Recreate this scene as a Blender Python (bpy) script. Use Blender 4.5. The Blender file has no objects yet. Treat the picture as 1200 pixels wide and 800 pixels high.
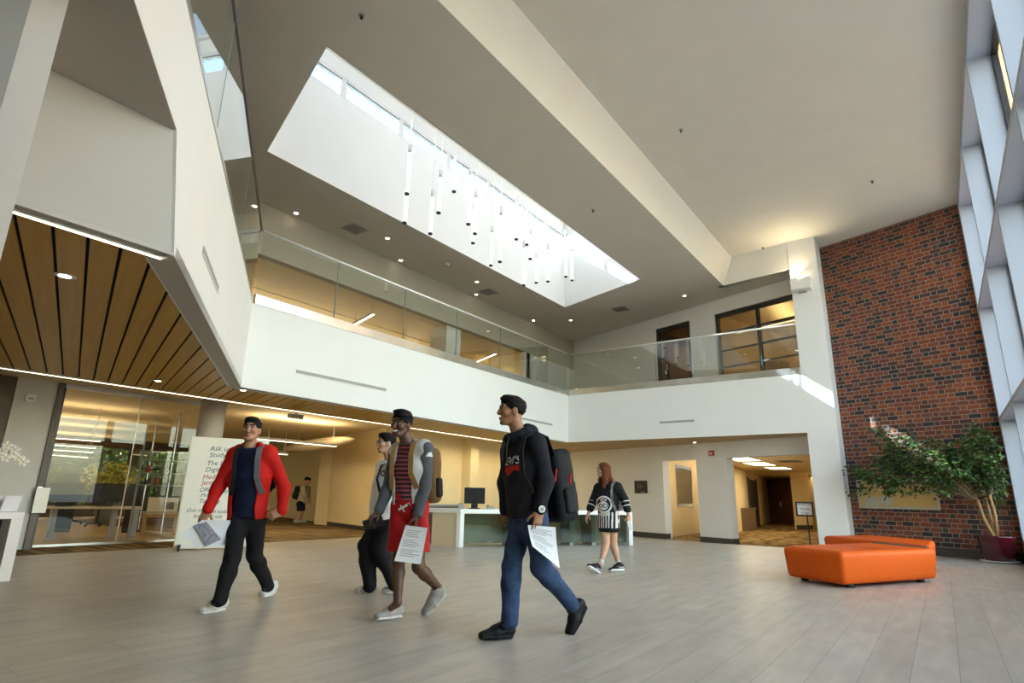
import bpy, bmesh, math, random
import numpy as np
from mathutils import Vector, Matrix
from mathutils.bvhtree import BVHTree
R = math.radians
rng = random.Random(7)
sc = bpy.context.scene
COL = sc.collection

# ------------------------------------------------------------------ camera geometry (measured from the photograph)
FPX, PITCH, ROLL, AZ, EYE = 683.857, R(14.8797), R(1.2155), R(-35.767), 1.0
def _rm():
    cp, sp = math.cos(PITCH), math.sin(PITCH)
    m = np.array([[1, 0, 0], [0, sp, -cp], [0, cp, sp]])
    c, s = math.cos(ROLL), math.sin(ROLL)
    m = np.array([[c, -s, 0], [s, c, 0], [0, 0, 1]]) @ m
    ca, sa = math.cos(AZ), math.sin(AZ)
    return m @ np.array([[ca, -sa, 0], [sa, ca, 0], [0, 0, 1]])
RM = _rm()
def ray(x, y):
    return RM.T @ np.array([(x - 600) / FPX, (y - 400) / FPX, 1.0])
def at(x, y, d):
    """point seen at pixel x, y that stands d metres (on plan) from the tripod"""
    r = ray(x, y)
    t = d / math.hypot(r[0], r[1])
    return np.array([0, 0, EYE]) + t * r
def atz(x, y, z=0.0):
    r = ray(x, y)
    return np.array([0, 0, EYE]) + (z - EYE) / r[2] * r
def onplane(x, y, q, n):
    r = ray(x, y); o = np.array([0, 0, EYE])
    return o + np.dot(np.array(q) - o, n) / np.dot(r, n) * r
def dirz(az):
    a = R(az); return np.array([math.sin(a), math.cos(a), 0.0])

# ------------------------------------------------------------------ materials
def mat(name, col, rough=0.6, metal=0.0, var=0.06, scale=8.0, bump=0.0, spec=0.5, emit=None, estr=0.0, coat=0.0):
    m = bpy.data.materials.new(name); m.use_nodes = True
    nt = m.node_tree; N = nt.nodes; L = nt.links
    b = N['Principled BSDF']
    b.inputs['Roughness'].default_value = rough
    b.inputs['Metallic'].default_value = metal
    b.inputs['Specular IOR Level'].default_value = spec
    b.inputs['Coat Weight'].default_value = coat
    tc = N.new('ShaderNodeTexCoord'); nz = N.new('ShaderNodeTexNoise')
    nz.inputs['Scale'].default_value = scale; nz.inputs['Detail'].default_value = 4
    L.new(tc.outputs['Object'], nz.inputs['Vector'])
    cr = N.new('ShaderNodeValToRGB')
    c = np.array(col[:3])
    cr.color_ramp.elements[0].position = 0.3; cr.color_ramp.elements[1].position = 0.7
    cr.color_ramp.elements[0].color = (*np.clip(c * (1 - var), 0, 1), 1)
    cr.color_ramp.elements[1].color = (*np.clip(c * (1 + var), 0, 1), 1)
    L.new(nz.outputs['Fac'], cr.inputs['Fac']); L.new(cr.outputs['Color'], b.inputs['Base Color'])
    if bump:
        bp = N.new('ShaderNodeBump'); bp.inputs['Strength'].default_value = bump; bp.inputs['Distance'].default_value = 0.01
        L.new(nz.outputs['Fac'], bp.inputs['Height']); L.new(bp.outputs['Normal'], b.inputs['Normal'])
    if emit is not None:
        b.inputs['Emission Color'].default_value = (*emit, 1); b.inputs['Emission Strength'].default_value = estr
    return m
def nodes(m): return m.node_tree.nodes, m.node_tree.links, m.node_tree.nodes['Principled BSDF']

def glass(name, tint=(0.93, 0.96, 0.94), refl=1.0):
    m = bpy.data.materials.new(name); m.use_nodes = True
    nt = m.node_tree; N = nt.nodes; L = nt.links; N.clear()
    o = N.new('ShaderNodeOutputMaterial'); mx = N.new('ShaderNodeMixShader')
    tr = N.new('ShaderNodeBsdfTransparent'); gl = N.new('ShaderNodeBsdfGlossy')
    tr.inputs['Color'].default_value = (*tint, 1); gl.inputs['Roughness'].default_value = 0.0
    gl.inputs['Color'].default_value = (0.95, 0.97, 0.96, 1)
    lw = N.new('ShaderNodeLayerWeight'); lw.inputs['Blend'].default_value = 0.5
    pw = N.new('ShaderNodeMath'); pw.operation = 'POWER'; pw.inputs[1].default_value = 5.0
    mu = N.new('ShaderNodeMath'); mu.operation = 'MULTIPLY_ADD'; mu.inputs[1].default_value = 0.9 * refl; mu.inputs[2].default_value = 0.042 * refl; mu.use_clamp = True
    L.new(lw.outputs['Facing'], pw.inputs[0]); L.new(pw.outputs[0], mu.inputs[0]); L.new(mu.outputs[0], mx.inputs['Fac'])
    L.new(tr.outputs[0], mx.inputs[1]); L.new(gl.outputs[0], mx.inputs[2]); L.new(mx.outputs[0], o.inputs['Surface'])
    return m

MT = {}
def P(name, *a, **k):
    MT[name] = mat(name, *a, **k); return MT[name]
P('white_paint', (0.80, 0.795, 0.775), 0.65, var=0.015, scale=2)
P('ceiling_paint', (0.66, 0.625, 0.545), 0.8, var=0.02, scale=2)
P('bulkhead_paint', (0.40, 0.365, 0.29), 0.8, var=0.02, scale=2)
P('step_paint', (0.74, 0.705, 0.63), 0.8, var=0.02, scale=2)
P('glass_edge', (0.20, 0.26, 0.22), 0.3)
P('rail_bright', (0.78, 0.77, 0.73), 0.32, metal=0.5)
P('ceiling_high', (0.74, 0.705, 0.63), 0.8, var=0.02, scale=2)
P('grey_paint', (0.62, 0.60, 0.56), 0.7, var=0.02, scale=2)
P('shaft_paint', (0.90, 0.90, 0.88), 0.7, var=0.01, scale=2)
P('warm_wall', (0.80, 0.68, 0.42), 0.7, var=0.03, scale=2)
P('yellow_wall', (0.84, 0.70, 0.40), 0.7, var=0.03, scale=2)
P('warm_ceiling', (0.82, 0.70, 0.46), 0.7, var=0.03, scale=2)
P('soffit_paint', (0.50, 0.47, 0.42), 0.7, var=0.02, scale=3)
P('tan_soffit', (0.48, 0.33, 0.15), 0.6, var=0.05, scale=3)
P('fin_sky_tint', (0.42, 0.455, 0.54), 0.5, var=0.01, scale=2)  # blue of the sky light outside is put into this colour
P('base_dark', (0.05, 0.048, 0.045), 0.55)
P('black', (0.012, 0.012, 0.013), 0.45)
P('black_frame', (0.02, 0.02, 0.02), 0.4)
P('steel', (0.62, 0.61, 0.57), 0.28, metal=1.0, var=0.08, scale=3)
P('alu', (0.55, 0.54, 0.50), 0.35, metal=1.0)
P('groove', (0.01, 0.008, 0.006), 0.9)
P('vent_grey', (0.36, 0.35, 0.33), 0.6)
P('vent_dark', (0.06, 0.06, 0.055), 0.7)
P('white_plastic', (0.82, 0.82, 0.80), 0.4, var=0.01)
P('board_white', (0.88, 0.85, 0.74), 0.35, var=0.01)
P('desk_white', (0.88, 0.88, 0.86), 0.3, var=0.01)
P('beige_panel', (0.74, 0.62, 0.42), 0.5, var=0.03)
P('orange', (0.66, 0.098, 0.003), 0.5, var=0.05, scale=14, bump=0.05, spec=0.2)
P('grey_brown', (0.16, 0.13, 0.11), 0.6)
P('door_brown', (0.23, 0.11, 0.045), 0.5, var=0.12, scale=3)
P('brown_counter', (0.16, 0.10, 0.055), 0.5, var=0.1)
P('red_plastic', (0.42, 0.03, 0.03), 0.4)
P('maroon', (0.075, 0.004, 0.010), 0.16, var=0.1, coat=0.25)
P('saucer', (0.75, 0.73, 0.68), 0.4)
P('soil', (0.05, 0.035, 0.022), 0.9, var=0.3, scale=60)
P('bark', (0.42, 0.27, 0.12), 0.75, var=0.3, scale=40, bump=0.3)
P('twig', (0.20, 0.15, 0.07), 0.8, var=0.3, scale=40)
P('cork', (0.60, 0.41, 0.15), 0.8, var=0.06, scale=30)
P('pale_frame', (0.48, 0.45, 0.36), 0.5)
P('paper', (0.84, 0.84, 0.86), 0.6, var=0.01)
P('ink', (0.10, 0.10, 0.13), 0.8)
P('ink_red', (0.45, 0.05, 0.04), 0.8)
P('grey_print', (0.30, 0.30, 0.36), 0.7, var=0.35, scale=40)
P('stool_wood', (0.45, 0.24, 0.08), 0.5, var=0.15, scale=10)
P('dark_wood', (0.10, 0.055, 0.025), 0.5, var=0.2, scale=5)
P('chair_fabric', (0.035, 0.03, 0.028), 0.7)
P('orchid', (0.92, 0.88, 0.78), 0.5, var=0.04)
P('orchid_centre', (0.75, 0.45, 0.10), 0.5)
P('green_stem', (0.10, 0.20, 0.05), 0.5, var=0.2)
P('smoke_shell', (0.75, 0.73, 0.68), 0.5)
P('trunk_ext', (0.12, 0.09, 0.06), 0.8, var=0.2)
P('tube_frost', (0.86, 0.87, 0.88), 0.35, var=0.01, emit=(1.0, 0.98, 0.95), estr=0.55)
P('tube_clear', (0.80, 0.82, 0.84), 0.2, var=0.01)
P('lamp_warm', (1, 0.9, 0.7), 0.5, emit=(1.0, 0.80, 0.48), estr=14.0)
P('lamp_strip', (1, 0.9, 0.7), 0.5, emit=(1.0, 0.84, 0.58), estr=5.0)
P('lamp_panel', (1, 0.95, 0.85), 0.5, emit=(1.0, 0.86, 0.62), estr=7.0)
P('lamp_dot', (1, 0.95, 0.85), 0.5, emit=(1.0, 0.85, 0.62), estr=20.0)
MT['glass_rail'] = glass('glass_rail', (0.93, 0.95, 0.93), 1.7)
MT['glass_clear'] = glass('glass_clear', (0.95, 0.96, 0.95), 1.0)
MT['glass_roof_added'] = glass('glass_roof_added', (0.46, 0.46, 0.46), 1.0)
MT['glass_dark'] = glass('glass_dark', (0.62, 0.60, 0.55), 1.4)
MT['glass_tint'] = glass('glass_tint', (0.55, 0.55, 0.50), 0.6)
MT['glass_sky'] = glass('glass_sky', (0.58, 0.66, 0.74), 1.0)
MT['glass_front'] = glass('glass_front', (0.95, 0.955, 0.94), 0.4)
MT['glass_desk'] = glass('glass_desk', (0.62, 0.68, 0.64), 1.0)

# ------------------------------------------------------------------ mesh builder
class MB:
    def __init__(s): s.v = []; s.f = []; s.mi = []
    def add(s, verts, faces, mi=0):
        o = len(s.v); s.v += [tuple(map(float, p)) for p in verts]
        s.f += [tuple(i + o for i in f) for f in faces]; s.mi += [mi] * len(faces); return s
    def box(s, x0, x1, y0, y1, z0, z1, mi=0):
        return s.prism([(x0, y0), (x1, y0), (x1, y1), (x0, y1)], z0, z1, mi)
    def prism(s, poly, z0, z1, mi=0):
        n = len(poly)
        a = sum(poly[i][0] * poly[(i + 1) % n][1] - poly[(i + 1) % n][0] * poly[i][1] for i in range(n))
        if a < 0: poly = poly[::-1]
        v = [(p[0], p[1], z0) for p in poly] + [(p[0], p[1], z1) for p in poly]
        f = [tuple(range(n))[::-1], tuple(range(n, 2 * n))] + [(i, (i + 1) % n, n + (i + 1) % n, n + i) for i in range(n)]
        return s.add(v, f, mi)
    def obox(s, c, ax, ay, az_, hx, hy, hz, mi=0):
        c = np.array(c, float); ax, ay, az_ = [np.array(a, float) / np.linalg.norm(a) for a in (ax, ay, az_)]
        v = [c + i * hx * ax + j * hy * ay + k * hz * az_ for k in (-1, 1) for (i, j) in ((-1, -1), (1, -1), (1, 1), (-1, 1))]
        f = [(3, 2, 1, 0), (4, 5, 6, 7), (0, 1, 5, 4), (1, 2, 6, 5), (2, 3, 7, 6), (3, 0, 4, 7)]
        return s.add(v, f, mi)
    def wallseg(s, a, b, z0, z1, t, mi=0):
        """upright slab from plan point a to b; thickness t lies to the left of a->b"""
        a = np.array(a[:2], float); b = np.array(b[:2], float); d = (b - a) / np.linalg.norm(b - a)
        n = np.array([-d[1], d[0]]) * t
        return s.prism([tuple(a), tuple(b), tuple(b + n), tuple(a + n)], z0, z1, mi)
    def tube(s, pts, rad, n=10, mi=0, cap=True):
        pts = [np.array(p, float) for p in pts]
        if not hasattr(rad, '__len__'): rad = [rad] * len(pts)
        rings = []; prev = None
        for i, p in enumerate(pts):
            t = pts[min(i + 1, len(pts) - 1)] - pts[max(i - 1, 0)]; t = t / (np.linalg.norm(t) + 1e-9)
            u = prev if prev is not None else (np.array([1.0, 0, 0]) if abs(t[0]) < 0.8 else np.array([0, 1.0, 0]))
            u = u - t * np.dot(u, t); u /= np.linalg.norm(u) + 1e-9; prev = u; w = np.cross(t, u)
            rings.append([p + rad[i] * (math.cos(2 * math.pi * k / n) * u + math.sin(2 * math.pi * k / n) * w) for k in range(n)])
        v = [q for r in rings for q in r]; f = []
        for i in range(len(pts) - 1):
            for k in range(n): f.append((i * n + k, i * n + (k + 1) % n, (i + 1) * n + (k + 1) % n, (i + 1) * n + k))
        if cap: f += [tuple(range(n))[::-1], tuple(range((len(pts) - 1) * n, len(pts) * n))]
        return s.add(v, f, mi)
    def lathe(s, prof, c=(0, 0, 0), n=24, mi=0):
        v = []; f = []
        for r, z in prof: v += [(c[0] + r * math.cos(2 * math.pi * k / n), c[1] + r * math.sin(2 * math.pi * k / n), c[2] + z) for k in range(n)]
        for i in range(len(prof) - 1):
            for k in range(n): f.append((i * n + k, i * n + (k + 1) % n, (i + 1) * n + (k + 1) % n, (i + 1) * n + k))
        f += [tuple(range(n))[::-1], tuple(range((len(prof) - 1) * n, len(prof) * n))]
        return s.add(v, f, mi)
    def ball(s, c, rx, ry=None, rz=None, n=14, m=9, mi=0):
        ry = ry or rx; rz = rz or rx
        v = [(c[0], c[1], c[2] - rz)]; f = []
        for i in range(1, m):
            a = math.pi * i / m
            v += [(c[0] + rx * math.sin(a) * math.cos(2 * math.pi * k / n), c[1] + ry * math.sin(a) * math.sin(2 * math.pi * k / n), c[2] - rz * math.cos(a)) for k in range(n)]
        v.append((c[0], c[1], c[2] + rz)); last = len(v) - 1
        for k in range(n):
            f.append((0, 1 + (k + 1) % n, 1 + k)); f.append((last, last - n + k, last - n + (k + 1) % n))
        for i in range(m - 2):
            for k in range(n): f.append((1 + i * n + k, 1 + i * n + (k + 1) % n, 1 + (i + 1) * n + (k + 1) % n, 1 + (i + 1) * n + k))
        return s.add(v, f, mi)
    def quad(s, a, b, c, d, mi=0): return s.add([a, b, c, d], [(0, 1, 2, 3)], mi)
    def build(s, name, mats, parent=None, smooth=False, bevel=0.0, bsegs=2):
        me = bpy.data.meshes.new(name); me.from_pydata(s.v, [], s.f)
        if not isinstance(mats, (list, tuple)): mats = [mats]
        for m in mats: me.materials.append(MT[m] if isinstance(m, str) else m)
        me.polygons.foreach_set('material_index', s.mi)
        if smooth: me.polygons.foreach_set('use_smooth', [True] * len(me.polygons))
        me.update()
        o = bpy.data.objects.new(name, me); COL.objects.link(o)
        if parent is not None:
            o.parent = parent
            o.matrix_parent_inverse = Matrix.Translation(-Vector(parent.location)) if parent.rotation_euler[2] == 0 else (Matrix.Translation(parent.location) @ parent.rotation_euler.to_matrix().to_4x4()).inverted()
        if bevel:
            md = o.modifiers.new('bevel', 'BEVEL'); md.width = bevel; md.segments = bsegs; md.limit_method = 'ANGLE'; md.angle_limit = R(35)
        return o
def thing(name, label, cat, loc, group=None, rz=0.0):
    o = bpy.data.objects.new(name, None); COL.objects.link(o); o.empty_display_size = 0.1
    o.location = tuple(map(float, loc)); o.rotation_euler = (0, 0, rz); o['label'] = label; o['category'] = cat
    if group: o['group'] = group
    return o
def tag(o, label, cat, group=None):
    o['label'] = label; o['category'] = cat
    if group: o['group'] = group
    return o
def struct(o, label=None):
    o['kind'] = 'structure'
    if label: o['label'] = label
    return o
ORD = ['first', 'second', 'third', 'fourth', 'fifth', 'sixth', 'seventh', 'eighth', 'ninth', 'tenth', 'eleventh', 'twelfth',
       'thirteenth', 'fourteenth', 'fifteenth', 'sixteenth', 'seventeenth', 'eighteenth', 'nineteenth', 'twentieth']
def text_mesh(body, size, extrude=0.0, align='LEFT', space=1.0):
    cu = bpy.data.curves.new('txt', 'FONT'); cu.body = body; cu.size = size; cu.extrude = extrude; cu.align_x = align; cu.space_character = space
    cu.resolution_u = 3
    o = bpy.data.objects.new('txt', cu); COL.objects.link(o)
    dg = bpy.context.evaluated_depsgraph_get(); dg.update()
    me = bpy.data.meshes.new_from_object(o.evaluated_get(dg))
    v = [tuple(p.co) for p in me.vertices]; f = [tuple(p.vertices) for p in me.polygons]
    bpy.data.objects.remove(o); bpy.data.curves.remove(cu); bpy.data.meshes.remove(me)
    return v, f
def words(v, f, gap):
    """split flat lettering into words wherever the gap along x is wide"""
    par = list(range(len(v)))
    def fd(i):
        while par[i] != i: par[i] = par[par[i]]; i = par[i]
        return i
    for q in f:
        for j in q[1:]: par[fd(j)] = fd(q[0])
    comp = {}
    for q in f: comp.setdefault(fd(q[0]), []).append(q)
    it = sorted(((min(v[i][0] for q in c for i in q), max(v[i][0] for q in c for i in q), c) for c in comp.values()), key=lambda t: t[0])
    out = []; end = None
    for a, b, c in it:
        if end is None or a - end > gap: out.append([]); end = b
        out[-1] += c; end = max(end, b)
    res = []
    for fs in out:
        ids = sorted({i for q in fs for i in q}); mp = {i: k for k, i in enumerate(ids)}
        res.append(([v[i] for i in ids], [tuple(mp[i] for i in q) for q in fs]))
    return res
def clip(poly, n, d):
    """keep the part of a convex plan polygon where n.p >= d"""
    out = []
    for i in range(len(poly)):
        a, b = np.array(poly[i]), np.array(poly[(i + 1) % len(poly)])
        da, db = np.dot(n, a) - d, np.dot(n, b) - d
        if da >= 0: out.append(tuple(a))
        if da * db < 0: out.append(tuple(a + (b - a) * da / (da - db)))
    return out
# ------------------------------------------------------------------ patterned surfaces
def tile_material():
    m = mat('floor_tile', (0.5, 0.5, 0.5), 0.38); N, L, b = nodes(m)
    tc = N.new('ShaderNodeTexCoord'); mp = N.new('ShaderNodeMapping'); mp.inputs['Rotation'].default_value = (0, 0, R(90)); mp.inputs['Location'].default_value = (0, 0.055, 0)
    L.new(tc.outputs['Object'], mp.inputs['Vector'])
    br = N.new('ShaderNodeTexBrick'); br.inputs['Scale'].default_value = 1.0; br.inputs['Brick Width'].default_value = 0.98; br.inputs['Row Height'].default_value = 0.245
    br.inputs['Mortar Size'].default_value = 0.0025; br.inputs['Mortar Smooth'].default_value = 0.2; br.offset = 0.37
    br.inputs['Color1'].default_value = (0.475, 0.44, 0.37, 1); br.inputs['Color2'].default_value = (0.535, 0.50, 0.425, 1); br.inputs['Mortar'].default_value = (0.27, 0.26, 0.24, 1)
    L.new(mp.outputs['Vector'], br.inputs['Vector'])
    mp2 = N.new('ShaderNodeMapping'); mp2.inputs['Scale'].default_value = (6, 1.2, 1); L.new(tc.outputs['Object'], mp2.inputs['Vector'])
    nz = N.new('ShaderNodeTexNoise'); nz.inputs['Scale'].default_value = 1.6; nz.inputs['Detail'].default_value = 6; L.new(mp2.outputs['Vector'], nz.inputs['Vector'])
    cr = N.new('ShaderNodeValToRGB'); cr.color_ramp.elements[0].position = 0.3; cr.color_ramp.elements[0].color = (0.82, 0.82, 0.82, 1)
    cr.color_ramp.elements[1].position = 0.75; cr.color_ramp.elements[1].color = (1.08, 1.08, 1.08, 1); L.new(nz.outputs['Fac'], cr.inputs['Fac'])
    mx = N.new('ShaderNodeMixRGB'); mx.blend_type = 'MULTIPLY'; mx.inputs['Fac'].default_value = 1
    L.new(br.outputs['Color'], mx.inputs['Color1']); L.new(cr.outputs['Color'], mx.inputs['Color2']); L.new(mx.outputs['Color'], b.inputs['Base Color'])
    MT['floor_tile'] = m
def carpet_material(name, c1, c2, sx, sy):
    m = mat(name, c1, 0.95, spec=0.1); N, L, b = nodes(m)
    tc = N.new('ShaderNodeTexCoord'); mp = N.new('ShaderNodeMapping'); mp.inputs['Scale'].default_value = (sx, sy, 1); L.new(tc.outputs['Object'], mp.inputs['Vector'])
    nz = N.new('ShaderNodeTexNoise'); nz.inputs['Scale'].default_value = 1.0; nz.inputs['Detail'].default_value = 3; L.new(mp.outputs['Vector'], nz.inputs['Vector'])
    cr = N.new('ShaderNodeValToRGB'); cr.color_ramp.elements[0].position = 0.42; cr.color_ramp.elements[0].color = (*c1, 1)
    cr.color_ramp.elements[1].position = 0.58; cr.color_ramp.elements[1].color = (*c2, 1)
    L.new(nz.outputs['Fac'], cr.inputs['Fac']); L.new(cr.outputs['Color'], b.inputs['Base Color']); MT[name] = m
def brick_material():
    m = mat('brick', (0.3, 0.1, 0.05), 0.8); N, L, b = nodes(m)
    tc = N.new('ShaderNodeTexCoord'); sp = N.new('ShaderNodeSeparateXYZ'); L.new(tc.outputs['Object'], sp.inputs[0])
    def mth(op, a, b_=None, c=None):                     # Flemish bond: long and short bricks alternate in every course
        n = N.new('ShaderNodeMath'); n.operation = op
        for k, v in enumerate((a, b_, c)):
            if v is None: continue
            if isinstance(v, (int, float)): n.inputs[k].default_value = v
            else: L.new(v, n.inputs[k])
        return n.outputs[0]
    HC, PD, SP, MO = 0.094, 0.335, 0.66, 0.0056
    v_ = mth('DIVIDE', sp.outputs['Z'], HC); row = mth('FLOOR', v_); fv = mth('FRACT', v_)
    u_ = mth('ADD', mth('DIVIDE', sp.outputs['X'], PD), mth('MULTIPLY', row, 0.5)); col = mth('FLOOR', u_); fu_ = mth('FRACT', u_)
    hd = mth('GREATER_THAN', fu_, SP); cid = mth('MULTIPLY_ADD', col, 2.0, hd)
    cb = N.new('ShaderNodeCombineXYZ'); L.new(cid, cb.inputs['X']); L.new(row, cb.inputs['Y'])
    wn = N.new('ShaderNodeTexWhiteNoise'); wn.noise_dimensions = '2D'; L.new(cb.outputs[0], wn.inputs['Vector'])
    du = mth('MULTIPLY', mth('MINIMUM', mth('MINIMUM', fu_, mth('SUBTRACT', 1.0, fu_)), mth('ABSOLUTE', mth('SUBTRACT', fu_, SP))), PD)
    dv = mth('MULTIPLY', mth('MINIMUM', fv, mth('SUBTRACT', 1.0, fv)), HC)
    mo = mth('LESS_THAN', mth('MINIMUM', du, dv), MO)
    cr = N.new('ShaderNodeValToRGB'); e = cr.color_ramp.elements; cr.color_ramp.interpolation = 'CONSTANT'
    stops = [(0.0, (0.030, 0.024, 0.026)), (0.13, (0.085, 0.028, 0.020)), (0.30, (0.20, 0.048, 0.020)), (0.50, (0.145, 0.036, 0.020)), (0.66, (0.245, 0.068, 0.022)), (0.84, (0.17, 0.050, 0.030)), (0.93, (0.060, 0.032, 0.028))]
    e[0].position = 0.0; e[0].color = (*stops[0][1], 1); e[1].position = stops[1][0]; e[1].color = (*stops[1][1], 1)
    for p_, c_ in stops[2:]:
        q = e.new(p_); q.color = (*c_, 1)
    L.new(wn.outputs['Value'], cr.inputs['Fac'])
    nz = N.new('ShaderNodeTexNoise'); nz.inputs['Scale'].default_value = 30; nz.inputs['Detail'].default_value = 4; L.new(tc.outputs['Object'], nz.inputs['Vector'])
    mu = N.new('ShaderNodeMixRGB'); mu.blend_type = 'OVERLAY'; mu.inputs['Fac'].default_value = 0.35; L.new(cr.outputs['Color'], mu.inputs['Color1']); L.new(nz.outputs['Fac'], mu.inputs['Color2'])
    mx = N.new('ShaderNodeMixRGB'); mx.inputs['Color2'].default_value = (0.34, 0.29, 0.245, 1)
    L.new(mo, mx.inputs['Fac']); L.new(mu.outputs['Color'], mx.inputs['Color1']); L.new(mx.outputs['Color'], b.inputs['Base Color'])
    bp = N.new('ShaderNodeBump'); bp.invert = True; bp.inputs['Strength'].default_value = 0.6; bp.inputs['Distance'].default_value = 0.008
    L.new(mo, bp.inputs['Height']); L.new(bp.outputs['Normal'], b.inputs['Normal']); MT['brick'] = m
def wood_material(name, c1, c2, az, rough=0.42):
    m = mat(name, c1, rough); N, L, b = nodes(m)
    tc = N.new('ShaderNodeTexCoord'); mp = N.new('ShaderNodeMapping'); mp.inputs['Rotation'].default_value = (0, 0, R(az)); L.new(tc.outputs['Object'], mp.inputs['Vector'])
    m2 = N.new('ShaderNodeMapping'); m2.inputs['Scale'].default_value = (30, 1.0, 30); L.new(mp.outputs['Vector'], m2.inputs['Vector'])
    nz = N.new('ShaderNodeTexNoise'); nz.inputs['Scale'].default_value = 1.0; nz.inputs['Detail'].default_value = 6; L.new(m2.outputs['Vector'], nz.inputs['Vector'])
    cr = N.new('ShaderNodeValToRGB'); cr.color_ramp.elements[0].position = 0.3; cr.color_ramp.elements[0].color = (*c1, 1)
    cr.color_ramp.elements[1].position = 0.7; cr.color_ramp.elements[1].color = (*c2, 1)
    L.new(nz.outputs['Fac'], cr.inputs['Fac']); L.new(cr.outputs['Color'], b.inputs['Base Color']); MT[name] = m
tile_material(); brick_material()
carpet_material('carpet_library', (0.10, 0.065, 0.030), (0.27, 0.19, 0.09), 0.9, 7.0)
carpet_material('carpet_hall', (0.085, 0.048, 0.016), (0.33, 0.22, 0.085), 3.2, 3.6)
wood_material('wood_plank', (0.47, 0.255, 0.034), (0.58, 0.33, 0.055), -72.3)
wood_material('floor_wood', (0.42, 0.30, 0.14), (0.52, 0.39, 0.20), 0)

# ------------------------------------------------------------------ key plan lines
BD = dirz(-71.7)                       # brick wall, back walls, planks
FD = -dirz(-55.3)                      # near bridge parapet, heading towards the tripod
FN = np.array([FD[1], -FD[0], 0])      # into the bridge
C1 = np.array([-8.73, 4.87, 0.0])
ZB, ZT = 2.575, 3.96                   # parapet bottom, top
ZL, ZH = 6.63, 7.36                    # lower, higher ceiling
W0 = np.array([-2.43, 15.75, 0.0])
def wp(s, off=0.0, z=0.0):             # a point of the back wall line, off metres behind it
    n = np.array([0.314, 0.949, 0.0])
    return W0 + BD * s + n * off + np.array([0, 0, z])
NB = np.array([0.949 * 0 + 0.314, 0.949, 0.0])

# ------------------------------------------------------------------ floors
struct(MB().prism([(-11.3, -6), (1.45, -6), (1.45, 14.95), (1.2, 15.2), (-11.3, 15.2)], -0.1, 0.0).build('floor', 'floor_tile'))
struct(MB().prism([(-11.3, 15.2), (1.2, 15.2), (-1.5, 16.1), tuple(wp(-0.1, 0.05)[:2]), tuple(wp(10.5, 0.05)[:2]), (-11.3, 19)], -0.2, -0.1).build('floor_lower', 'floor_tile'))
struct(MB().box(-27, -11.3, -3, 21, -0.1, 0.0).build('floor_library', 'carpet_library'))
struct(MB().box(-26.9, -13.0, -2.5, 7.2, 0.0, 0.006).build('floor_study', 'floor_wood'))
struct(MB().prism([tuple(wp(-0.05, 0.05)[:2]), tuple(wp(8, 0.05)[:2]), (-14, 40), (-.5, 40), (1.6, 17.8)], -0.2, -0.1).build('floor_hall', 'carpet_hall'))

# ------------------------------------------------------------------ ceilings
def holed(outer, hole, z, name, m):
    bm = bmesh.new()
    es = []
    for lp in (outer, hole):
        vs = [bm.verts.new((p[0], p[1], z)) for p in lp]
        es += [bm.edges.new((vs[i], vs[(i + 1) % len(vs)])) for i in range(len(vs))]
    bmesh.ops.triangle_fill(bm, use_beauty=True, use_dissolve=False, edges=es)
    bmesh.ops.recalc_face_normals(bm, faces=bm.faces)
    me = bpy.data.meshes.new(name); bm.to_mesh(me); bm.free(); me.materials.append(MT[m])
    o = bpy.data.objects.new(name, me); COL.objects.link(o); return o
SKN = [(-5.77, 3.73), (-5.75, 13.72)]; SKF = [(-8.63, 4.69), (-8.63, 14.72)]
hole = [SKN[0], SKF[0], SKF[1], SKN[1]]
lc = holed([(-10.45, -6), (-4.06, -6), (-4.06, 15.42), (-2.30, 15.12), (-2.2, 15.9), tuple(wp(9.0, .1)[:2]), (-10.45, 18.7)], hole, ZL, 'ceiling_low', 'ceiling_paint')
struct(lc)
struct(MB().prism([(-3.80, -6), (1.5, -6), (1.5, 15.2), (-1.6, 16.2), (-3.80, 15.6)], ZH, ZH + 0.15).build('ceiling_high', 'ceiling_high'))
b = MB()   # sloped face of the step between the two ceilings
b.add([(-4.06, -6, ZL), (-4.06, 15.42, ZL), (-3.73, 15.36, ZH + .1), (-3.73, -6, ZH + .1), (-4.2, -6, ZL + .02), (-4.2, 15.42, ZL + .02), (-4.2, 15.36, ZH + .3), (-4.2, -6, ZH + .3)],
      [(0, 1, 2, 3), (5, 4, 7, 6), (0, 4, 5, 1), (3, 2, 6, 7), (1, 5, 6, 2), (0, 3, 7, 4)])
struct(b.build('ceiling_step', 'step_paint'))

# skylight monitor above the lower ceiling: white shaft, clerestory windows high on its far side, unseen glazed roof added to brighten the shaft
ZS, ZW, ZR = 8.58, 9.04, 9.42
def wall_pts(a, b_, z0, z1, t, name, m): return struct(MB().wallseg(a, b_, z0, z1, t).build(name, m))
wall_pts(SKF[1], SKF[0], ZL + .0006, ZS, -0.15, 'wall_shaft_far', 'shaft_paint')
wall_pts(SKN[0], SKN[1], ZL + .0006, ZR, -0.15, 'wall_shaft_near', 'shaft_paint')
wall_pts(SKF[0], SKN[0], ZL + .0006, ZR, -0.15, 'wall_shaft_left', 'shaft_paint')
wall_pts(SKN[1], SKF[1], ZL + .0006, ZR, -0.15, 'wall_shaft_right', 'shaft_paint')
struct(MB().box(-8.75, -8.63, 4.69, 14.72, ZW, ZR).build('trim_1', 'white_plastic'))
struct(MB().box(-8.68, -8.56, 4.69, 14.72, ZR - .05, ZR + .05).build('trim_2', 'white_plastic'))
MUL = [4.69, 6.07, 7.64, 9.2, 10.77, 12.34, 13.6, 14.72]
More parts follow.
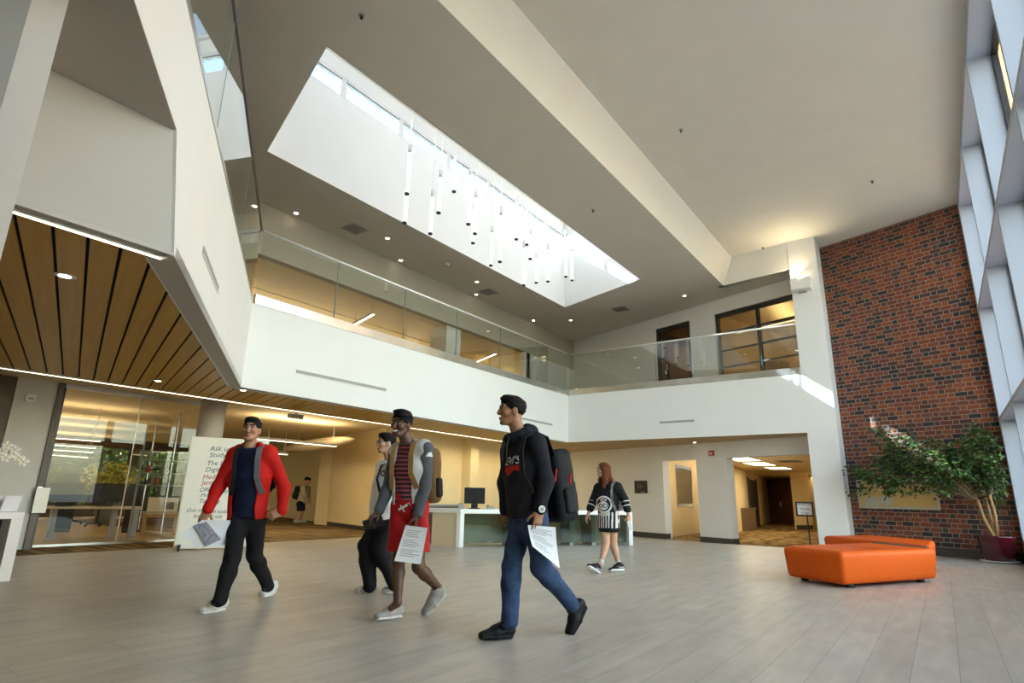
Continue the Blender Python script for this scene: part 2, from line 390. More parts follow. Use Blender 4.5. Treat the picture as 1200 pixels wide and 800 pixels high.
for i in range(7):
    y0, y1 = MUL[i], MUL[i + 1]
    w = struct(MB().box(-8.70, -8.69, y0, y1, ZS, ZW).build('window_%d' % (i + 1), 'glass_sky'))
    f = MB()
    f.box(-8.74, -8.64, y0, y0 + 0.075, ZS, ZW).box(-8.74, -8.64, y1 - 0.075, y1, ZS, ZW).box(-8.74, -8.64, y0 + .06, y1 - .06, ZW - .06, ZW).box(-8.74, -8.64, y0 + .06, y1 - .06, ZS, ZS + .03)
    f.build('window_frame', 'white_plastic', w)
    g = MB().box(-8.645, -8.635, y0 + .06, y1 - .06, ZW - .075, ZW - .06); g.build('gasket', 'black', w)
for i in range(7):  # roof panes out of view, added so sun on the near wall lights the shaft
    y0, y1 = MUL[i] + (0.02 if i else 0), MUL[i + 1]
    sh = (y0 - 4.69) / 10.03
    w = struct(MB().prism([(-8.63, y0), (-8.63, y1), (-5.75, y1 - .98), (-5.75, y0 - .98)], ZR + .03, ZR + .04).build('window_%d' % (i + 8), 'glass_roof_added'))
    MB().prism([(-8.63, y1 - .06), (-8.63, y1), (-5.75, y1 - .98), (-5.75, y1 - 1.04)], ZR, ZR + .1).build('window_frame', 'white_plastic', w)

# ------------------------------------------------------------------ parapets of the upper floor
struct(MB().box(-8.95, -8.73, 4.87, 15.05, ZB, ZT).build('wall_parapet_left', 'white_paint'))
struct(MB().box(-8.73 - .22, -2.35, 15.05, 15.27, ZB, ZT).build('wall_parapet_back', 'white_paint'))
b = MB(); prof = [(0, ZB), (5.575, ZB), (6.09, 3.25), (12.3, 3.25), (12.3, ZT), (0, ZT)]
n = len(prof); vv = [C1 + FD * s + np.array([0, 0, z]) for s, z in prof] + [C1 + FD * s + FN * 0.2 + np.array([0, 0, z]) for s, z in prof]
b.add(vv, [tuple(range(n)), tuple(range(2 * n - 1, n - 1, -1))] + [(i, n + i, n + (i + 1) % n, (i + 1) % n) for i in range(n)])
struct(b.build('wall_parapet_near', 'white_paint'))
# slab of the bridge: raked underside, then the higher flat underside over the tripod
b = MB(); a0 = C1 + FD * 5.575 + FN * .02; a1 = C1 + FD * 6.09 + FN * .02
b.add([(a0[0], a0[1], ZB), (a0[0], -6, ZB), (a1[0], -6, 3.25), (a1[0], a1[1], 3.25), (a0[0] + .0, a0[1], ZB + .3), (a0[0], -6, ZB + .3), (a1[0], -6, 3.5), (a1[0], a1[1], 3.5)],
      [(0, 1, 2, 3), (7, 6, 5, 4), (0, 3, 7, 4), (1, 5, 6, 2), (0, 4, 5, 1), (3, 2, 6, 7)])
struct(b.build('wall_raked', 'grey_paint'))
a2 = C1 + FD * 12.3 + FN * .02
a3 = a1 - FN * .018; a4 = a2 - FN * .018
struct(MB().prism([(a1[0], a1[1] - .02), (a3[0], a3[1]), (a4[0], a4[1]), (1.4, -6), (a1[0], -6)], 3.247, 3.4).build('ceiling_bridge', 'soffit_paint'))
struct(MB().prism([(-18, -6), (1.2, -6), (1.2, a2[1]), tuple((C1 + FD * 12 + FN * .2)[:2]), tuple((C1 + FN * .2)[:2]), (-8.95, 4.9), (-8.95, 15.1), tuple(wp(9, 0)[:2]), (-18, 18)], 3.86, 3.99).build('floor_upper', 'carpet_library'))
struct(MB().prism([(-8.95, 15.2), (-2.4, 15.2), tuple(wp(0, 0)[:2]), tuple(wp(9, 0)[:2])], 3.86, 3.99).build('floor_gallery', 'carpet_library'))

# soffit below the left parapets: recessed wood planks with dark gaps, plain border
HW = 0.0
def planks(poly, z0, b_, gap=0.022, pitch=0.186):
    n = np.array([BD[1], -BD[0]])          # across the planks
    ds = [np.dot(n, p) for p in poly]
    k = math.floor(min(ds) / pitch)
    while k * pitch < max(ds):
        q = clip(clip(poly, n, k * pitch + gap / 2), -n, -((k + 1) * pitch - gap / 2))
        if len(q) > 2: b_.prism(q, z0, z0 + 0.02)
        k += 1
XB = -10.37
pn = C1 + FN * 0.16; pe = C1 + FD * 5.35 + FN * 0.16
near_poly = [(-4.27, -5.9), (-4.27, float(pe[1] + (-4.27 - pe[0]) * FD[1] / FD[0])), (-8.89, float(pn[1] + (-8.89 - pn[0]) * FD[1] / FD[0])), (XB, 4.98), (XB, -5.9)]
far_poly = [(-8.89, near_poly[2][1]), (-8.89, 15.15), (XB, 15.15), (XB, 4.98)]
b = MB(); planks(near_poly, ZB + 0.015, b); planks(far_poly, ZB + 0.015, b)
struct(b.build('ceiling_planks', 'wood_plank'))
b = MB(); b.prism(near_poly, ZB + 0.04, ZB + 0.06); b.prism(far_poly, ZB + 0.04, ZB + 0.06)
struct(b.build('ceiling_backing', 'groove'))
b = MB()
b.prism([(-4.27, -5.9), (-4.14, -5.9), (-4.14, float(C1[1] + (-4.14 + 8.73) * FD[1] / FD[0])), (-4.27, near_poly[1][1])], ZB, ZB + .08)
b.prism([tuple((C1 + FD * 5.55 + FN * .19)[:2]), tuple((C1 + FD * 5.55)[:2]), tuple(C1[:2]), (-8.89, near_poly[2][1])], ZB - .002, ZB + .08)
b.box(-8.89, -8.74, 4.9, 15.06, ZB - .002, ZB + .08)
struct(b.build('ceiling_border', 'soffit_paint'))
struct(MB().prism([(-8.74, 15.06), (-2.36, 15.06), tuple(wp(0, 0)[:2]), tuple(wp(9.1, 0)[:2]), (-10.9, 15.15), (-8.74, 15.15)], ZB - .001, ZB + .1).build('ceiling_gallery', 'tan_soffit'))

# ------------------------------------------------------------------ column and back walls
struct(MB().prism([(-2.35, 15.05), (-1.73, 15.05), (-1.73, 15.95), (-2.35, 15.95)], -0.1, ZH + .05).build('wall_column', 'white_paint'))
struct(MB().wallseg((-2.34, 15.06), (-4.2, 15.36), ZL, ZH + .1, -0.15).build('wall_header', 'white_paint'))
def wallboxes(segs, name, m, t=0.3):
    b = MB()
    for s0, s1, z0, z1 in segs: b.wallseg(wp(s1), wp(s0), z0, z1, t)
    return struct(b.build(name, m))
wallboxes([(0, 2.31, 2.14, 2.62), (2.31, 3.30, -0.1, 2.62), (3.30, 4.50, 2.14, 2.62), (4.50, 11.6, -0.1, 2.62)], 'wall_back', 'white_paint')
wallboxes([(-0.2, 2.38, 6.22, ZL), (2.38, 3.24, 3.99, ZL), (3.24, 4.54, 6.25, ZL), (4.54, 9.4, 3.99, ZL), (-.2, 2.38, 3.99, 4.05)], 'wall_gallery', 'white_paint', 0.2)
b = MB()
for s0, s1 in ((2.31, 3.30), (4.50, 9.9)): b.wallseg(wp(s1, -.012), wp(s0, -.012), -0.1, 0.05, 0.012)
struct(b.build('baseboard_back', 'base_dark'))
b = MB(); b.wallseg(wp(2.32, .32), wp(2.30, -.012), -.1, .05, .012); b.wallseg(wp(4.52, .32), wp(4.49, -.012), -.1, .05, .012)
struct(b.build('baseboard_jambs', 'base_dark'))

# brick wall in its own frame
bw = MB().box(0, 3.25, 0, 0.3, 0, ZH + .05).build('wall_brick', 'brick'); bw.location = (-1.73, 15.885, 0); bw.rotation_euler = (0, 0, R(-18.3)); struct(bw)
bb = MB().box(0, 3.1, -0.02, 0, 0, 0.17).build('baseboard_brick', 'base_dark'); bb.location = bw.location; bb.rotation_euler = bw.rotation_euler; struct(bb)
def bp(u, v, off=0.0):                 # point on the brick face, u from its left edge, off in front
    return np.array([-1.73, 15.885, v]) + u * np.array([0.9494, -0.3140, 0]) - off * np.array([0.3140, 0.9494, 0])

# ------------------------------------------------------------------ window wall on the right
FY = [14.70, 12.10, 9.50, 6.93, 4.36, 1.79, -0.78, -3.35, -5.9]; TZ = [0.38, 2.66, 4.93, 7.22]
k = 0
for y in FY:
    k += 1; struct(MB().box(1.11, 1.40, y, y + (0.07 if y < 14 else .28), 0.0, ZH).build('trim_%d' % (k + 2), 'fin_sky_tint'))
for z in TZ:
    k += 1; struct(MB().box(1.112, 1.40, -5.9, 14.7, z - .035, z + .035 if z < 7 else ZH).build('trim_%d' % (k + 2), 'fin_sky_tint'))
struct(MB().box(1.115, 1.40, -5.9, 14.75, 0, 0.346).build('wall_sill', 'fin_sky_tint'))
struct(MB().box(1.10, 1.114, -5.9, 14.75, 0, 0.1).build('baseboard_right', 'base_dark'))
k = 14
for i in range(8):
    for j in range(3):
        k += 1
        if FY[i] < 1.8: continue
        y0, y1, z0, z1 = FY[i + 1] + .07, FY[i], TZ[j] + .035, TZ[j + 1] - .035
        w = struct(MB().box(1.425, 1.435, y0, y1, z0, z1).build('window_%d' % k, 'glass_clear'))
        f = MB(); f.box(1.39, 1.46, y0, y0 + .05, z0, z1).box(1.39, 1.46, y1 - .05, y1, z0, z1).box(1.39, 1.46, y0 + .05, y1 - .05, z0, z0 + .05).box(1.39, 1.46, y0 + .05, y1 - .05, z1 - .05, z1)
        f.build('window_frame', 'black_frame', w)

struct(MB().box(1.40, 1.5, -6, 1.79, 0, ZH).build('wall_right_light_block', 'white_paint'))  # unseen stretch made solid to keep window light off the raked face
# ------------------------------------------------------------------ behind the tripod and outer shell
struct(MB().box(-27, 1.5, -6.2, -6.0, -0.1, ZH + .1).build('wall_south', 'white_paint'))
struct(MB().prism([(-3.02, 0.464), (-3.02, 0.587), (-3.75, 0.30), (-3.60, -0.60)], 0, 3.25).build('wall_pier', 'grey_paint'))

# ------------------------------------------------------------------ library on the left
XG = -12.4
struct(MB().box(-27, -10.44, -3, 20.5, 2.78, 2.9).build('ceiling_library', 'warm_ceiling'))
struct(MB().box(XG - .15, XG, 3.02, 3.62, 0, 2.78).build('wall_library_near', 'grey_paint'))
struct(MB().box(XG - .17, XG - .02, -3, 3.02, 0, 2.78).build('wall_wood', 'dark_wood'))
struct(MB().box(-10.6, -10.445, -3, 18.6, 2.60, 2.79).build('wall_soffit_edge', 'white_paint'))
lw = [(-21.0, 14.05), (-16.0, 12.4), (-12.3, 11.2), (-12.3, 19.4)]
struct(MB().wallseg(lw[2], (-16.1, 12.43), 0, 2.78, -.2).build('wall_corridor', 'warm_wall'))
struct(MB().wallseg(lw[3], (-12.3, 11.2), 0, 2.78, -.2).build('wall_reception', 'warm_wall'))
struct(MB().box(-12.31, -11.95, 14.5, 14.9, 0, 2.78).build('wall_pilaster', 'warm_wall'))
struct(MB().wallseg((-12.285, 18.8), (-12.285, 11.19), 0, .12, -.02).build('baseboard_reception', 'base_dark'))
struct(MB().wallseg((-12.29, 11.18), (-16.0, 12.38), 0, .12, -.02).build('baseboard_corridor', 'base_dark'))
struct(MB().box(-16.75, -16.1, 12.45, 13.0, 0, 2.78).build('wall_pier_corridor', 'warm_wall'))
struct(MB().wallseg((-17.6, 13.4), (-24, 15.4), 0, 2.78, -.2).build('wall_corridor_far', 'warm_wall'))
struct(MB().wallseg((-16.4, 13.5), (-17.9, 14.0), 0, 2.78, -.2).build('wall_doorway', 'dark_wood'))
b = MB()                                # far wall of the study room with a band of windows
b.box(-25.2, -25, -3, 16, 0, 0.25).box(-25.2, -25, -3, 16, 2.45, 2.78).box(-25.2, -25, -3, 2.0, .25, 2.45).box(-25.2, -25, 12.6, 16, .25, 2.45)
for y in (4.6, 7.3, 10.0): b.box(-25.2, -25, y, y + .25, .25, 2.45)
struct(b.build('wall_study_far', 'dark_wood'))
for i, (y0, y1) in enumerate(((2.0, 4.6), (4.85, 7.3), (7.55, 10.0), (10.25, 12.6))):
    w = struct(MB().box(-25.11, -25.10, y0, y1, .25, 2.45).build('window_%d' % (40 + i), 'glass_tint'))
    f = MB(); f.box(-25.15, -25.05, y0, y0 + .05, .25, 2.45).box(-25.15, -25.05, y1 - .05, y1, .25, 2.45).box(-25.15, -25.05, y0, y1, 1.72, 1.78).box(-25.15, -25.05, y0, y1, .25, .3)
    f.build('window_frame', 'black_frame', w)
# glazed front of the study room
def glazed(name_no, a, b_, z0, z1, nseg, m='glass_front'):
    a = np.array(a, float); b_ = np.array(b_, float)
    for i in range(nseg):
        p, q = a + (b_ - a) * i / nseg, a + (b_ - a) * (i + 1) / nseg
        w = struct(MB().wallseg(p, q, z0, z1, .012).build('window_%d' % (name_no + i), m))
        f = MB(); d = (q - p) / np.linalg.norm(q - p) * .012
        f.wallseg(p, p + d, z0, z1, .02); f.wallseg(p, q, z0, z0 + .04, .03); f.build('window_frame', 'alu', w)
glazed(50, (XG, 3.68), (XG, 6.25), 0.02, 2.72, 2)
glazed(52, (XG, 6.27), (-17.2, 6.9), 0.02, 2.72, 3)
struct(MB().box(XG - .06, XG + .04, 3.60, 3.68, 0, 2.78).build('trim_20', 'grey_brown'))
struct(MB().box(XG - .03, XG + .02, 3.66, 3.72, 0, 2.78).build('trim_21', 'black_frame'))
struct(MB().box(XG - .02, XG + .03, 3.7, 6.28, 2.70, 2.78).build('trim_22', 'alu'))
cp = at(250, 480, 12.75)
struct(MB().lathe([(0.23, 0), (0.23, 2.78)], (cp[0], cp[1], 0), 28).build('wall_round_column', 'soffit_paint', smooth=True))

# ------------------------------------------------------------------ upper room left of the gallery
struct(MB().box(-10.6, -10.4, -5.9, 18.75, 5.56, ZL).build('wall_bulkhead', 'bulkhead_paint'))
b = MB()
for x0, x1 in ((-12.3, -10.6), (-13.98, -12.36), (-15.7, -14.04), (-20.5, -15.76)): b.box(x0, x1, -5.9, 18.5, 5.56, 5.66)
struct(b.build('ceiling_upper', 'warm_ceiling'))
struct(MB().box(-20.6, -10.5, -5.9, 18.5, 5.60, 5.72).build('ceiling_upper_seams', 'base_dark'))
struct(MB().box(-20.7, -20.5, -5.9, 18.6, 3.9, 5.7).build('wall_upper_far', 'warm_wall'))
struct(MB().box(-20.6, -10.42, 15.3, 15.5, 3.99, 5.6).build('wall_upper_end', 'yellow_wall'))
struct(MB().box(-11.15, -10.55, 11.55, 12.15, 3.99, 5.6).build('wall_upper_pier', 'grey_paint'))
struct(MB().box(-10.62, -10.42, 15.2, 18.6, 3.99, 5.6).build('wall_upper_corner', 'grey_paint'))
struct(MB().box(-20.7, -10.4, -6.0, -5.8, 3.9, ZL).build('wall_upper_south', 'warm_wall'))
# upper rooms behind the gallery windows
for nm, s0, s1, dp in (('study', -0.25, 2.75, 7.0), ('office', 3.1, 5.2, 4.0)):
    b = MB(); b.wallseg(wp(s1, dp), wp(s0, dp), 3.99, 6.6, .15); b.wallseg(wp(s0, .2), wp(s0, dp), 3.99, 6.6, -.1); b.wallseg(wp(s1, dp), wp(s1, .2), 3.99, 6.6, -.1)
    struct(b.build('wall_upper_' + nm, 'warm_wall' if nm == 'study' else 'door_brown'))
    struct(MB().prism([tuple(wp(s0, .2)[:2]), tuple(wp(s1, .2)[:2]), tuple(wp(s1, dp)[:2]), tuple(wp(s0, dp)[:2])], 6.45, 6.6).build('ceiling_upper_' + nm, 'warm_ceiling'))
    struct(MB().prism([tuple(wp(s0, .2)[:2]), tuple(wp(s1, .2)[:2]), tuple(wp(s1, dp)[:2]), tuple(wp(s0, dp)[:2])], 3.86, 3.99).build('floor_upper_' + nm, 'carpet_library'))

# ------------------------------------------------------------------ ground floor hallways behind the back wall
ZF = -0.1
struct(MB().prism([tuple(wp(.02, .3)[:2]), tuple(wp(2.9, .3)[:2]), (-10.5, 38), (0, 38), (1.8, 17.8)], 2.30, 2.4).build('ceiling_hall', 'warm_ceiling'))
lh = [wp(2.33, .3)[:2], (-6.05, 21.5), (-8.16, 36.9)]
struct(MB().wallseg(lh[2], lh[1], ZF, 2.3, -.2).build('wall_hall_left', 'yellow_wall'))
struct(MB().wallseg(lh[1], lh[0], ZF, 2.3, -.2).build('wall_hall_entry', 'white_paint'))
struct(MB().wallseg((3.0, 17.5), (-8.16, 36.9), ZF, 2.3, -.2).build('wall_hall_back', 'yellow_wall'))
struct(MB().wallseg((1.4, 17.6), wp(.02, .35), ZF, 2.3, .1).build('wall_hall_right', 'yellow_wall'))
pl = atz(932, 620, ZF); pr = atz(945, 620, ZF)
struct(MB().prism([tuple(pl[:2]), tuple(pr[:2]), (pr[0] + .2, pr[1] + .6), (pl[0] + .2, pl[1] + .6)], ZF, 2.3).build('wall_hall_pillar', 'yellow_wall'))
struct(MB().prism([(pl[0] - .02, pl[1] - .02), (pr[0] + .02, pr[1] - .02), (pr[0] + .2, pr[1] + .5), (pl[0] + .2, pl[1] + .5)], ZF, ZF + .17).build('baseboard_pillar', 'base_dark'))
# narrow hall behind the first doorway
n0 = wp(3.24, .3); n1 = wp(4.6, .3)
nb0, nb1 = atz(784, 629.5, ZF), atz(822, 623.5, ZF)
nd = (nb1 - nb0) / np.linalg.norm(nb1 - nb0)
struct(MB().wallseg(nb1 + nd * 2, nb0 - nd * .12, ZF, 2.5, -.15).build('wall_narrow_hall', 'yellow_wall'))
struct(MB().wallseg(nb1 + nd * 2 - np.array([0, .02, 0]), nb0 - nd * .12 - np.array([0, .02, 0]), ZF, ZF + .15, -.02).build('baseboard_narrow_hall', 'base_dark'))
struct(MB().prism([tuple(n0[:2]), tuple(n1[:2]), tuple((nb0 - nd * .1)[:2]), tuple((nb1 + nd * 2)[:2])], 2.45, 2.55).build('ceiling_narrow_hall', 'warm_ceiling'))
# ------------------------------------------------------------------ glass railings
def railing(label, pts, joints, zshoe0, zshoe1, zrail, rail_mat='rail_bright'):
    """pts: plan start and end; joints: distances along where one pane meets the next"""
    a, b_ = np.array(pts[0], float), np.array(pts[1], float); Lg = np.linalg.norm(b_ - a); d = (b_ - a) / Lg
    nrm = np.array([-d[1], d[0]])
    t = thing('glass_railing', label, 'railing', (*((a + b_) / 2), zshoe0))
    MB().wallseg(a - nrm * .008, b_ - nrm * .008, zshoe0, zshoe1, .07).build('base_shoe', 'steel', t, bevel=.004)
    js = [0] + joints + [Lg]
    for i in range(len(js) - 1):
        MB().wallseg(a + nrm * .02 + d * (js[i] + .006), a + nrm * .02 + d * (js[i + 1] - .006), zshoe1, zrail, .014).build('glass_panel', 'glass_rail', t)
    for j in joints: MB().wallseg(a + nrm * .018 + d * (j - .007), a + nrm * .018 + d * (j + .007), zshoe1, zrail, .018).build('glass_joint', 'glass_edge', t)
    p0, p1 = a + nrm * .027, b_ + nrm * .027
    MB().tube([(*p0, zrail + .012), (*p1, zrail + .012)], .026, 12).build('handrail', rail_mat, t, smooth=True)
    return t
railing('long glass railing with steel handrail above the left white parapet', [(-8.73, 4.9), (-8.73, 15.03)], [1.58, 3.34, 5.03, 6.75, 8.47], 3.96, 4.13, 5.24)
railing('glass railing with thin steel handrail in front of the upper gallery door and window', [(-8.70, 15.05), (-2.36, 15.05)], [2.74, 4.47], 3.96, 4.13, 5.20)
q0, q1 = C1 + FD * .03, C1 + FD * 12.0
railing('dark edged glass railing reflecting the skylight on the near left parapet', [tuple(q1[:2]), tuple(q0[:2])], [12.0 - x for x in (9.6, 7.2, 4.8, 2.4)][0:4], 3.96, 4.02, 5.24, 'black_frame')

# ------------------------------------------------------------------ glass tube pendants under the skylight
PB = [(128, 307, -7.2), (118, 425, -7.6), (223, 469, -7.5), (257, 384, -7.0), (320, 297, -7.3), (378, 430, -6.9), (397, 507, -7.5), (405, 469, -7.2), (470, 598, -7.4),
      (507, 583, -7.0), (574, 491, -7.2), (604, 678, -7.4), (617, 513, -7.1), (631, 571, -7.5), (655, 668, -7.6), (703, 663, -7.1), (776, 643, -7.0), (801, 658, -7.3)]
PL = [1.02, .95, .96, .9, .8, 1.3, .95, 1.0, .95, 1.3, 1.13, 1.15, .85, .8, .8, 1.0, 1.3, 1.0]
rank = sorted(range(18), key=lambda i: PB[i][0])
for r_, i in enumerate(rank):
    p = onplane(440 + PB[i][0] / 3.478, 140 + PB[i][1] / 3.478, [PB[i][2], 0, 0], np.array([1.0, 0, 0]))
    ln = PL[i]; x, y, z = p
    t = thing('pendant_light', 'slim white tube pendant hanging in the skylight, %s from the left by its lower end' % ORD[r_], 'pendant light', (x, y, z + ln), 'tube pendants under the skylight')
    MB().lathe([(.036, .03), (.04, .04), (.04, ln * .82), (.034, ln * .84)], p, 16).build('tube', 'tube_frost', t, smooth=True)
    MB().lathe([(.034, ln * .84), (.034, ln)], p, 12).build('clear_collar', 'tube_clear', t, smooth=True)
    MB().lathe([(.03, 0), (.042, .004), (.042, .035), (.03, .04)], p, 16).build('end_cap', 'black', t, smooth=True)
    MB().tube([(x, y, z + ln), (x, y, ZR)], .004, 6).build('cord', 'white_plastic', t)

# ------------------------------------------------------------------ ceiling fittings
dl = [(-10.2, 6.35, 0), (-9.51, 8.26, 0), (-10.2, 9.34, 0), (-9.53, 11.54, 0), (-10.2, 12.34, 0), (-10.2, 15.35, 0), (-9.15, 15.97, 0), (-5.22, 15.6, 0)]
where = ['nearest one on the bulkhead, left of the square vent', 'between the square vent and the skylight', 'on the bulkhead edge below the tube pendants', 'beside the second square vent',
         'on the bulkhead edge near the second vent', 'on the bulkhead edge near the back corner', 'past the far corner of the skylight', 'above the gallery door, right of the skylight']
def downlight(x, y, z, label, group, r=.045):
    t = thing('downlight', label, 'downlight', (x, y, z), group)
    MB().lathe([(r, -.006), (r + .03, -.004), (r + .03, .0), (r, .0)], (x, y, z), 20).build('trim_ring', 'white_plastic', t, smooth=True)
    MB().lathe([(r * .95, -.004), (r * .95, .0)], (x, y, z - .003), 16).build('lamp', 'lamp_dot', t)
    return t
for (x, y, _), l in zip(dl, where): downlight(x, y, ZL - .001, 'small round ceiling downlight, ' + l, 'ceiling downlights of the atrium')
for i, (px, py, l) in enumerate([(76, 323, 'nearest in the wood soffit, between two dark gaps'), (185, 446, 'second in the wood soffit, above the study room glass'), (285, 457, 'in the soffit just under the inner corner of the white parapet')]):
    p = atz(px, py, ZB + .01); downlight(p[0], p[1], ZB + .012, 'round recessed downlight ' + l, 'downlights in the wood soffit')
p = atz(814, 518, ZB); downlight(p[0], p[1], ZB - .003, 'tiny downlight in the tan soffit under the back parapet', 'soffit light', .04)
p = atz(697, 527, ZB)
for i, (px, py, l) in enumerate([(416, 268, 'left of the skylight, nearest the tripod'), (572, 342, 'left of the skylight, near the back corner'), (727, 362, 'at the far end of the skylight')]):
    p = atz(px, py, ZL); t = thing('ceiling_vent', 'square louvred air diffuser in the lower ceiling, ' + l, 'vent', (p[0], p[1], ZL), 'square ceiling vents'); z = ZL - .001
    h = .22
    f = MB().box(p[0] - h, p[0] + h, p[1] - h, p[1] - h + .04, z - .012, z).box(p[0] - h, p[0] + h, p[1] + h - .04, p[1] + h, z - .012, z).box(p[0] - h, p[0] - h + .04, p[1] - h + .04, p[1] + h - .04, z - .012, z).box(p[0] + h - .04, p[0] + h, p[1] - h + .04, p[1] + h - .04, z - .012, z)
    f.build('frame', 'vent_grey', t)
    MB().box(p[0] - h + .04, p[0] + h - .04, p[1] - h + .04, p[1] + h - .04, z - .004, z - .001).build('throat', 'vent_dark', t)
    s = MB()
    for k in range(5): s.obox((p[0] - .14 + .07 * k, p[1], z - .012), (1, 0, .6), (0, 1, 0), (-.6, 0, 1), .012, .17, .003)
    s.build('louvres', 'vent_grey', t)
for i, (px, py, zc, l) in enumerate([(424, 18, ZL, 'in the lower ceiling near the top edge, above the skylight'), (695, 246, ZL, 'in the lower ceiling between skylight and step'), (798, 152, ZH, 'in the high ceiling near its middle'), (1022, 212, ZH, 'in the high ceiling near the brick wall'), (894, 290, ZH, 'in the high ceiling by the header')]):
    p = atz(px, py, zc); t = thing('ceiling_sprinkler', 'tiny dark sprinkler head ' + l, 'sprinkler', (p[0], p[1], zc), 'sprinkler heads')
    MB().lathe([(.035, -.005), (.04, 0)], (p[0], p[1], zc), 14).build('escutcheon', 'vent_grey', t, smooth=True)
    MB().lathe([(.012, -.05), (.022, -.045), (.01, -.03), (.012, -.003)], (p[0], p[1], zc), 10).build('nozzle', 'black', t, smooth=True)
p = atz(524, 309, ZL); t = thing('smoke_detector', 'round white smoke detector on the lower ceiling left of the skylight', 'smoke detector', (p[0], p[1], ZL))
MB().lathe([(.03, -.05), (.055, -.04), (.065, -.012), (.065, 0)], (p[0], p[1], ZL), 20).build('cover', 'smoke_shell', t, smooth=True)
MB().lathe([(.02, -.056), (.022, -.05)], (p[0], p[1], ZL), 12).build('sensor', 'vent_dark', t, smooth=True)

# slot diffusers in the parapets
def slot(label, c, d, nrm, hl, hh=.035):
    t = thing('slot_diffuser', label, 'vent', c, 'slot diffusers in the white parapets')
    c = np.array(c, float); up = (0, 0, 1)
    MB().obox(c + nrm * .001, d, nrm, up, hl, .003, hh).build('recess', 'vent_grey', t)
    f = MB(); f.obox(c + nrm * .004 + np.array([0, 0, hh]), d, nrm, up, hl, .006, .006).obox(c + nrm * .004 - np.array([0, 0, hh]), d, nrm, up, hl, .006, .006)
    f.build('flange', 'white_plastic', t)
NX = np.array([1.0, 0, 0]); NY = np.array([0, -1.0, 0])
slot('long grey slot diffuser in the left white parapet, nearer the inner corner', (-8.73, 6.84, 3.0), (0, 1, 0), NX, 1.03)
slot('long grey slot diffuser in the left white parapet, towards the back corner', (-8.73, 13.13, 2.99), (0, 1, 0), NX, 1.03)
cc = C1 + FD * 4.1; slot('short grey slot diffuser in the near raking parapet', (cc[0], cc[1], 3.0), tuple(FD), -FN, .55)
pa, pb = onplane(773, 496, [0, 15.05, 0], NY), onplane(813.5, 493.5, [0, 15.05, 0], NY)
slot('grey slot diffuser in the back parapet under the gallery railing', ((pa[0] + pb[0]) / 2, 15.05, 3.0), (1, 0, 0), NY, (pb[0] - pa[0]) / 2)

# wall speaker / uplight box on the column
t = thing('wall_uplight', 'white box fixture mounted high on the white column beside the brick', 'wall light', (-2.11, 15.05, 6.1))
MB().box(-2.33, -1.89, 14.78, 15.05, 5.98, 6.27).build('housing', 'white_plastic', t, bevel=.012)
MB().box(-2.28, -1.94, 14.82, 15.0, 6.262, 6.272).build('lens', 'lamp_panel', t)
MB().box(-2.2, -2.02, 14.95, 15.05, 5.955, 5.985).build('bracket', 'vent_grey', t)

# light lines in the soffit
def light_line(label, x0, x1, y0, y1, z):
    t = thing('ceiling_strip_light', label, 'strip light', ((x0 + x1) / 2, (y0 + y1) / 2, z), 'recessed light lines of the soffit')
    MB().box(x0, x1, y0, y1, z - .012, z).build('diffuser', 'lamp_warm', t)
    f = MB().box(x0 - .012, x0, y0, y1, z - .014, z + .03).box(x1, x1 + .012, y0, y1, z - .014, z + .03); f.build('channel', 'alu', t)
light_line('long glowing light line where the wood soffit meets the library', -10.425, -10.39, -5.5, 18.2, ZB + .014)
light_line('short bright light line at the near edge of the wood soffit', -4.262, -4.225, -5.5, 1.66, ZB + .0)

# ------------------------------------------------------------------ things on the back wall
def on_wall(name, label, cat, s, z, build):
    t = thing(name, label, cat, wp(s, 0, z)); build(t, wp(s, 0, z)); return t
bx = -NB; BDv = BD
def fa(t, c):
    MB().obox(c + bx * .02, BDv, bx, (0, 0, 1), .075, .03, .07).build('body', 'red_plastic', t, bevel=.01)
    MB().obox(c + bx * .052 + np.array([0, 0, -.01]), BDv, bx, (0, 0, 1), .045, .006, .028).build('strobe_lens', 'white_plastic', t, bevel=.004)
on_wall('fire_alarm', 'small red fire alarm on the white wall between the two doorways', 'fire alarm', 2.76, 2.28, fa)
def pf(t, c):
    MB().obox(c + bx * .015, BDv, bx, (0, 0, 1), .25, .015, .19).build('panel', 'black', t, bevel=.005)
    MB().obox(c + bx * .032 + np.array([0, 0, -.155]) - BDv * .09, BDv, bx, (0, 0, 1), .09, .003, .014).build('caption_strip', 'vent_grey', t)
    m = MB()
    for i in range(3): m.obox(c + bx * .031 + BDv * (.08 - .08 * i) + np.array([0, 0, .02]), BDv, bx, (0, 0, 1), .02, .002, .07 - .02 * i)
    m.build('print', 'grey_brown', t)
on_wall('wall_plaque', 'black square plaque on the back wall behind the walking woman', 'plaque', 5.37, 1.37, pf)
def sw(t, c):
    MB().obox(c + bx * .006, BDv, bx, (0, 0, 1), .04, .006, .06).build('plate', 'white_plastic', t)
    MB().obox(c + bx * .014, BDv, bx, (0, 0, 1), .012, .006, .025).build('toggle', 'white_plastic', t)
on_wall('light_switch', 'white switch plate on the back wall left of the first doorway', 'switch', 4.75, 1.0, sw)
c = np.array([XG, 3.24, 2.45]); t = thing('wall_sensor', 'small white sensor box high on the grey wall left of the study room', 'sensor', c)
MB().box(XG, XG + .04, 3.17, 3.31, 2.39, 2.52).build('housing', 'white_plastic', t, bevel=.01); MB().box(XG + .04, XG + .046, 3.2, 3.28, 2.42, 2.46).build('lens', 'vent_grey', t)
pq = [onplane(x, y, [XG + .12, 0, 0], NX) for x, y in ((41, 571), (60, 571), (55, 601), (37, 601))]
t = thing('acrylic_sign', 'pale blank acrylic notice plate at the edge of the study room glass', 'sign', (XG + .1, 3.6, .8))
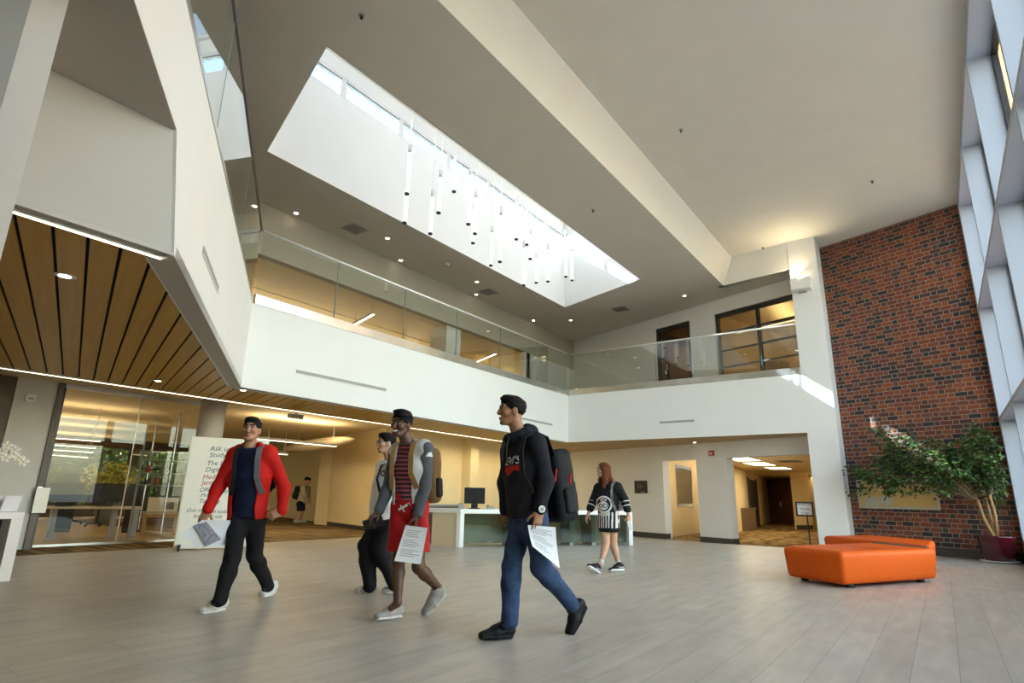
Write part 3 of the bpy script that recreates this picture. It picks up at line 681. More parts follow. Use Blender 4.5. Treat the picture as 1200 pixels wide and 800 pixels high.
MB().box(XG + .09, XG + .105, pq[3][1], pq[1][1], pq[3][2], pq[0][2]).build('plate', 'board_white', t, bevel=.003)
MB().box(XG + .04, XG + .09, 3.6, 3.66, .9, 1.0).build('bracket', 'alu', t)

# gallery window and door frames, narrow hall window
def framed(label, name, cat, s0, s1, z0, z1, mull, trans, off=.06, fw=.075):
    """dark glazed frame in the back wall plane between s0 and s1"""
    t = thing(name, label, cat, wp((s0 + s1) / 2, off, z0))
    up = np.array([0, 0, 1.0]); f = MB()
    def bar(sa, sb, za, zb): f.obox(wp((sa + sb) / 2, off, (za + zb) / 2), BDv, NB, up, abs(sb - sa) / 2, .05, (zb - za) / 2)
    bar(s0, s0 + fw, z0, z1); bar(s1 - fw, s1, z0, z1); bar(s0 + fw, s1 - fw, z1 - fw * 1.6, z1); bar(s0 + fw, s1 - fw, z0, z0 + fw)
    for m in mull: bar(m - fw / 2, m + fw / 2, z0 + fw, z1 - fw * 1.6)
    f.build('frame', 'black_frame', t)
    for z in trans: g = MB().obox(wp((s0 + s1) / 2, off, z), BDv, NB, up, (s1 - s0) / 2 - fw, .03, .022); g.build('transom', 'black_frame', t)
    es = [s0 + fw] + [v for m in mull for v in (m - fw / 2, m + fw / 2)] + [s1 - fw]
    for i in range(0, len(es), 2):
        MB().obox(wp((es[i] + es[i + 1]) / 2, off, (z0 + z1) / 2), BDv, NB, up, (es[i + 1] - es[i]) / 2, .006, (z1 - z0) / 2 - fw).build('pane', 'glass_dark', t)
    return t
framed('wide dark framed window of the upper study behind the back railing', 'gallery_window', 'window', -0.1, 2.34, 4.06, 6.2, [1.06], [4.62, 5.1, 5.61])
t = framed('dark framed glass door of the upper gallery behind the back railing', 'gallery_door', 'door', 3.28, 4.52, 4.0, 6.23, [4.2], [])
MB().obox(wp(4.12, -.03, 4.95), BDv, NB, (0, 0, 1), .012, .03, .09).build('door_handle', 'steel', t)
MB().obox(wp(4.2, -.0, 4.8), BDv, NB, (0, 0, 1), .02, .02, .05).build('lock_plate', 'white_plastic', t)

# hallway doors, counter, lights
def slab(name, label, cat, a, b_, z0, z1, t_, m, extra=None, nrm=None):
    a = np.array(a[:2], float); b_ = np.array(b_[:2], float); t = thing(name, label, cat, (*((a + b_) / 2), z0))
    MB().wallseg(a, b_, z0, z1, t_).build('leaf' if 'door' in name else 'body', m, t)
    if extra: extra(t, a, b_)
    return t
bk = np.array([-8.16, 36.9]); bv = (np.array([3.0, 17.5]) - bk); bv /= np.linalg.norm(bv); bnn = np.array([bv[1], -bv[0]])
if bnn[1] > 0: bnn = -bnn
def on_back(px, py=600):
    r = ray(px, py)[:2]
    A = np.array([[r[0], -bv[0]], [r[1], -bv[1]]]); s = np.linalg.solve(A, bk); return bk + bv * s[1]
dA, dB, dM = on_back(903), on_back(930), on_back(917)
zt = lambda px, py, q: EYE + (np.dot(q, ray(px, py)[:2]) / np.dot(ray(px, py)[:2], ray(px, py)[:2])) * ray(px, py)[2]
ht = zt(905, 564, dA)
t = thing('double_door', 'brown wooden double door at the far end of the carpeted hall', 'door', (*dM, ZF))
for u, v_ in ((dA, dM - bv * .01), (dM + bv * .01, dB)):
    lf = MB().wallseg(u + bnn * .03, v_ + bnn * .03, ZF + .02, ht, .03).build('door_leaf', 'door_brown', t)
f = MB().wallseg(dA - bv * .12 + bnn * .02, dA + bnn * .02, ZF, ht + .1, .05).wallseg(dB + bnn * .02, dB + bv * .12 + bnn * .02, ZF, ht + .1, .05).wallseg(dA + bnn * .02, dB + bnn * .02, ht, ht + .1, .05); f.build('frame', 'dark_wood', t)
MB().obox((*(dM + bnn * .12 + bv * .15), ZF + 1.0), (*bv, 0), (*bnn, 0), (0, 0, 1), .03, .04, .12).build('door_handle', 'steel', t)
la, lb = np.array(lh[1]), np.array(lh[2]); lv = (lb - la) / np.linalg.norm(lb - la); ln_ = np.array([lv[1], -lv[0]])
def on_left(px):
    r = ray(px, 600)[:2]; A = np.array([[r[0], -lv[0]], [r[1], -lv[1]]]); s = np.linalg.solve(A, la); return la + lv * s[1]
e0, e1 = on_left(879), on_left(888); hz = zt(876, 561, e0)
t = thing('hall_door', 'dark open doorway leaf on the left side of the carpeted hall', 'door', (*e0, ZF))
MB().wallseg(e0 + ln_ * .06, e1 + ln_ * .06, ZF, hz, .05).build('door_leaf', 'black', t)
f = MB().wallseg(e0 - lv * .25 + ln_ * .05, e0 + ln_ * .05, ZF, hz + .1, .05).wallseg(e1 + ln_ * .05, e1 + lv * .25 + ln_ * .05, ZF, hz + .1, .05); f.build('frame', 'base_dark', t)
k0, k1 = atz(866, 622, ZF)[:2], atz(876, 620.5, ZF)[:2]; kz = zt(870, 595, k0)
t = thing('hall_counter', 'brown panelled service counter on the left just inside the carpeted hall', 'counter', (*k0, ZF))
MB().prism([tuple(k0), tuple(k1), (k1[0] + .3, k1[1] + .3), (k0[0] + .3, k0[1] + .3)], ZF, kz - .04).build('body', 'brown_counter', t)
MB().prism([(k0[0] - .02, k0[1] - .05), (k1[0] + .04, k1[1] - .02), (k1[0] + .34, k1[1] + .34), (k0[0] + .28, k0[1] + .34)], kz - .04, kz).build('worktop', 'grey_brown', t)
for i, (px, py, l) in enumerate([(869, 537, 'nearest'), (890, 543, 'middle'), (912, 548, 'furthest')]):
    p = atz(px, py, 2.3); hx, hy = .36, .95 - .1 * i
    t = thing('panel_light', 'bright rectangular ceiling panel light of the carpeted hall, %s of three' % l, 'ceiling light', (p[0], p[1], 2.3), 'hall ceiling panels')
    MB().box(p[0] - hx, p[0] + hx, p[1] - hy, p[1] + hy, 2.285, 2.298).build('diffuser', 'lamp_panel', t)
    MB().box(p[0] - hx - .04, p[0] + hx + .04, p[1] - hy - .04, p[1] - hy, 2.28, 2.3).box(p[0] - hx - .04, p[0] + hx + .04, p[1] + hy, p[1] + hy + .04, 2.28, 2.3).box(p[0] - hx - .04, p[0] - hx, p[1] - hy, p[1] + hy, 2.28, 2.3).box(p[0] + hx, p[0] + hx + .04, p[1] - hy, p[1] + hy, 2.28, 2.3).build('frame', 'white_plastic', t)
p = atz(925, 540, 2.3); t = thing('hall_vent', 'grey air vent in the hall ceiling right of the panel lights', 'vent', (p[0], p[1], 2.3))
MB().box(p[0] - .35, p[0] + .35, p[1] - .5, p[1] + .5, 2.285, 2.3).build('frame', 'vent_grey', t); MB().box(p[0] - .28, p[0] + .28, p[1] - .42, p[1] + .42, 2.28, 2.286).build('louvres', 'grey_brown', t)
# dark window in the narrow hall
nn = np.array([nd[1], -nd[0], 0]);
if nn[1] > 0: nn = -nn
wq = [onplane(x, y, nb0, nn) for x, y in ((793, 546), (811, 550), (811, 591), (793, 592))]
z0, z1 = min(w[2] for w in wq), max(w[2] for w in wq)
t = thing('hall_window', 'dark framed interior window on the yellow wall inside the first doorway', 'window', (wq[3] + wq[2]) / 2)
cw = (wq[0] + wq[2]) / 2; hl = np.linalg.norm((wq[2] - wq[3])[:2]) / 2; cz = (z0 + z1) / 2
MB().obox((cw[0], cw[1], cz) + nn * .02, nd, nn, (0, 0, 1), hl, .02, (z1 - z0) / 2).build('pane', 'vent_dark', t)
f = MB()
for sg in (-1, 1):
    f.obox(np.array((cw[0], cw[1], cz)) + nd * sg * hl + nn * .03, nd, nn, (0, 0, 1), .05, .04, (z1 - z0) / 2 + .05)
    f.obox(np.array((cw[0], cw[1], cz + sg * (z1 - z0) / 2)) + nn * .03, nd, nn, (0, 0, 1), hl, .04, .05)
f.build('frame', 'black_frame', t)
nq = onplane(816, 556, nb0, nn) + nn * .03; t = thing('hall_poster', 'brown notice panel low on the yellow wall right of the dark interior window', 'panel', nq)
nq2 = onplane(817, 592, nb0, nn) + nn * .02
MB().obox(nq2, nd, nn, (0, 0, 1), .22, .015, .38).build('board', 'brown_counter', t); MB().obox(nq2 + nn * .016, nd, nn, (0, 0, 1), .17, .004, .3).build('face', 'grey_brown', t)

# ------------------------------------------------------------------ watch your step sign
sx, sy = -2.66, 15.28
sb = atz(950.5, 641, ZF); sd_ = np.linalg.norm(at(950, 600, 15.6)[:2])
spt = at(945.5, 600, 15.75); spb = np.array([spt[0], spt[1], ZF])
vx = np.array([ray(949, 600)[0], ray(949, 600)[1], 0]); vx /= np.linalg.norm(vx); vr = np.array([vx[1], -vx[0], 0])
t = thing('floor_sign', 'black framed WATCH YOUR STEP sign on a pole at the edge of the carpeted hall', 'sign', spb)
zt1, zt0 = at(947, 588, 15.75)[2], at(947, 605, 15.75)[2]; hc = (zt0 + zt1) / 2; hh = (zt1 - zt0) / 2
MB().lathe([(.17, 0), (.17, .012), (.03, .03), (.012, .04)], spb, 24).build('base', 'black', t, smooth=True)
MB().lathe([(.014, .03), (.014, zt0 - ZF)], spb, 10).build('pole', 'black', t, smooth=True)
ct = np.array([spb[0], spb[1], hc]) - vr * .04
MB().obox(ct, vr, vx, (0, 0, 1), .185, .012, hh).build('frame', 'black', t, bevel=.004)
fc = MB().obox(ct - vx * .0135, vr, vx, (0, 0, 1), .15, .002, hh - .035).build('face', 'paper', t)
for i, wd in enumerate(('WATCH', 'YOUR', 'STEP')):
    v, f = text_mesh(wd, .078, align='CENTER')
    MB().add([ct - vx * .0165 + vr * p[0] + np.array([0, 0, .070 - .095 * i + p[1]]) for p in v], f).build('lettering', 'ink', fc)

# ------------------------------------------------------------------ whiteboard on castors
q = atz(204, 645, 0.0); vd = np.array([q[0], q[1], 0]); vd /= np.linalg.norm(vd); vr = np.array([vd[1], -vd[0], 0])
bl = onplane(203.5, 643, q, vd); tl = onplane(225, 511, q, vd); br_ = onplane(290, 641, q, vd)
wdt = 1.28; zb, ztp = bl[2], tl[2]
t = thing('whiteboard', 'large rolling whiteboard with handwritten notes behind the man in red', 'whiteboard', q + vr * wdt / 2)
MB().obox(bl + vr * wdt / 2 + np.array([0, 0, (ztp - zb) / 2]) , vr, vd, (0, 0, 1), wdt / 2, .02, (ztp - zb) / 2).build('panel', 'board_white', t, bevel=.008)
f = MB()
for sgn in (0, 1): f.obox(bl + vr * (wdt * sgn) + vd * .02 + np.array([0, 0, (ztp - zb) / 2]), vr, vd, (0, 0, 1), .012, .03, (ztp - zb) / 2)
f.build('edge_frame', 'beige_panel', t)
for sgn in (.06, wdt - .06):
    c = q + vr * sgn
    ft = MB().obox(c + vd * .1 + np.array([0, 0, .05 + zb]), vd, vr, (0, 0, 1), .3, .025, .02).build('foot', 'black', t)
    for s2 in (-.17, .36):
        MB().tube([c + vd * s2 - vr * .015 + np.array([0, 0, .045]), c + vd * s2 + vr * .015 + np.array([0, 0, .045])], .045, 16).build('castor', 'black', ft)
lines = [('Ask us Print', 0.315, 1.60, .125, 'ink'), ('Study Room', .325, 1.49, .12, 'ink'), ('The Lower', .30, 1.345, .115, 'ink'), ('Digital Wing', .295, 1.235, .115, 'ink'), ('Media Room', .27, 1.105, .11, 'ink_red'), ('Jenny Cole', .27, 1.01, .105, 'ink_red'),
         ('Office hours', .25, .89, .10, 'ink'), ('Monday', .285, .805, .085, 'ink'), ('Tuesday', .265, .70, .10, 'ink'), ('Out of town today', .10, .545, .09, 'ink'), ('for more call', .22, .455, .085, 'ink')]
for m_ in ('ink', 'ink_red'):
    for txt, u, z, sz, mm in lines:
        if mm != m_: continue
        b = MB()
        v, f = text_mesh(txt, sz)
        sh = .12
        for v, f in words(v, f, sz * .17):
            MB().add([bl + vr * (u + p[0] + sh * p[1]) - vd * .0225 + np.array([0, 0, z + .05 + p[1] + .012 * math.sin(9 * p[0])]) for p in v], f).build('writing', m_, t)

# ------------------------------------------------------------------ reception desk
DL, D1, D2 = atz(505, 638.5), atz(538, 641), atz(742, 638.7)
dd = (D2 - D1) / np.linalg.norm(D2 - D1); dn = np.array([-dd[1], dd[0], 0])      # dn points behind the desk
HT = 0.735
t = thing('reception_desk', 'long white waterfall reception desk with glass front and beige end panel', 'desk', (D1 + D2) / 2)
Lg = np.linalg.norm(D2 - D1)
def dp(s, o): p = D1 + dd * s + dn * o; return (p[0], p[1])
MB().prism([dp(0, 0), dp(Lg, 0), dp(Lg + .0, .72), dp(-.62, .72)], HT - .085, HT).build('worktop', 'desk_white', t, bevel=.006)
MB().prism([dp(0, 0), dp(.085, 0), dp(.085, .06), dp(-.06, .06)], 0, HT - .085).build('leg_panel', 'desk_white', t)
MB().prism([dp(Lg - .10, 0), dp(Lg, 0), dp(Lg, .72), dp(Lg - .10, .72)], 0, HT - .085).build('leg_panel', 'desk_white', t)
MB().prism([tuple(DL[:2]), tuple((D1 + np.array([-.02, .02, 0]))[:2]), (D1[0] - .04, D1[1] + .06), (DL[0], DL[1] + .04)], 0, HT - .01).build('end_panel', 'beige_panel', t)
MB().prism([dp(.09, .10), dp(Lg - .1, .10), dp(Lg - .1, .112), dp(.09, .112)], .06, HT - .10).build('glass_front', 'glass_desk', t)
for s_ in (1.15, 2.55, 3.1):
    MB().prism([dp(s_, .14), dp(s_ + .09, .14), dp(s_ + .09, .6), dp(s_, .6)], 0, HT - .09).build('support', 'vent_grey', t)
MB().prism([dp(.05, .64), dp(Lg - .12, .64), dp(Lg - .12, .68), dp(.05, .68)], .03, HT - .09).build('modesty_panel', 'beige_panel', t)
b = MB()
for s_ in (.62, 1.5, 2.4, 3.4):
    for k in range(3): b.ball((*dp(s_ + .05 * k, .095), .09), .012, n=8, m=6)
b.build('glass_clips', 'steel', t, smooth=True)
# computer on the desk
mp_ = D1 + dd * .42 + dn * .40
t = thing('computer_monitor', 'black flat computer monitor on the left end of the reception desk', 'monitor', (mp_[0], mp_[1], HT))
mu = np.array([.55, .83, 0]); mu = np.array([0.80, .60, 0]); mn = np.array([-mu[1], mu[0], 0])
MB().obox(mp_ + np.array([0, 0, HT + .27]), mu, mn + np.array([0, 0, .12]), np.array([0, 0, 1]) - mn * .12, .22, .018, .165).build('screen', 'black', t, bevel=.006)
MB().obox(mp_ + mn * .03 + np.array([0, 0, HT + .09]), mu, mn, (0, 0, 1), .07, .012, .09).build('stand', 'black', t)
MB().obox(mp_ + np.array([0, 0, HT + .008]), mu, mn, (0, 0, 1), .12, .08, .008).build('foot', 'black', t, bevel=.004)
kp = mp_ - mu * .28
t = thing('card_printer', 'small grey receipt printer left of the monitor on the desk', 'printer', (kp[0], kp[1], HT))
MB().obox(kp + np.array([0, 0, HT + .05]), mu, mn, (0, 0, 1), .06, .07, .05).build('body', 'vent_grey', t, bevel=.012); MB().obox(kp + np.array([0, 0, HT + .102]), mu, mn, (0, 0, 1), .045, .04, .004).build('lid', 'black', t)
kp = mp_ + mu * .34
t = thing('desk_phone', 'low grey desk phone right of the monitor on the desk', 'phone', (kp[0], kp[1], HT))
MB().obox(kp + np.array([0, 0, HT + .03]), mu, mn, (0, 0, 1), .08, .07, .03).build('base', 'vent_grey', t, bevel=.01); MB().obox(kp - mu * .05 + np.array([0, 0, HT + .07]), mn, mu, (0, 0, 1), .08, .02, .012).build('handset', 'black', t, bevel=.006)
kp = mp_ + dd * 1.1
t = thing('paper_tray', 'flat tan paper tray on the desk worktop left of the hooded man', 'tray', (kp[0], kp[1], HT))
MB().obox(kp + np.array([0, 0, HT + .012]), dd, dn, (0, 0, 1), .19, .12, .012).build('tray', 'brown_counter', t, bevel=.004); MB().obox(kp + np.array([0, 0, HT + .03]), dd, dn, (0, 0, 1), .17, .1, .006).build('paper_stack', 'paper', t)
# low dark back counter behind the desk end
cb = atz(500, 633)
t = thing('back_counter', 'low dark grey counter seen over the beige end of the reception desk', 'counter', cb + np.array([-.5, 1.0, 0]))
c0 = at(497, 600, np.hypot(DL[0], DL[1]) + .35); c1 = at(541, 600, np.hypot(DL[0], DL[1]) + .75)
cdv = np.array([c1[0] - c0[0], c1[1] - c0[1], 0]); cdv /= np.linalg.norm(cdv); cnv = np.array([-cdv[1], cdv[0], 0])
zc = at(515, 591, np.hypot(DL[0], DL[1]) + .5)[2]
MB().prism([tuple(c0[:2]), tuple(c1[:2]), tuple((c1 + cnv * .4)[:2]), tuple((c0 + cnv * .4)[:2])], .02, zc - .03).build('body', 'grey_brown', t)
MB().prism([tuple((c0 - cdv * .02 - cnv * .02)[:2]), tuple((c1 - cnv * .02)[:2]), tuple((c1 + cnv * .42)[:2]), tuple((c0 - cdv * .02 + cnv * .42)[:2])], zc - .03, zc).build('worktop', 'vent_grey', t)
MB().prism([tuple((c0 + cnv * .05)[:2]), tuple((c1 + cnv * .05)[:2]), tuple((c1 + cnv * .35)[:2]), tuple((c0 + cnv * .35)[:2])], 0, .02).build('plinth', 'black', t)

# ------------------------------------------------------------------ left counter with orchid
c0 = atz(11.5, 680.5); ch = .72
lt = thing('side_counter', 'white waterfall counter at the left edge carrying an orchid', 'counter', (c0[0] - .3, c0[1] - .6, 0))
vdc = np.array([c0[0], c0[1], 0]); vdc /= np.linalg.norm(vdc); fu = np.array([0.22, -0.975, 0]); fu /= np.linalg.norm(fu)   # along the front, away to the left edge
fb = np.array([-1, -.12, 0]); fb /= np.linalg.norm(fb)
def cpnt(u, v_): p = c0 + fu * u + fb * v_; return (p[0], p[1])
MB().prism([cpnt(0, 0), cpnt(1.6, 0), cpnt(1.6, .75), cpnt(0, .75)], ch - .07, ch).build('worktop', 'desk_white', lt, bevel=.005)
MB().prism([cpnt(0, 0), cpnt(.12, 0), cpnt(.12, .75), cpnt(0, .75)], 0, ch - .07).build('leg_panel', 'desk_white', lt, bevel=.004)
MB().prism([cpnt(.12, .2), cpnt(1.6, .2), cpnt(1.6, .23), cpnt(.12, .23)], .05, ch - .07).build('modesty_panel', 'base_dark', lt)
MB().prism([cpnt(1.5, 0), cpnt(1.6, 0), cpnt(1.6, .75), cpnt(1.5, .75)], 0, ch - .07).build('leg_panel', 'desk_white', lt)
for i, (u, v_, l) in enumerate(((.08, .18, 'right'), (.30, .16, 'left'))):
    c = np.array([*cpnt(u, v_), ch]); t = thing('card_holder', 'small folded white card standing on the side counter, %s of the pair' % l, 'card', c, 'cards on the side counter')
    MB().obox(c + np.array([0, 0, .09]), fu, np.array([*fb[:2], .35]), np.array([-.35 * fb[0], -.35 * fb[1], 1]), .085, .003, .09).build('front_leaf', 'paper', t)
    MB().obox(c + fb * .07 + np.array([0, 0, .085]), fu, np.array([*fb[:2], -.45]), np.array([.45 * fb[0], .45 * fb[1], 1]), .085, .003, .09).build('back_leaf', 'paper', t)
op = np.array([*cpnt(.42, .38), ch])
t = thing('potted_orchid', 'white moth orchid arching in a dark pot on the side counter', 'orchid', op)
MB().lathe([(.05, 0), (.07, .02), (.085, .15), (.08, .16), (.07, .155), (.06, .05)], op, 20).build('pot', 'black', t, smooth=True)
b = MB()
for k in range(5):
    a = k * 1.26; d_ = np.array([math.cos(a), math.sin(a), 0]); s_ = np.array([-d_[1], d_[0], 0]); o = op + np.array([0, 0, .15])
    b.add([o - s_ * .02, o + s_ * .02, o + d_ * .13 + s_ * .035 + np.array([0, 0, .08]), o + d_ * .13 - s_ * .035 + np.array([0, 0, .08]), o + d_ * .25 + np.array([0, 0, .03])], [(0, 1, 2, 3), (3, 2, 4)])
b.build('leaves', 'green_stem', t)
tgt = [at(12, 524, np.linalg.norm(op[:2]) + .1), at(28, 535, np.linalg.norm(op[:2]))]
st = op + np.array([0, 0, .12]); mid = at(1, 540, np.linalg.norm(op[:2]) + .05)
path = [st, st * .5 + mid * .5 + np.array([0, 0, .1]), mid, tgt[0] + np.array([0, 0, .02]), tgt[1]]
MB().tube(path, [.006, .005, .004, .003, .003], 8).build('stem', 'green_stem', t, smooth=True)
dd_o = np.linalg.norm(op[:2])
for k, (px, py) in enumerate(((3, 528), (9, 522), (13, 531), (18, 527), (22, 536), (28, 541), (7, 536))):
    c = at(px, py, dd_o + rng.uniform(-.05, .05)); b = MB(); vv = -c.copy(); vv[2] = 0; vv /= np.linalg.norm(vv); rr = np.array([-vv[1], vv[0], 0]); up = np.array([0, 0, 1.0])
    for m_ in range(5):
        a = m_ * 2 * math.pi / 5 + .3; e = rr * math.cos(a) + up * math.sin(a); g = rr * -math.sin(a) + up * math.cos(a)
        b.add([c + vv * .004, c + e * .035 + g * .022 + vv * .012, c + e * .06, c + e * .035 - g * .022 + vv * .012], [(0, 1, 2, 3)])
    fl = b.build('flower', 'orchid', t); MB().ball(c + vv * .01, .009, n=8, m=6).build('centre', 'orchid_centre', fl, smooth=True)

# ------------------------------------------------------------------ orange benches
def rbox_loft(A, B, C, D, z0, z1, rad=.06, slope=.05):
    """rounded upholstered block over plan quad A B C D"""
    pts = [np.array(p[:2], float) for p in (A, B, C, D)]; cen = sum(pts) / 4
    def ring(off, z, n=5):
        out = []
        for i in range(4):
            p, pr, nx_ = pts[i], pts[i - 1], pts[(i + 1) % 4]
            u = (pr - p) / np.linalg.norm(pr - p); w = (nx_ - p) / np.linalg.norm(nx_ - p)
            r_ = max(rad - off * .0, .01)
            q = p + (u + w) * off
            for k in range(n):
                s = k / (n - 1); a0 = q + u * r_; a1 = q + w * r_
                out.append(((1 - s) ** 2 * a0 + 2 * s * (1 - s) * q + s * s * a1, z))
        return [(x[0], x[1], z_) for x, z_ in out]
    prof = [(slope + .05, z0), (slope + .015, z0 + .01), (slope, z0 + .04)]
    for k in range(1, 6): prof.append((slope * (1 - k / 6.0), z0 + .04 + (z1 - rad - z0 - .04) * k / 6.0))
    for k in range(0, 7): a = math.pi / 2 * k / 6; prof.append((rad * (1 - math.cos(a)), z1 - rad + rad * math.sin(a)))
    rings = [ring(o, z) for o, z in prof]; n = len(rings[0]); v = [p for r_ in rings for p in r_]; f = []
    for i in range(len(rings) - 1):
        for k in range(n): f.append((i * n + k, i * n + (k + 1) % n, (i + 1) * n + (k + 1) % n, (i + 1) * n + k))
    f += [tuple(range(n))[::-1], tuple(range((len(rings) - 1) * n, len(rings) * n))]
    return MB().add(v, f)
def bench(label, A, B, C, D, z1, dark_edge, s0=.0):
    pts = [np.array(p[:2], float) for p in (A, B, C, D)]; cen = sum(pts) / 4
    t = thing('upholstered_bench', label, 'bench', (*cen, 0), 'orange lounge benches')
    body = rbox_loft(A, B, C, D, .045, z1, slope=.02).build('cushion', 'orange', t, smooth=True)
    seam = MB(); p = pts[1] * .52 + pts[2] * .48; q_ = pts[0] * .52 + pts[3] * .48; u = (q_ - p) / np.linalg.norm(q_ - p)
    seam.tube([(*(p + u * .045), .13), (*(p + u * .012), z1 - .06), (*(p + u * .03), z1 - .012), (*(p + u * .07), z1 + .001), (*(q_ - u * .07), z1 + .001)], .004, 6).build('seam', 'orange', body)
    e = MB(); i, j = dark_edge; a, b_ = pts[i], pts[j]; d = (b_ - a) / np.linalg.norm(b_ - a); nn_ = np.array([d[1], -d[0]])
    if np.dot(nn_, (a + b_) / 2 - cen) < 0: nn_ = -nn_
    a = a + (b_ - a) * s0; e.wallseg(a + d * .05 - nn_ * .02, b_ - d * .05 - nn_ * .02, .13, z1 - .02, (.036 if np.cross(d, nn_) > 0 else -.036)); e.build('end_fabric', 'grey_brown', body)
    for p_ in pts:
        c = cen + (p_ - cen) * .74; MB().lathe([(.045, 0), (.05, .015), (.05, .10)], (c[0], c[1], 0), 16).build('foot', 'black', t, smooth=True)
    MB().prism([tuple(cen + (p_ - cen) * .8) for p_ in pts], .05, .10).build('base_frame', 'black', t)
    return t
A = atz(920, 679)[:2]; B = atz(991, 691)[:2]; C = atz(1103, 682.5)[:2]; D = A + (C - B) * 1.02 + np.array([-.1, .1]); pp = (A + C) / 2
bench('front orange upholstered bench on the tiles, nearest the tripod', A, B, C, D, .435, (2, 3))
A2 = np.array([-1.86, 12.35]); B2 = np.array([-.24, 10.9]); C2 = np.array([-.2, 12.5]); D2_ = np.array([-1.2, 13.5])
bench('rear orange bench half hidden behind the front one, near the brick wall', A2, B2, C2, D2_, .435, (0, 1), .5)

# ------------------------------------------------------------------ bulletin board and plant by the brick wall
t = thing('bulletin_board', 'wide framed tan pinboard on the brick wall partly covered by fig leaves', 'notice board', bp(.95, 1.2, .02))
def bbx(u0, u1, v0, v1, o0, o1): return MB().obox(bp((u0 + u1) / 2, (v0 + v1) / 2, (o0 + o1) / 2), (.9494, -.314, 0), (.314, .9494, 0), (0, 0, 1), (u1 - u0) / 2, (o1 - o0) / 2, (v1 - v0) / 2)
U0, U1, V0, V1 = .19, 1.77, .91, 1.53
bbx(U0, U1, V0, V1, 0.005, .025).build('panel', 'cork', t)
f = MB()
for a in ((U0, U1, V1 - .05, V1), (U0, U1, V0, V0 + .05), (U0, U0 + .05, V0, V1), (U1 - .05, U1, V0, V1)):
    g = bbx(*a, .02, .045); f.add(g.v, g.f)
f.build('frame', 'pale_frame', t)
for u, v_, l in ((.45, 1.06, 'left'), (.74, 1.08, 'right')):
    pr_ = tag(bbx(u - .12, u + .15, v_ - .09, v_ + .1, .026, .029).build('notice_sheet', 'pale_frame'), 'pale sheet pinned low on the tan pinboard, %s one' % l, 'paper', 'sheets on the pinboard')

px0, py0 = atz(1171, 655.5)[:2]; pc = np.array([0.72, 14.70, 0])
t = thing('potted_fig', 'large leaning weeping fig in a glossy maroon pot by the brick wall', 'potted tree', pc)
MB().lathe([(.24, .0), (.29, .012), (.31, .03), (.30, .035), (.05, .03)], pc, 32).build('saucer', 'saucer', t, smooth=True)
pot = MB().lathe([(.19, .032), (.225, .05), (.255, .16), (.275, .30), (.285, .43), (.30, .455), (.30, .475), (.285, .48), (.265, .465), (.26, .42)], pc, 40).build('pot', 'maroon', t, smooth=True)
MB().lathe([(.262, .415), (.255, .425), (.1, .435)], pc, 24).build('soil', 'soil', pot, smooth=True)
FDp = 14.45
def atp(px, py, oy=0.0): return onplane(px, py, [0, FDp + oy, 0], np.array([0, 1.0, 0]))
base = pc + np.array([0.0, 0, .42])
trk = thing  # alias unused
trunkb = MB()
forks = [atp(1146, 586), atp(1153, 575, .1), atp(1160, 580, -.1)]
for i, fk in enumerate(forks):
    s0 = base + np.array([-.02 + .02 * i, .02 * (i - 1), 0]); md = (s0 + fk) / 2 + np.array([.03 * (i - 1), 0.02, 0.02])
    trunkb.tube([s0, md, fk], [.032, .026, .02], 10)
trunkb.build('trunk', 'bark', t, smooth=True)
BL = [(1150, 525, 30, 20, 16), (1172, 545, 18, 22, 10), (1118, 535, 30, 18, 16), (1085, 537, 38, 18, 18), (1050, 540, 34, 17, 16), (1024, 546, 26, 15, 14), (1002, 556, 13, 12, 6), (1060, 563, 36, 11, 13), (1028, 567, 20, 9, 6), (1108, 560, 34, 15, 16),
      (1150, 560, 30, 16, 12), (1178, 573, 13, 16, 5), (1038, 514, 16, 11, 5), (1024, 500, 9, 9, 3), (1066, 520, 16, 8, 5), (1194, 568, 4, 9, 1), (1136, 512, 16, 10, 6), (1100, 577, 26, 7, 4), (1010, 575, 12, 6, 2), (1055, 578, 24, 6, 3), (1168, 590, 12, 12, 3), (1145, 510, 26, 12, 8), (1180, 525, 10, 18, 5), (1075, 515, 20, 10, 5)]
tw = MB(); lf = MB(); rl = random.Random(3)
for (cx, cy, rx, ry, nb) in BL:
    fk = forks[0] if cx < 1130 else (forks[1] if cx < 1160 else forks[2])
    for k in range(nb):
        a = rl.uniform(0, 6.283); rr = math.sqrt(rl.uniform(0, 1))
        tip = atp(cx + rx * rr * math.cos(a), cy + ry * rr * math.sin(a), rl.uniform(-.38, .38))
        mid = fk * .45 + tip * .55 + np.array([0, 0, .12 + .1 * rl.random()])
        if k % 5 == 0: tw.tube([fk, mid, tip], [.010, .006, .0025], 5, cap=False)
        ln = tip - mid; ln /= np.linalg.norm(ln)
        for m_ in range(30):
            s = rl.uniform(-.02, .30); c = tip - ln * s + np.array([rl.gauss(0, .055), rl.gauss(0, .055), rl.gauss(0, .045)])
            d = np.array([rl.gauss(0, 1), rl.gauss(0, 1), rl.uniform(-1.4, .3)]) + ln * .6; d /= np.linalg.norm(d)
            w = np.cross(d, [rl.gauss(0, 1), rl.gauss(0, 1), rl.gauss(0, 1) + .5]); w /= np.linalg.norm(w); nrm_ = np.cross(w, d); L_ = rl.uniform(.07, .12); W_ = L_ * .22
            if np.dot(c - bp(0, 0), [.314, .949, 0]) > -.14 or c[0] > 1.0: continue
            lf.add([c, c + d * L_ * .4 + w * W_ + nrm_ * .006, c + d * L_, c + d * L_ * .4 - w * W_ + nrm_ * .006], [(0, 1, 2), (0, 2, 3)], rl.choice((0, 0, 1, 2)))
tw.build('branches', 'twig', t)
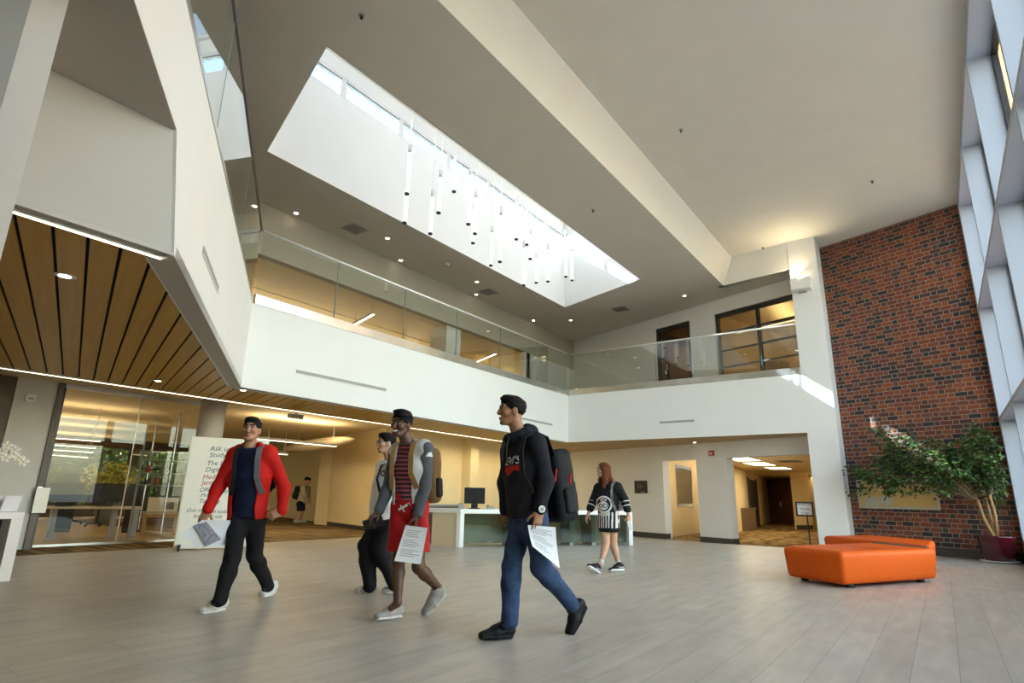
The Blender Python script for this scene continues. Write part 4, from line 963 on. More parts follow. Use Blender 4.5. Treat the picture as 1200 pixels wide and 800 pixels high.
P('leaf_dark', (0.024, 0.052, 0.014), 0.5, var=0.3, scale=6, spec=0.25); P('leaf_mid', (0.042, 0.09, 0.02), 0.5, var=0.3, scale=6, spec=0.25); P('leaf_light', (0.085, 0.15, 0.035), 0.5, var=0.3, scale=6, spec=0.25)
fo = lf.build('foliage', ['leaf_dark', 'leaf_mid', 'leaf_light'], t)
# ------------------------------------------------------------------ library: lamps
def bar_light(label, p0, p1, zc, group, r=.035, m='lamp_strip', hang=True):
    p0, p1 = np.array(p0, float), np.array(p1, float); d = (p1 - p0) / np.linalg.norm(p1 - p0); n = np.array([-d[1], d[0], 0]); c = (p0 + p1) / 2
    t = thing('linear_pendant', label, 'pendant light', c, group)
    MB().obox(c + np.array([0, 0, .03]), d, n, (0, 0, 1), np.linalg.norm(p1 - p0) / 2, r, .03).build('housing', 'vent_grey', t)
    MB().obox(c + np.array([0, 0, -.004]), d, n, (0, 0, 1), np.linalg.norm(p1 - p0) / 2 - .01, r * .9, .005).build('diffuser', m, t)
    for e in (p0 + d * .12, p1 - d * .12): MB().tube([e + np.array([0, 0, .05]), (e[0], e[1], zc)], .006, 6).build('cable', 'alu', t)
    return t
LIB = []
for i, (a, b_, l) in enumerate([((62, 513), (118, 517), 'topmost and nearest'), ((62, 521), (112, 525), 'second from the top'), ((62, 527), (109, 530), 'third from the top'), ((62, 533), (103, 536), 'lowest and furthest')]):
    z = 2.02; p0, p1 = atz(*a, z), atz(*b_, z); p0 = p0 - (p1 - p0) * .15
    bar_light('linear pendant lamp inside the study room, %s of four' % l, p0, p1, 2.78, 'study room linear lamps'); LIB.append((p0 + p1) / 2)
p0, p1 = atz(296, 513.6, 2.2), atz(394, 523, 2.2); bar_light('long linear pendant lamp in the library corridor right of the man in red', p0, p1, 2.78, 'corridor linear lamps'); LIB.append((p0 + p1) / 2)
p0, p1 = atz(308, 530.3, 2.1), atz(337, 532.5, 2.1); bar_light('short linear pendant lamp deeper in the library corridor', p0, p1, 2.78, 'corridor linear lamps')
a, b_ = np.array([-17.6, 11.55, 2.36]), np.array([-12.25, 10.1, 2.36]); b = MB(); pr = [(0, .01), (.03, .05), (.1, .10), (.25, .155), (.5, .18), (.75, .155), (.9, .10), (.97, .05), (1, .01)]
t = thing('ceiling_cloud', 'long cigar shaped pale fabric lamp under the library ceiling', 'lamp', (a + b_) / 2)
MB().tube([a + (b_ - a) * s for s, _ in pr], [r_ for _, r_ in pr], 18).build('shade', 'beige_panel', t, smooth=True)
for s in (.25, .75): MB().tube([a + (b_ - a) * s + np.array([0, 0, .14]), a + (b_ - a) * s + np.array([0, 0, .42])], .008, 6).build('cable', 'alu', t)
p = atz(347, 487, 2.6)
t = thing('ceiling_sign_box', 'small dark grey box hanging from the soffit light line above the man in red', 'box', (-10.7, 7.2, 2.5))
e0 = onplane(339, 484, [-10.75, 0, 0], NX); e1 = onplane(355, 491.5, [-10.75, 0, 0], NX)
MB().box(-10.80, -10.74, e0[1], e1[1], e1[2], e0[2]).build('housing', 'vent_grey', t, bevel=.004); MB().box(-10.74, -10.735, e0[1] + .03, e1[1] - .03, e1[2] + .02, e0[2] - .02).build('face', 'grey_brown', t)
MB().box(-10.79, -10.75, (e0[1] + e1[1]) / 2 - .02, (e0[1] + e1[1]) / 2 + .02, e0[2], 2.79).build('bracket', 'alu', t)
UPL = []
for i, (a, b_, l) in enumerate([((414, 381), (438, 368), 'nearer'), ((555, 425.5), (581, 414.5), 'further')]):
    p0, p1 = atz(*a, 5.25), atz(*b_, 5.25); bar_light('linear pendant lamp in the upper room behind the left railing, %s one' % l, p0, p1, 5.56, 'upper room linear lamps'); UPL.append((p0 + p1) / 2)
# beams and strip lamps of the upper study behind the gallery window
for i in range(3):
    o = 1.6 + 1.7 * i
    p0, p1 = wp(2.7, o, 6.02 - .0 * i), wp(-.2, o, 6.02); bar_light('linear lamp inside the upper study seen through the wide gallery window, %s from the glass' % ORD[i], p0, p1, 6.45, 'upper study linear lamps')
b = wp(1.9, 2.2, 4.0)
t = thing('display_case', 'pale display case standing behind the wide gallery window', 'cabinet', b)
MB().obox(b + np.array([0, 0, .35]), BD, NB, (0, 0, 1), .3, .25, .34).build('plinth', 'white_plastic', t); MB().obox(b + np.array([0, 0, .85]), BD, NB, (0, 0, 1), .3, .25, .18).build('glass_case', 'glass_dark', t)

# ------------------------------------------------------------------ study room furniture
def zat(px, py, q): r = ray(px, py); return EYE + np.dot(q[:2], r[:2]) / np.dot(r[:2], r[:2]) * r[2]
def tableset():
    l = atz(133, 631); zt_ = zat(133, 594, l); e = zat(133, 597, l)
    vd = np.array([l[0], l[1], 0]); dist = np.linalg.norm(vd); vd /= dist; vr = np.array([vd[1], -vd[0], 0])
    a = at(50, 594, dist)[:2]; c = at(166, 594, dist)[:2]; z = zt_
    t = thing('study_table', 'long pale study table behind the glass of the study room', 'table', l)
    MB().prism([tuple(a), tuple(c), (c[0] + vd[0] * .8, c[1] + vd[1] * .8), (a[0] + vd[0] * .8, a[1] + vd[1] * .8)], z - .04, z).build('tabletop', 'beige_panel', t, bevel=.005)
    for s in (.1, .72, .95):
        p = a * (1 - s) + c * s + vd[:2] * .4
        MB().box(p[0] - .05, p[0] + .05, p[1] - .05, p[1] + .05, 0.01, z - .04).build('leg', 'vent_grey', t)
        MB().obox((p[0], p[1], .025), vd, vr, (0, 0, 1), .35, .05, .015).build('foot', 'vent_grey', t)
    return a, c, vd, vr, dist, z
ta, tcx, tvd, tvr, tdist, tz = tableset()
for i, (px, l) in enumerate([(72, 'left'), (122, 'middle')]):
    p = np.array([*at(px, 594, tdist)[:2], 0]) + tvd * .4
    t = thing('computer', 'black desktop monitor on the long study table, %s one' % l, 'monitor', (p[0], p[1], tz), 'study table monitors')
    zz = tz + .002
    MB().obox(p + np.array([0, 0, zz + .28]), tvr, tvd, (0, 0, 1), .30, .02, .19).build('screen', 'black', t, bevel=.006)
    MB().obox(p + tvd * .03 + np.array([0, 0, zz + .1]), tvr, tvd, (0, 0, 1), .04, .015, .09).build('stand', 'black', t); MB().obox(p + np.array([0, 0, zz + .008]), tvr, tvd, (0, 0, 1), .13, .09, .008).build('foot', 'black', t)
def office_chair(label, p, face, h=1.0, group='study room task chairs'):
    f = np.array([math.cos(face), math.sin(face), 0]); s = np.array([-f[1], f[0], 0]); p = np.array([p[0], p[1], 0.007])
    t = thing('task_chair', label, 'chair', p, group); up = np.array([0, 0, 1.0])
    MB().obox(p + up * .47, f, s, up, .24, .24, .04).build('seat', 'chair_fabric', t, bevel=.03, bsegs=3)
    MB().obox(p - f * .25 + up * .80, f + up * -.12, s, up + f * .12, .03, .22, .27).build('backrest', 'chair_fabric', t, bevel=.028, bsegs=3)
    MB().tube([p - f * .2 + up * .44, p - f * .29 + up * .6], .02, 8).build('back_bar', 'black', t)
    MB().tube([p + up * .1, p + up * .44], .028, 10).build('gas_lift', 'black', t)
    for sg in (-1, 1): MB().tube([p + s * sg * .23 + up * .46, p + s * sg * .29 + up * .52, p + s * sg * .29 + up * .66 - f * .05, p + s * sg * .29 + up * .67 + f * .15], .016, 8).build('armrest', 'black', t)
    st = MB()
    for k in range(5):
        a = k * 1.2566; e = f * math.cos(a) + s * math.sin(a); st.tube([p + up * .1, p + e * .28 + up * .06], [.025, .015], 8)
    stb = st.build('star_base', 'black', t)
    for k in range(5):
        a = k * 1.2566; e = f * math.cos(a) + s * math.sin(a); MB().ball(p + e * .28 + up * .03, .03, n=8, m=6).build('castor', 'black', stb, smooth=True)
    return t
for i, (px, py, fc, l) in enumerate([(83, 614, .6, 'left, in front of the table'), (112, 617, 2.4, 'middle, turned from the glass'), (154, 616, 1.2, 'right, beside the wooden stool')]):
    office_chair('dark task chair in the study room, ' + l, atz(px, py), fc)
p = atz(185, 628); zs = zat(185, 602, p); zb2 = zat(185, 583, p)
pd = np.array([p[0], p[1], 0]); pd /= np.linalg.norm(pd); prr = np.array([pd[1], -pd[0], 0]); p = p + pd * .3; wst = .36
t = thing('wooden_stool', 'small wooden stool table behind the study room glass', 'stool', p)
MB().obox(p + np.array([0, 0, zs - .04]), prr, pd, (0, 0, 1), wst, .25, .04).build('seat', 'stool_wood', t, bevel=.006)
for sx_ in (-1, 1):
    for sy_ in (-1, 1): MB().obox(p + prr * sx_ * (wst - .05) + pd * sy_ * .19 + np.array([0, 0, (zs - .08) / 2]), prr, pd, (0, 0, 1), .04, .04, (zs - .08) / 2 - .004).build('leg', 'stool_wood', t)
t = thing('display_box', 'pale printed box standing on the wooden stool', 'box', p + np.array([0, 0, zs]))
MB().obox(p + np.array([0, 0, (zs + zb2) / 2 + .002]), prr, pd, (0, 0, 1), .3, .12, (zb2 - zs) / 2).build('carton', 'beige_panel', t); MB().obox(p - pd * .122 + prr * .12 + np.array([0, 0, (zs + zb2) / 2]), prr, pd, (0, 0, 1), .1, .003, .08).build('printed_panel', 'grey_brown', t)
# display shelves behind the glass
shp = at(190, 560, 14.4); sv = np.array([shp[0], shp[1], 0]); sv /= np.linalg.norm(sv); sr = np.array([sv[1], -sv[0], 0])
t = thing('display_shelf', 'tall glass display shelf unit inside the study room near the round column', 'shelf', (shp[0], shp[1], 0))
zsv = [at(190, y, 14.4)[2] for y in (625, 600, 568.5, 554.5, 540)]
for s_ in (-.42, .42): MB().obox((shp + sr * s_) * np.array([1, 1, 0]) + np.array([0, 0, 1.05]), sr, sv, (0, 0, 1), .02, .02, 1.05).build('post', 'vent_grey', t)
for z in zsv[1:]: MB().obox(shp * np.array([1, 1, 0]) + np.array([0, 0, z]), sr, sv, (0, 0, 1), .44, .18, .008).build('shelf_board', 'vent_grey', t)
k = 0
for z, cnt in ((zsv[2], 4), (zsv[3], 3), (zsv[4], 2)):
    for j in range(cnt):
        c = shp * np.array([1, 1, 0]) + sr * (-.28 + .56 * j / max(cnt - 1, 1)) + np.array([0, 0, z + .010]); h = .10 + .05 * ((j * 7 + k) % 3)
        mcol = ('black', 'red_plastic', 'vent_grey')[(j + k) % 3]
        row = {0: 'lowest', 1: 'middle', 2: 'top'}[k]
        b = MB().lathe([(.03, 0), (.05, h * .4), (.03, h * .8), (.035, h)], c, 12).build('small_vase', mcol, smooth=True)
        tag(b, 'small ornament on the %s lit shelf of the display unit, %s from the left' % (row, ORD[j]), 'ornament', 'ornaments on the display shelf')
    k += 1
# ------------------------------------------------------------------ outside
def unit_(v): v = np.array(v, float); return v / np.linalg.norm(v)
struct(MB().box(-90, -25.2, -60, 80, -.4, -.15).build('floor_lawn', mat('lawn', (0.10, 0.16, 0.05), 0.9, var=.3, scale=3)))
struct(MB().box(1.45, 90, -60, 80, -.4, -.15).build('floor_terrace', mat('terrace', (0.26, 0.27, 0.26), 0.8, var=.1, scale=2)))
def tree(label, x, y, h, rad, n, seed, m0, grp):
    r = random.Random(seed); t = thing('tree', label, 'tree', (x, y, -.15), grp)
    MB().tube([(x, y, -.15), (x + .1, y, h * .3), (x, y + .1, h * .6)], [.12, .09, .05], 10).build('trunk', 'trunk_ext', t, smooth=True)
    b = MB()
    for i in range(n):
        a, e = r.uniform(0, 6.28), r.uniform(-1, 1); q = math.sqrt(1 - e * e) * rad * r.uniform(.5, 1); c = np.array([x + q * math.cos(a), y + q * math.sin(a), h * .62 + e * h * .38 * r.uniform(.6, 1)])
        d = np.array([r.gauss(0, 1) for _ in range(3)]); d /= np.linalg.norm(d); w_ = np.cross(d, [r.gauss(0, 1) for _ in range(3)]); w_ /= np.linalg.norm(w_); L_ = r.uniform(.12, .22)
        b.add([c, c + d * L_ * .5 + w_ * L_ * .3, c + d * L_, c + d * L_ * .5 - w_ * L_ * .3], [(0, 1, 2, 3)], r.choice((0, 1)))
    b.build('foliage', m0, t); return t
P('leaf_gold', (0.55, 0.50, 0.10), 0.5, var=.2); P('leaf_out', (0.22, 0.30, 0.06), 0.5, var=.3)
pt_ = at(128, 572, 21.5); t = thing('indoor_tree', 'yellow green potted tree deep inside the study room', 'potted tree', (pt_[0], pt_[1], .007)); r = random.Random(5)
MB().lathe([(.2, 0), (.27, .4), (.25, .42), (.05, .38)], (pt_[0], pt_[1], .007), 20).build('pot', 'grey_brown', t, smooth=True)
MB().tube([(pt_[0], pt_[1], .35), (pt_[0] + .05, pt_[1], .8), (pt_[0], pt_[1], 1.3)], [.04, .03, .015], 8).build('trunk', 'bark', t, smooth=True)
b = MB()
for i in range(1300):
    a, e, q = r.uniform(0, 6.28), r.uniform(-1, 1), r.random() ** .5; s_ = math.sqrt(1 - e * e) * .85 * q
    c = np.array([pt_[0] + s_ * math.cos(a), pt_[1] + s_ * math.sin(a), 1.28 + e * .48 * q]); d = unit_([r.gauss(0, 1) for _ in range(3)]); w_ = unit_(np.cross(d, [r.gauss(0, 1) for _ in range(3)])); L_ = r.uniform(.09, .16)
    b.add([c, c + d * L_ * .5 + w_ * L_ * .28, c + d * L_, c + d * L_ * .5 - w_ * L_ * .28], [(0, 1, 2, 3)], r.choice((0, 0, 1)))
b.build('foliage', ['leaf_gold', 'leaf_out'], t)
for (x0, x1, y0, yb, dd_, l) in ((62, 86, 548, 606, 17.5, 'left'), (146, 163, 567, 614, 17.0, 'right')):
    a0, a1 = at(x0, 600, dd_), at(x1, 600, dd_); zt_ = at((x0 + x1) / 2, y0, dd_)[2]; dv_ = unit_([a0[0], a0[1], 0]); dr_ = np.array([dv_[1], -dv_[0], 0]); c = (a0 + a1) / 2; wd_ = np.linalg.norm((a1 - a0)[:2]) / 2
    t = thing('book_cabinet', 'tall dark cabinet standing behind the study table, %s one' % l, 'cabinet', (c[0], c[1], .007), 'dark cabinets in the study room')
    MB().obox((c[0], c[1], zt_ / 2 + .03), dr_, dv_, (0, 0, 1), wd_, .22, zt_ / 2 - .025).build('carcass', 'base_dark', t); MB().obox((c[0], c[1], zt_ / 2) - dv_ * .225, dr_, dv_, (0, 0, 1), wd_ * .9, .006, zt_ / 2 - .1).build('door', 'black', t)
    MB().obox((c[0], c[1], .03), dr_, dv_, (0, 0, 1), wd_ * .94, .2, .022).build('plinth', 'black', t)
r = random.Random(11); t = thing('hedge', 'tall dark green hedge along the lawn outside the study room', 'hedge', (-33, 9, -.15)); b = MB()
for i in range(5200):
    c = np.array([-33 + r.uniform(-.9, .9), r.uniform(-4, 24), r.uniform(-.1, 5.5)]); d = unit_([r.gauss(0, 1) for _ in range(3)]); w_ = unit_(np.cross(d, [r.gauss(0, 1) for _ in range(3)])); L_ = r.uniform(.3, .6)
    b.add([c, c + d * L_ * .5 + w_ * L_ * .3, c + d * L_, c + d * L_ * .5 - w_ * L_ * .3], [(0, 1, 2, 3)], r.choice((0, 1)))
b.build('foliage', ['leaf_out', 'leaf_mid'], t); MB().box(-33.5, -32.9, -4, 24, -.15, 5.2).build('twig_mass', 'trunk_ext', t)
tree('dark green tree outside the left study room window', -29.5, 4.4, 3.4, 1.8, 1200, 6, ['leaf_out', 'leaf_mid'], 'trees beyond the study room')
tree('green tree outside the right end of the study room windows', -29.0, 12.5, 3.6, 2.0, 1400, 8, ['leaf_out', 'leaf_mid'], 'trees beyond the study room')
t = thing('brick_building', 'sunlit tan brick building outside, glimpsed through the window wall', 'building', (11, 31, -.15))
P('facade_brick', (0.60, 0.33, 0.16), .8, var=.15, scale=1.5)
MB().box(2.4, 20, 24, 40, -.15, 19).build('facade', 'facade_brick', t)
MB().box(2.3, 20.1, 23.9, 40.1, 19, 19.4).build('parapet', 'pale_frame', t)
for i in range(4):
    for j in range(4): MB().box(4.0 + 4 * i, 5.8 + 4 * i, 23.94, 24.02, 2.0 + 4.3 * j, 4.4 + 4.3 * j).build('window', 'black', t)

def LAMPS_AND_FILLS():
    for i, c in enumerate(LIB): area('library_lamp', c + np.array([0, 0, .12]), .3, 2.2, 13 if i < 4 else 32, WARM, up=True)
    area('library_fill', (-14.5, 9.0, 2.70), 3.5, 1.6, 60, WARM)  # added fill for the library, no fixture is modelled
    area('study_fill', (-17.5, 3.5, 2.72), 5.0, 3.0, 15, WARM)  # added fill over the study room, without a fixture
    area('reception_fill', (-11.4, 15.2, 2.5), .4, 4.5, 38, WARM)  # fixtureless fill added to light the reception wall
    for i, c in enumerate(UPL): area('upper_lamp', c - np.array([0, 0, .03]), .1, 1.4, 10, WARM)
    area('upper_fill', (-14.5, 8.0, 4.6), 4.0, 11.0, 150, WARM, up=True)  # upward fill floating in the upper room, added to light its ceiling evenly
    for o in (1.6, 3.3, 5.0): area('gallery_study_lamp', wp(1.2, o, 6.12), .3, 2.4, 24, WARM, up=True)
    area('gallery_office_fill', wp(4.1, 2.2, 6.3), 1.0, 1.0, 25, WARM)  # fill added in the office, not tied to any fitting
    area('hall_lamp_one', (-4.9, 19.3, 2.25), .7, 2.0, 26, WARM); area('hall_lamp_two', (-5.0, 24.5, 2.25), .7, 3.0, 32, WARM); area('hall_fill_far', (-4.5, 30.5, 2.2), 1.5, 1.5, 30, WARM)  # the far one is an added fill with no panel above it
    area('narrow_hall_fill', (*(wp(3.9, 1.5)[:2]), 2.4), .6, .6, 18, WARM)  # added fill brightening the narrow hall, no lamp body
    area('wall_uplight_lamp', (-2.11, 14.86, 6.30), .30, .2, 20, (1.0, .82, .5), dirv=(-.6, -1.0, 1.0))
# ------------------------------------------------------------------ organic surfaces: distance field + surface nets
def unit(v): v = np.array(v, float); return v / (np.linalg.norm(v) + 1e-12)
class Field:
    def __init__(s, lo, hi, h):
        s.h = h; s.lo = np.array(lo, float); s.n = np.ceil((np.array(hi) - s.lo) / h).astype(int) + 1
        s.f = np.full(tuple(s.n), 0.5, np.float32)
    def _win(s, c0, c1, pad):
        a = np.floor((np.minimum(c0, c1) - pad - s.lo) / s.h).astype(int); b = np.ceil((np.maximum(c0, c1) + pad - s.lo) / s.h).astype(int) + 1
        a = np.clip(a, 0, s.n); b = np.clip(b, 0, s.n)
        if np.any(b <= a): return None
        sl = tuple(slice(a[i], b[i]) for i in range(3))
        ax = [s.lo[i] + s.h * np.arange(a[i], b[i]) for i in range(3)]
        return sl, np.stack(np.meshgrid(*ax, indexing='ij'), -1).astype(np.float32)
    def _mix(s, sl, d, k, sub=False):
        f = s.f[sl]
        if sub: s.f[sl] = np.maximum(f, -d); return
        if k > 0:
            h = np.clip(0.5 + 0.5 * (f - d) / k, 0, 1); s.f[sl] = f + (d - f) * h - k * h * (1 - h)
        else: s.f[sl] = np.minimum(f, d)
    def cone(s, A, B, ra, rb, u=None, k=0.02, sub=False):
        """tapered limb from A to B; radii may be (across u, across the other way)"""
        A, B = np.array(A, float), np.array(B, float)
        ra = ra if hasattr(ra, '__len__') else (ra, ra); rb = rb if hasattr(rb, '__len__') else (rb, rb)
        L_ = np.linalg.norm(B - A); w = (B - A) / L_ if L_ > 1e-6 else np.array([0, 0, 1.0])
        if u is None: u = np.array([1.0, 0, 0]) if abs(w[0]) < .9 else np.array([0, 1.0, 0])
        u = np.array(u, float); u = unit(u - w * np.dot(u, w)); v = np.cross(w, u)
        W = s._win(A, B, max(max(ra), max(rb)) + k + 3 * s.h)
        if W is None: return
        sl, p = W; q = p - A.astype(np.float32); c = q @ w.astype(np.float32); t = np.clip(c / max(L_, 1e-6), 0, 1); e = c - t * L_
        ru = ra[0] + (rb[0] - ra[0]) * t; rv = ra[1] + (rb[1] - ra[1]) * t; re = np.minimum(ru, rv)
        d = (np.sqrt((q @ u.astype(np.float32) / ru) ** 2 + (q @ v.astype(np.float32) / rv) ** 2 + (e / re) ** 2) - 1) * re
        s._mix(sl, d, k, sub)
    def ell(s, C, X, Y, Z, k=0.02, sub=False):
        """ellipsoid with three half-axis vectors"""
        C = np.array(C, float); M_ = np.array([np.array(a, float) / np.dot(a, a) for a in (X, Y, Z)]).astype(np.float32)
        r = max(np.linalg.norm(a) for a in (X, Y, Z)); rm = min(np.linalg.norm(a) for a in (X, Y, Z))
        W = s._win(C, C, r + k + 3 * s.h)
        if W is None: return
        sl, p = W; q = (p - C.astype(np.float32)) @ M_.T
        s._mix(sl, (np.linalg.norm(q, axis=-1) - 1) * rm, k, sub)
    def box(s, C, X, Y, Z, rad, k=0.01, sub=False):
        C = np.array(C, float); hs = [np.linalg.norm(a) for a in (X, Y, Z)]; U = np.array([unit(a) for a in (X, Y, Z)]).astype(np.float32)
        r = math.sqrt(sum(h * h for h in hs)); W = s._win(C, C, r + k + 3 * s.h)
        if W is None: return
        sl, p = W; q = np.abs((p - C.astype(np.float32)) @ U.T) - (np.array(hs, np.float32) - rad)
        d = np.linalg.norm(np.maximum(q, 0), axis=-1) + np.minimum(q.max(-1), 0) - rad
        s._mix(sl, d, k, sub)
    def half(s, P0, n):
        """cut away everything on the side n points to"""
        ax = [s.lo[i] + s.h * np.arange(s.n[i]) for i in range(3)]; n = unit(n)
        d = (ax[0][:, None, None] - P0[0]) * n[0] + (ax[1][None, :, None] - P0[1]) * n[1] + (ax[2][None, None, :] - P0[2]) * n[2]
        s.f = np.maximum(s.f, d.astype(np.float32))
    def folds(s, amp, fr=38.0, seed=0):
        ax = [s.lo[i] + s.h * np.arange(s.n[i]) for i in range(3)]; x, y, z = ax[0][:, None, None], ax[1][None, :, None], ax[2][None, None, :]
        s.f = s.f + (amp * (np.sin(fr * z + 9 * np.sin(7 * x + seed) + 8 * y) * .6 + np.sin(fr * .55 * z - 21 * x + 17 * y + seed) * .6)).astype(np.float32)
    def mesh(s):
        f = s.f; f[0], f[-1] = .5, .5; f[:, 0], f[:, -1] = .5, .5; f[:, :, 0], f[:, :, -1] = .5, .5
        sg = f < 0; nx, ny, nz = s.n
        acc = np.zeros((nx - 1, ny - 1, nz - 1, 3), np.float32); cnt = np.zeros((nx - 1, ny - 1, nz - 1), np.float32)
        def sh(a, o): return a[o[0]:nx - 1 + o[0], o[1]:ny - 1 + o[1], o[2]:nz - 1 + o[2]]
        for axn in range(3):
            for o1 in (0, 1):
                for o2 in (0, 1):
                    o = [o1, o2]; o.insert(axn, 0); e = list(o); e[axn] = 1
                    a, b = sh(f, o), sh(f, e); m = sh(sg, o) != sh(sg, e)
                    if not m.any(): continue
                    t = a[m] / (a[m] - b[m]); pt = np.tile(np.array(o, np.float32), (len(t), 1)); pt[:, axn] += t
                    acc[m] += pt; cnt[m] += 1
        cell = cnt > 0; idx = np.full(cell.shape, -1, np.int64); ijk = np.argwhere(cell); idx[cell] = np.arange(len(ijk))
        V = s.lo + s.h * (ijk + acc[cell] / cnt[cell][:, None]); Q = []
        for axn in range(3):
            o = [0, 0, 0]; e = [0, 0, 0]; e[axn] = 1
            lo_ = [1, 1, 1]; lo_[axn] = 0
            sl0 = tuple(slice(lo_[i], s.n[i] - 1) for i in range(3)); sl1 = tuple(slice(lo_[i] + e[i], s.n[i] - 1 + e[i]) for i in range(3))
            A, B = sg[sl0], sg[sl1]; pos = np.argwhere(A != B) + np.array(lo_); fl = A[A != B]
            b_, c_ = [i for i in range(3) if i != axn]
            def g(db, dc):
                p = pos.copy(); p[:, b_] += db; p[:, c_] += dc; return idx[p[:, 0], p[:, 1], p[:, 2]]
            q = np.stack([g(-1, -1), g(0, -1), g(0, 0), g(-1, 0)], 1)
            flip = fl if axn != 1 else ~fl
            q[~flip] = q[~flip][:, ::-1]; Q.append(q)
        return V, np.concatenate(Q)
    def build(s, name, mats, parent, paint=None, relax=2):
        V, Q = s.mesh()
        for _ in range(relax):                                   # light smoothing
            S = np.zeros_like(V); c = np.zeros(len(V))
            for a, b in ((0, 1), (1, 2), (2, 3), (3, 0)):
                np.add.at(S, Q[:, a], V[Q[:, b]]); np.add.at(c, Q[:, a], 1); np.add.at(S, Q[:, b], V[Q[:, a]]); np.add.at(c, Q[:, b], 1)
            V = V * .5 + .5 * S / np.maximum(c, 1)[:, None]
        me = bpy.data.meshes.new(name); me.vertices.add(len(V)); me.vertices.foreach_set('co', V.astype(np.float32).ravel())
        me.loops.add(len(Q) * 4); me.loops.foreach_set('vertex_index', Q.astype(np.int32).ravel())
        me.polygons.add(len(Q)); me.polygons.foreach_set('loop_start', np.arange(0, len(Q) * 4, 4, dtype=np.int32)); me.polygons.foreach_set('loop_total', np.full(len(Q), 4, np.int32))
        if not isinstance(mats, (list, tuple)): mats = [mats]
        for m in mats: me.materials.append(MT[m] if isinstance(m, str) else m)
        if paint is not None: me.polygons.foreach_set('material_index', paint(V[Q].mean(1)).astype(np.int32))
        me.polygons.foreach_set('use_smooth', np.ones(len(Q), bool)); me.update(calc_edges=True); me.validate()
        o = bpy.data.objects.new(name, me); COL.objects.link(o)
        if parent is not None: o.parent = parent; o.matrix_parent_inverse = Matrix.Translation(-Vector(parent.location))
        return o

# ------------------------------------------------------------------ cloth, skin
for nm, c in (('skin_light', (0.43, 0.22, 0.125)), ('skin_pale', (0.54, 0.31, 0.20)), ('skin_tan', (0.36, 0.17, 0.085)), ('skin_dark', (0.11, 0.048, 0.026))):
    m = P(nm, c, 0.5, var=.05, scale=20); nodes(m)[2].inputs['Subsurface Weight'].default_value = 0.0
P('lip_light', (0.40, 0.15, 0.12), .4); P('lip_tan', (.29, .115, .07), .5); P('lip_dark', (0.12, 0.035, 0.03), .4); P('eye_white', (.42, .40, .38), .25, var=.01); P('eye_dark', (.012, .009, .008), .2); P('teeth', (.85, .83, .78), .3, var=.01)
P('hair_black', (0.010, 0.008, 0.008), .45, var=.3, scale=60, bump=.5); P('hair_brown', (0.115, 0.036, 0.014), .38, var=.35, scale=50, bump=.4); P('hair_root', (0.02, 0.010, 0.007), .4, var=.3, scale=50)
_S0 = set(MT)
P('cloth_red', (0.56, 0.014, 0.010), .65, var=.08, scale=10, bump=.1); P('cloth_navy', (0.008, 0.012, 0.035), .8, var=.1, scale=20); P('cloth_black', (0.013, 0.013, 0.015), .8, var=.1, scale=20); P('cloth_soft_black', (0.017, 0.017, 0.022), .9, var=.12, scale=14, bump=.1)
P('cloth_white', (0.74, 0.73, 0.72), .75, var=.03, scale=12); P('cloth_grey', (0.10, 0.105, 0.12), .85, var=.08, scale=30); P('cloth_pale', (0.60, 0.58, 0.53), .8, var=.05, scale=30); P('shorts_red', (0.44, 0.012, 0.016), .55, var=.06, scale=12)
P('denim', (0.034, 0.060, 0.125), .85, var=.28, scale=14, bump=.1); P('shoe_white', (0.78, 0.77, 0.74), .55, var=.02); P('shoe_grey', (0.42, 0.39, 0.35), .6, var=.06); P('shoe_black', (0.014, 0.014, 0.014), .5); P('sole_white', (0.80, 0.79, 0.77), .5, var=.01); P('sole_tan', (0.55, 0.50, 0.42), .5)
P('bag_brown', (0.17, 0.095, 0.038), .8, var=.12, scale=12, bump=.1); P('bag_black', (0.016, 0.016, 0.018), .7, var=.1, scale=14, bump=.15); P('strap_tan', (0.36, 0.22, 0.09), .7); P('strap_grey', (0.16, 0.17, 0.19), .7); P('bag_red', (0.45, 0.01, 0.012), .5)
P('print_white', (.80, .80, .78), .7, var=.01); P('print_red', (.42, .02, .015), .7); P('cloth_tan_shirt', (.55, .45, .30), .8)
for _k in set(MT) - _S0: nodes(MT[_k])[2].inputs['Specular IOR Level'].default_value = 0.18
for _k in ('hair_black', 'hair_brown', 'hair_root'): nodes(MT[_k])[2].inputs['Specular IOR Level'].default_value = 0.10; nodes(MT[_k])[2].inputs['Roughness'].default_value = 0.6
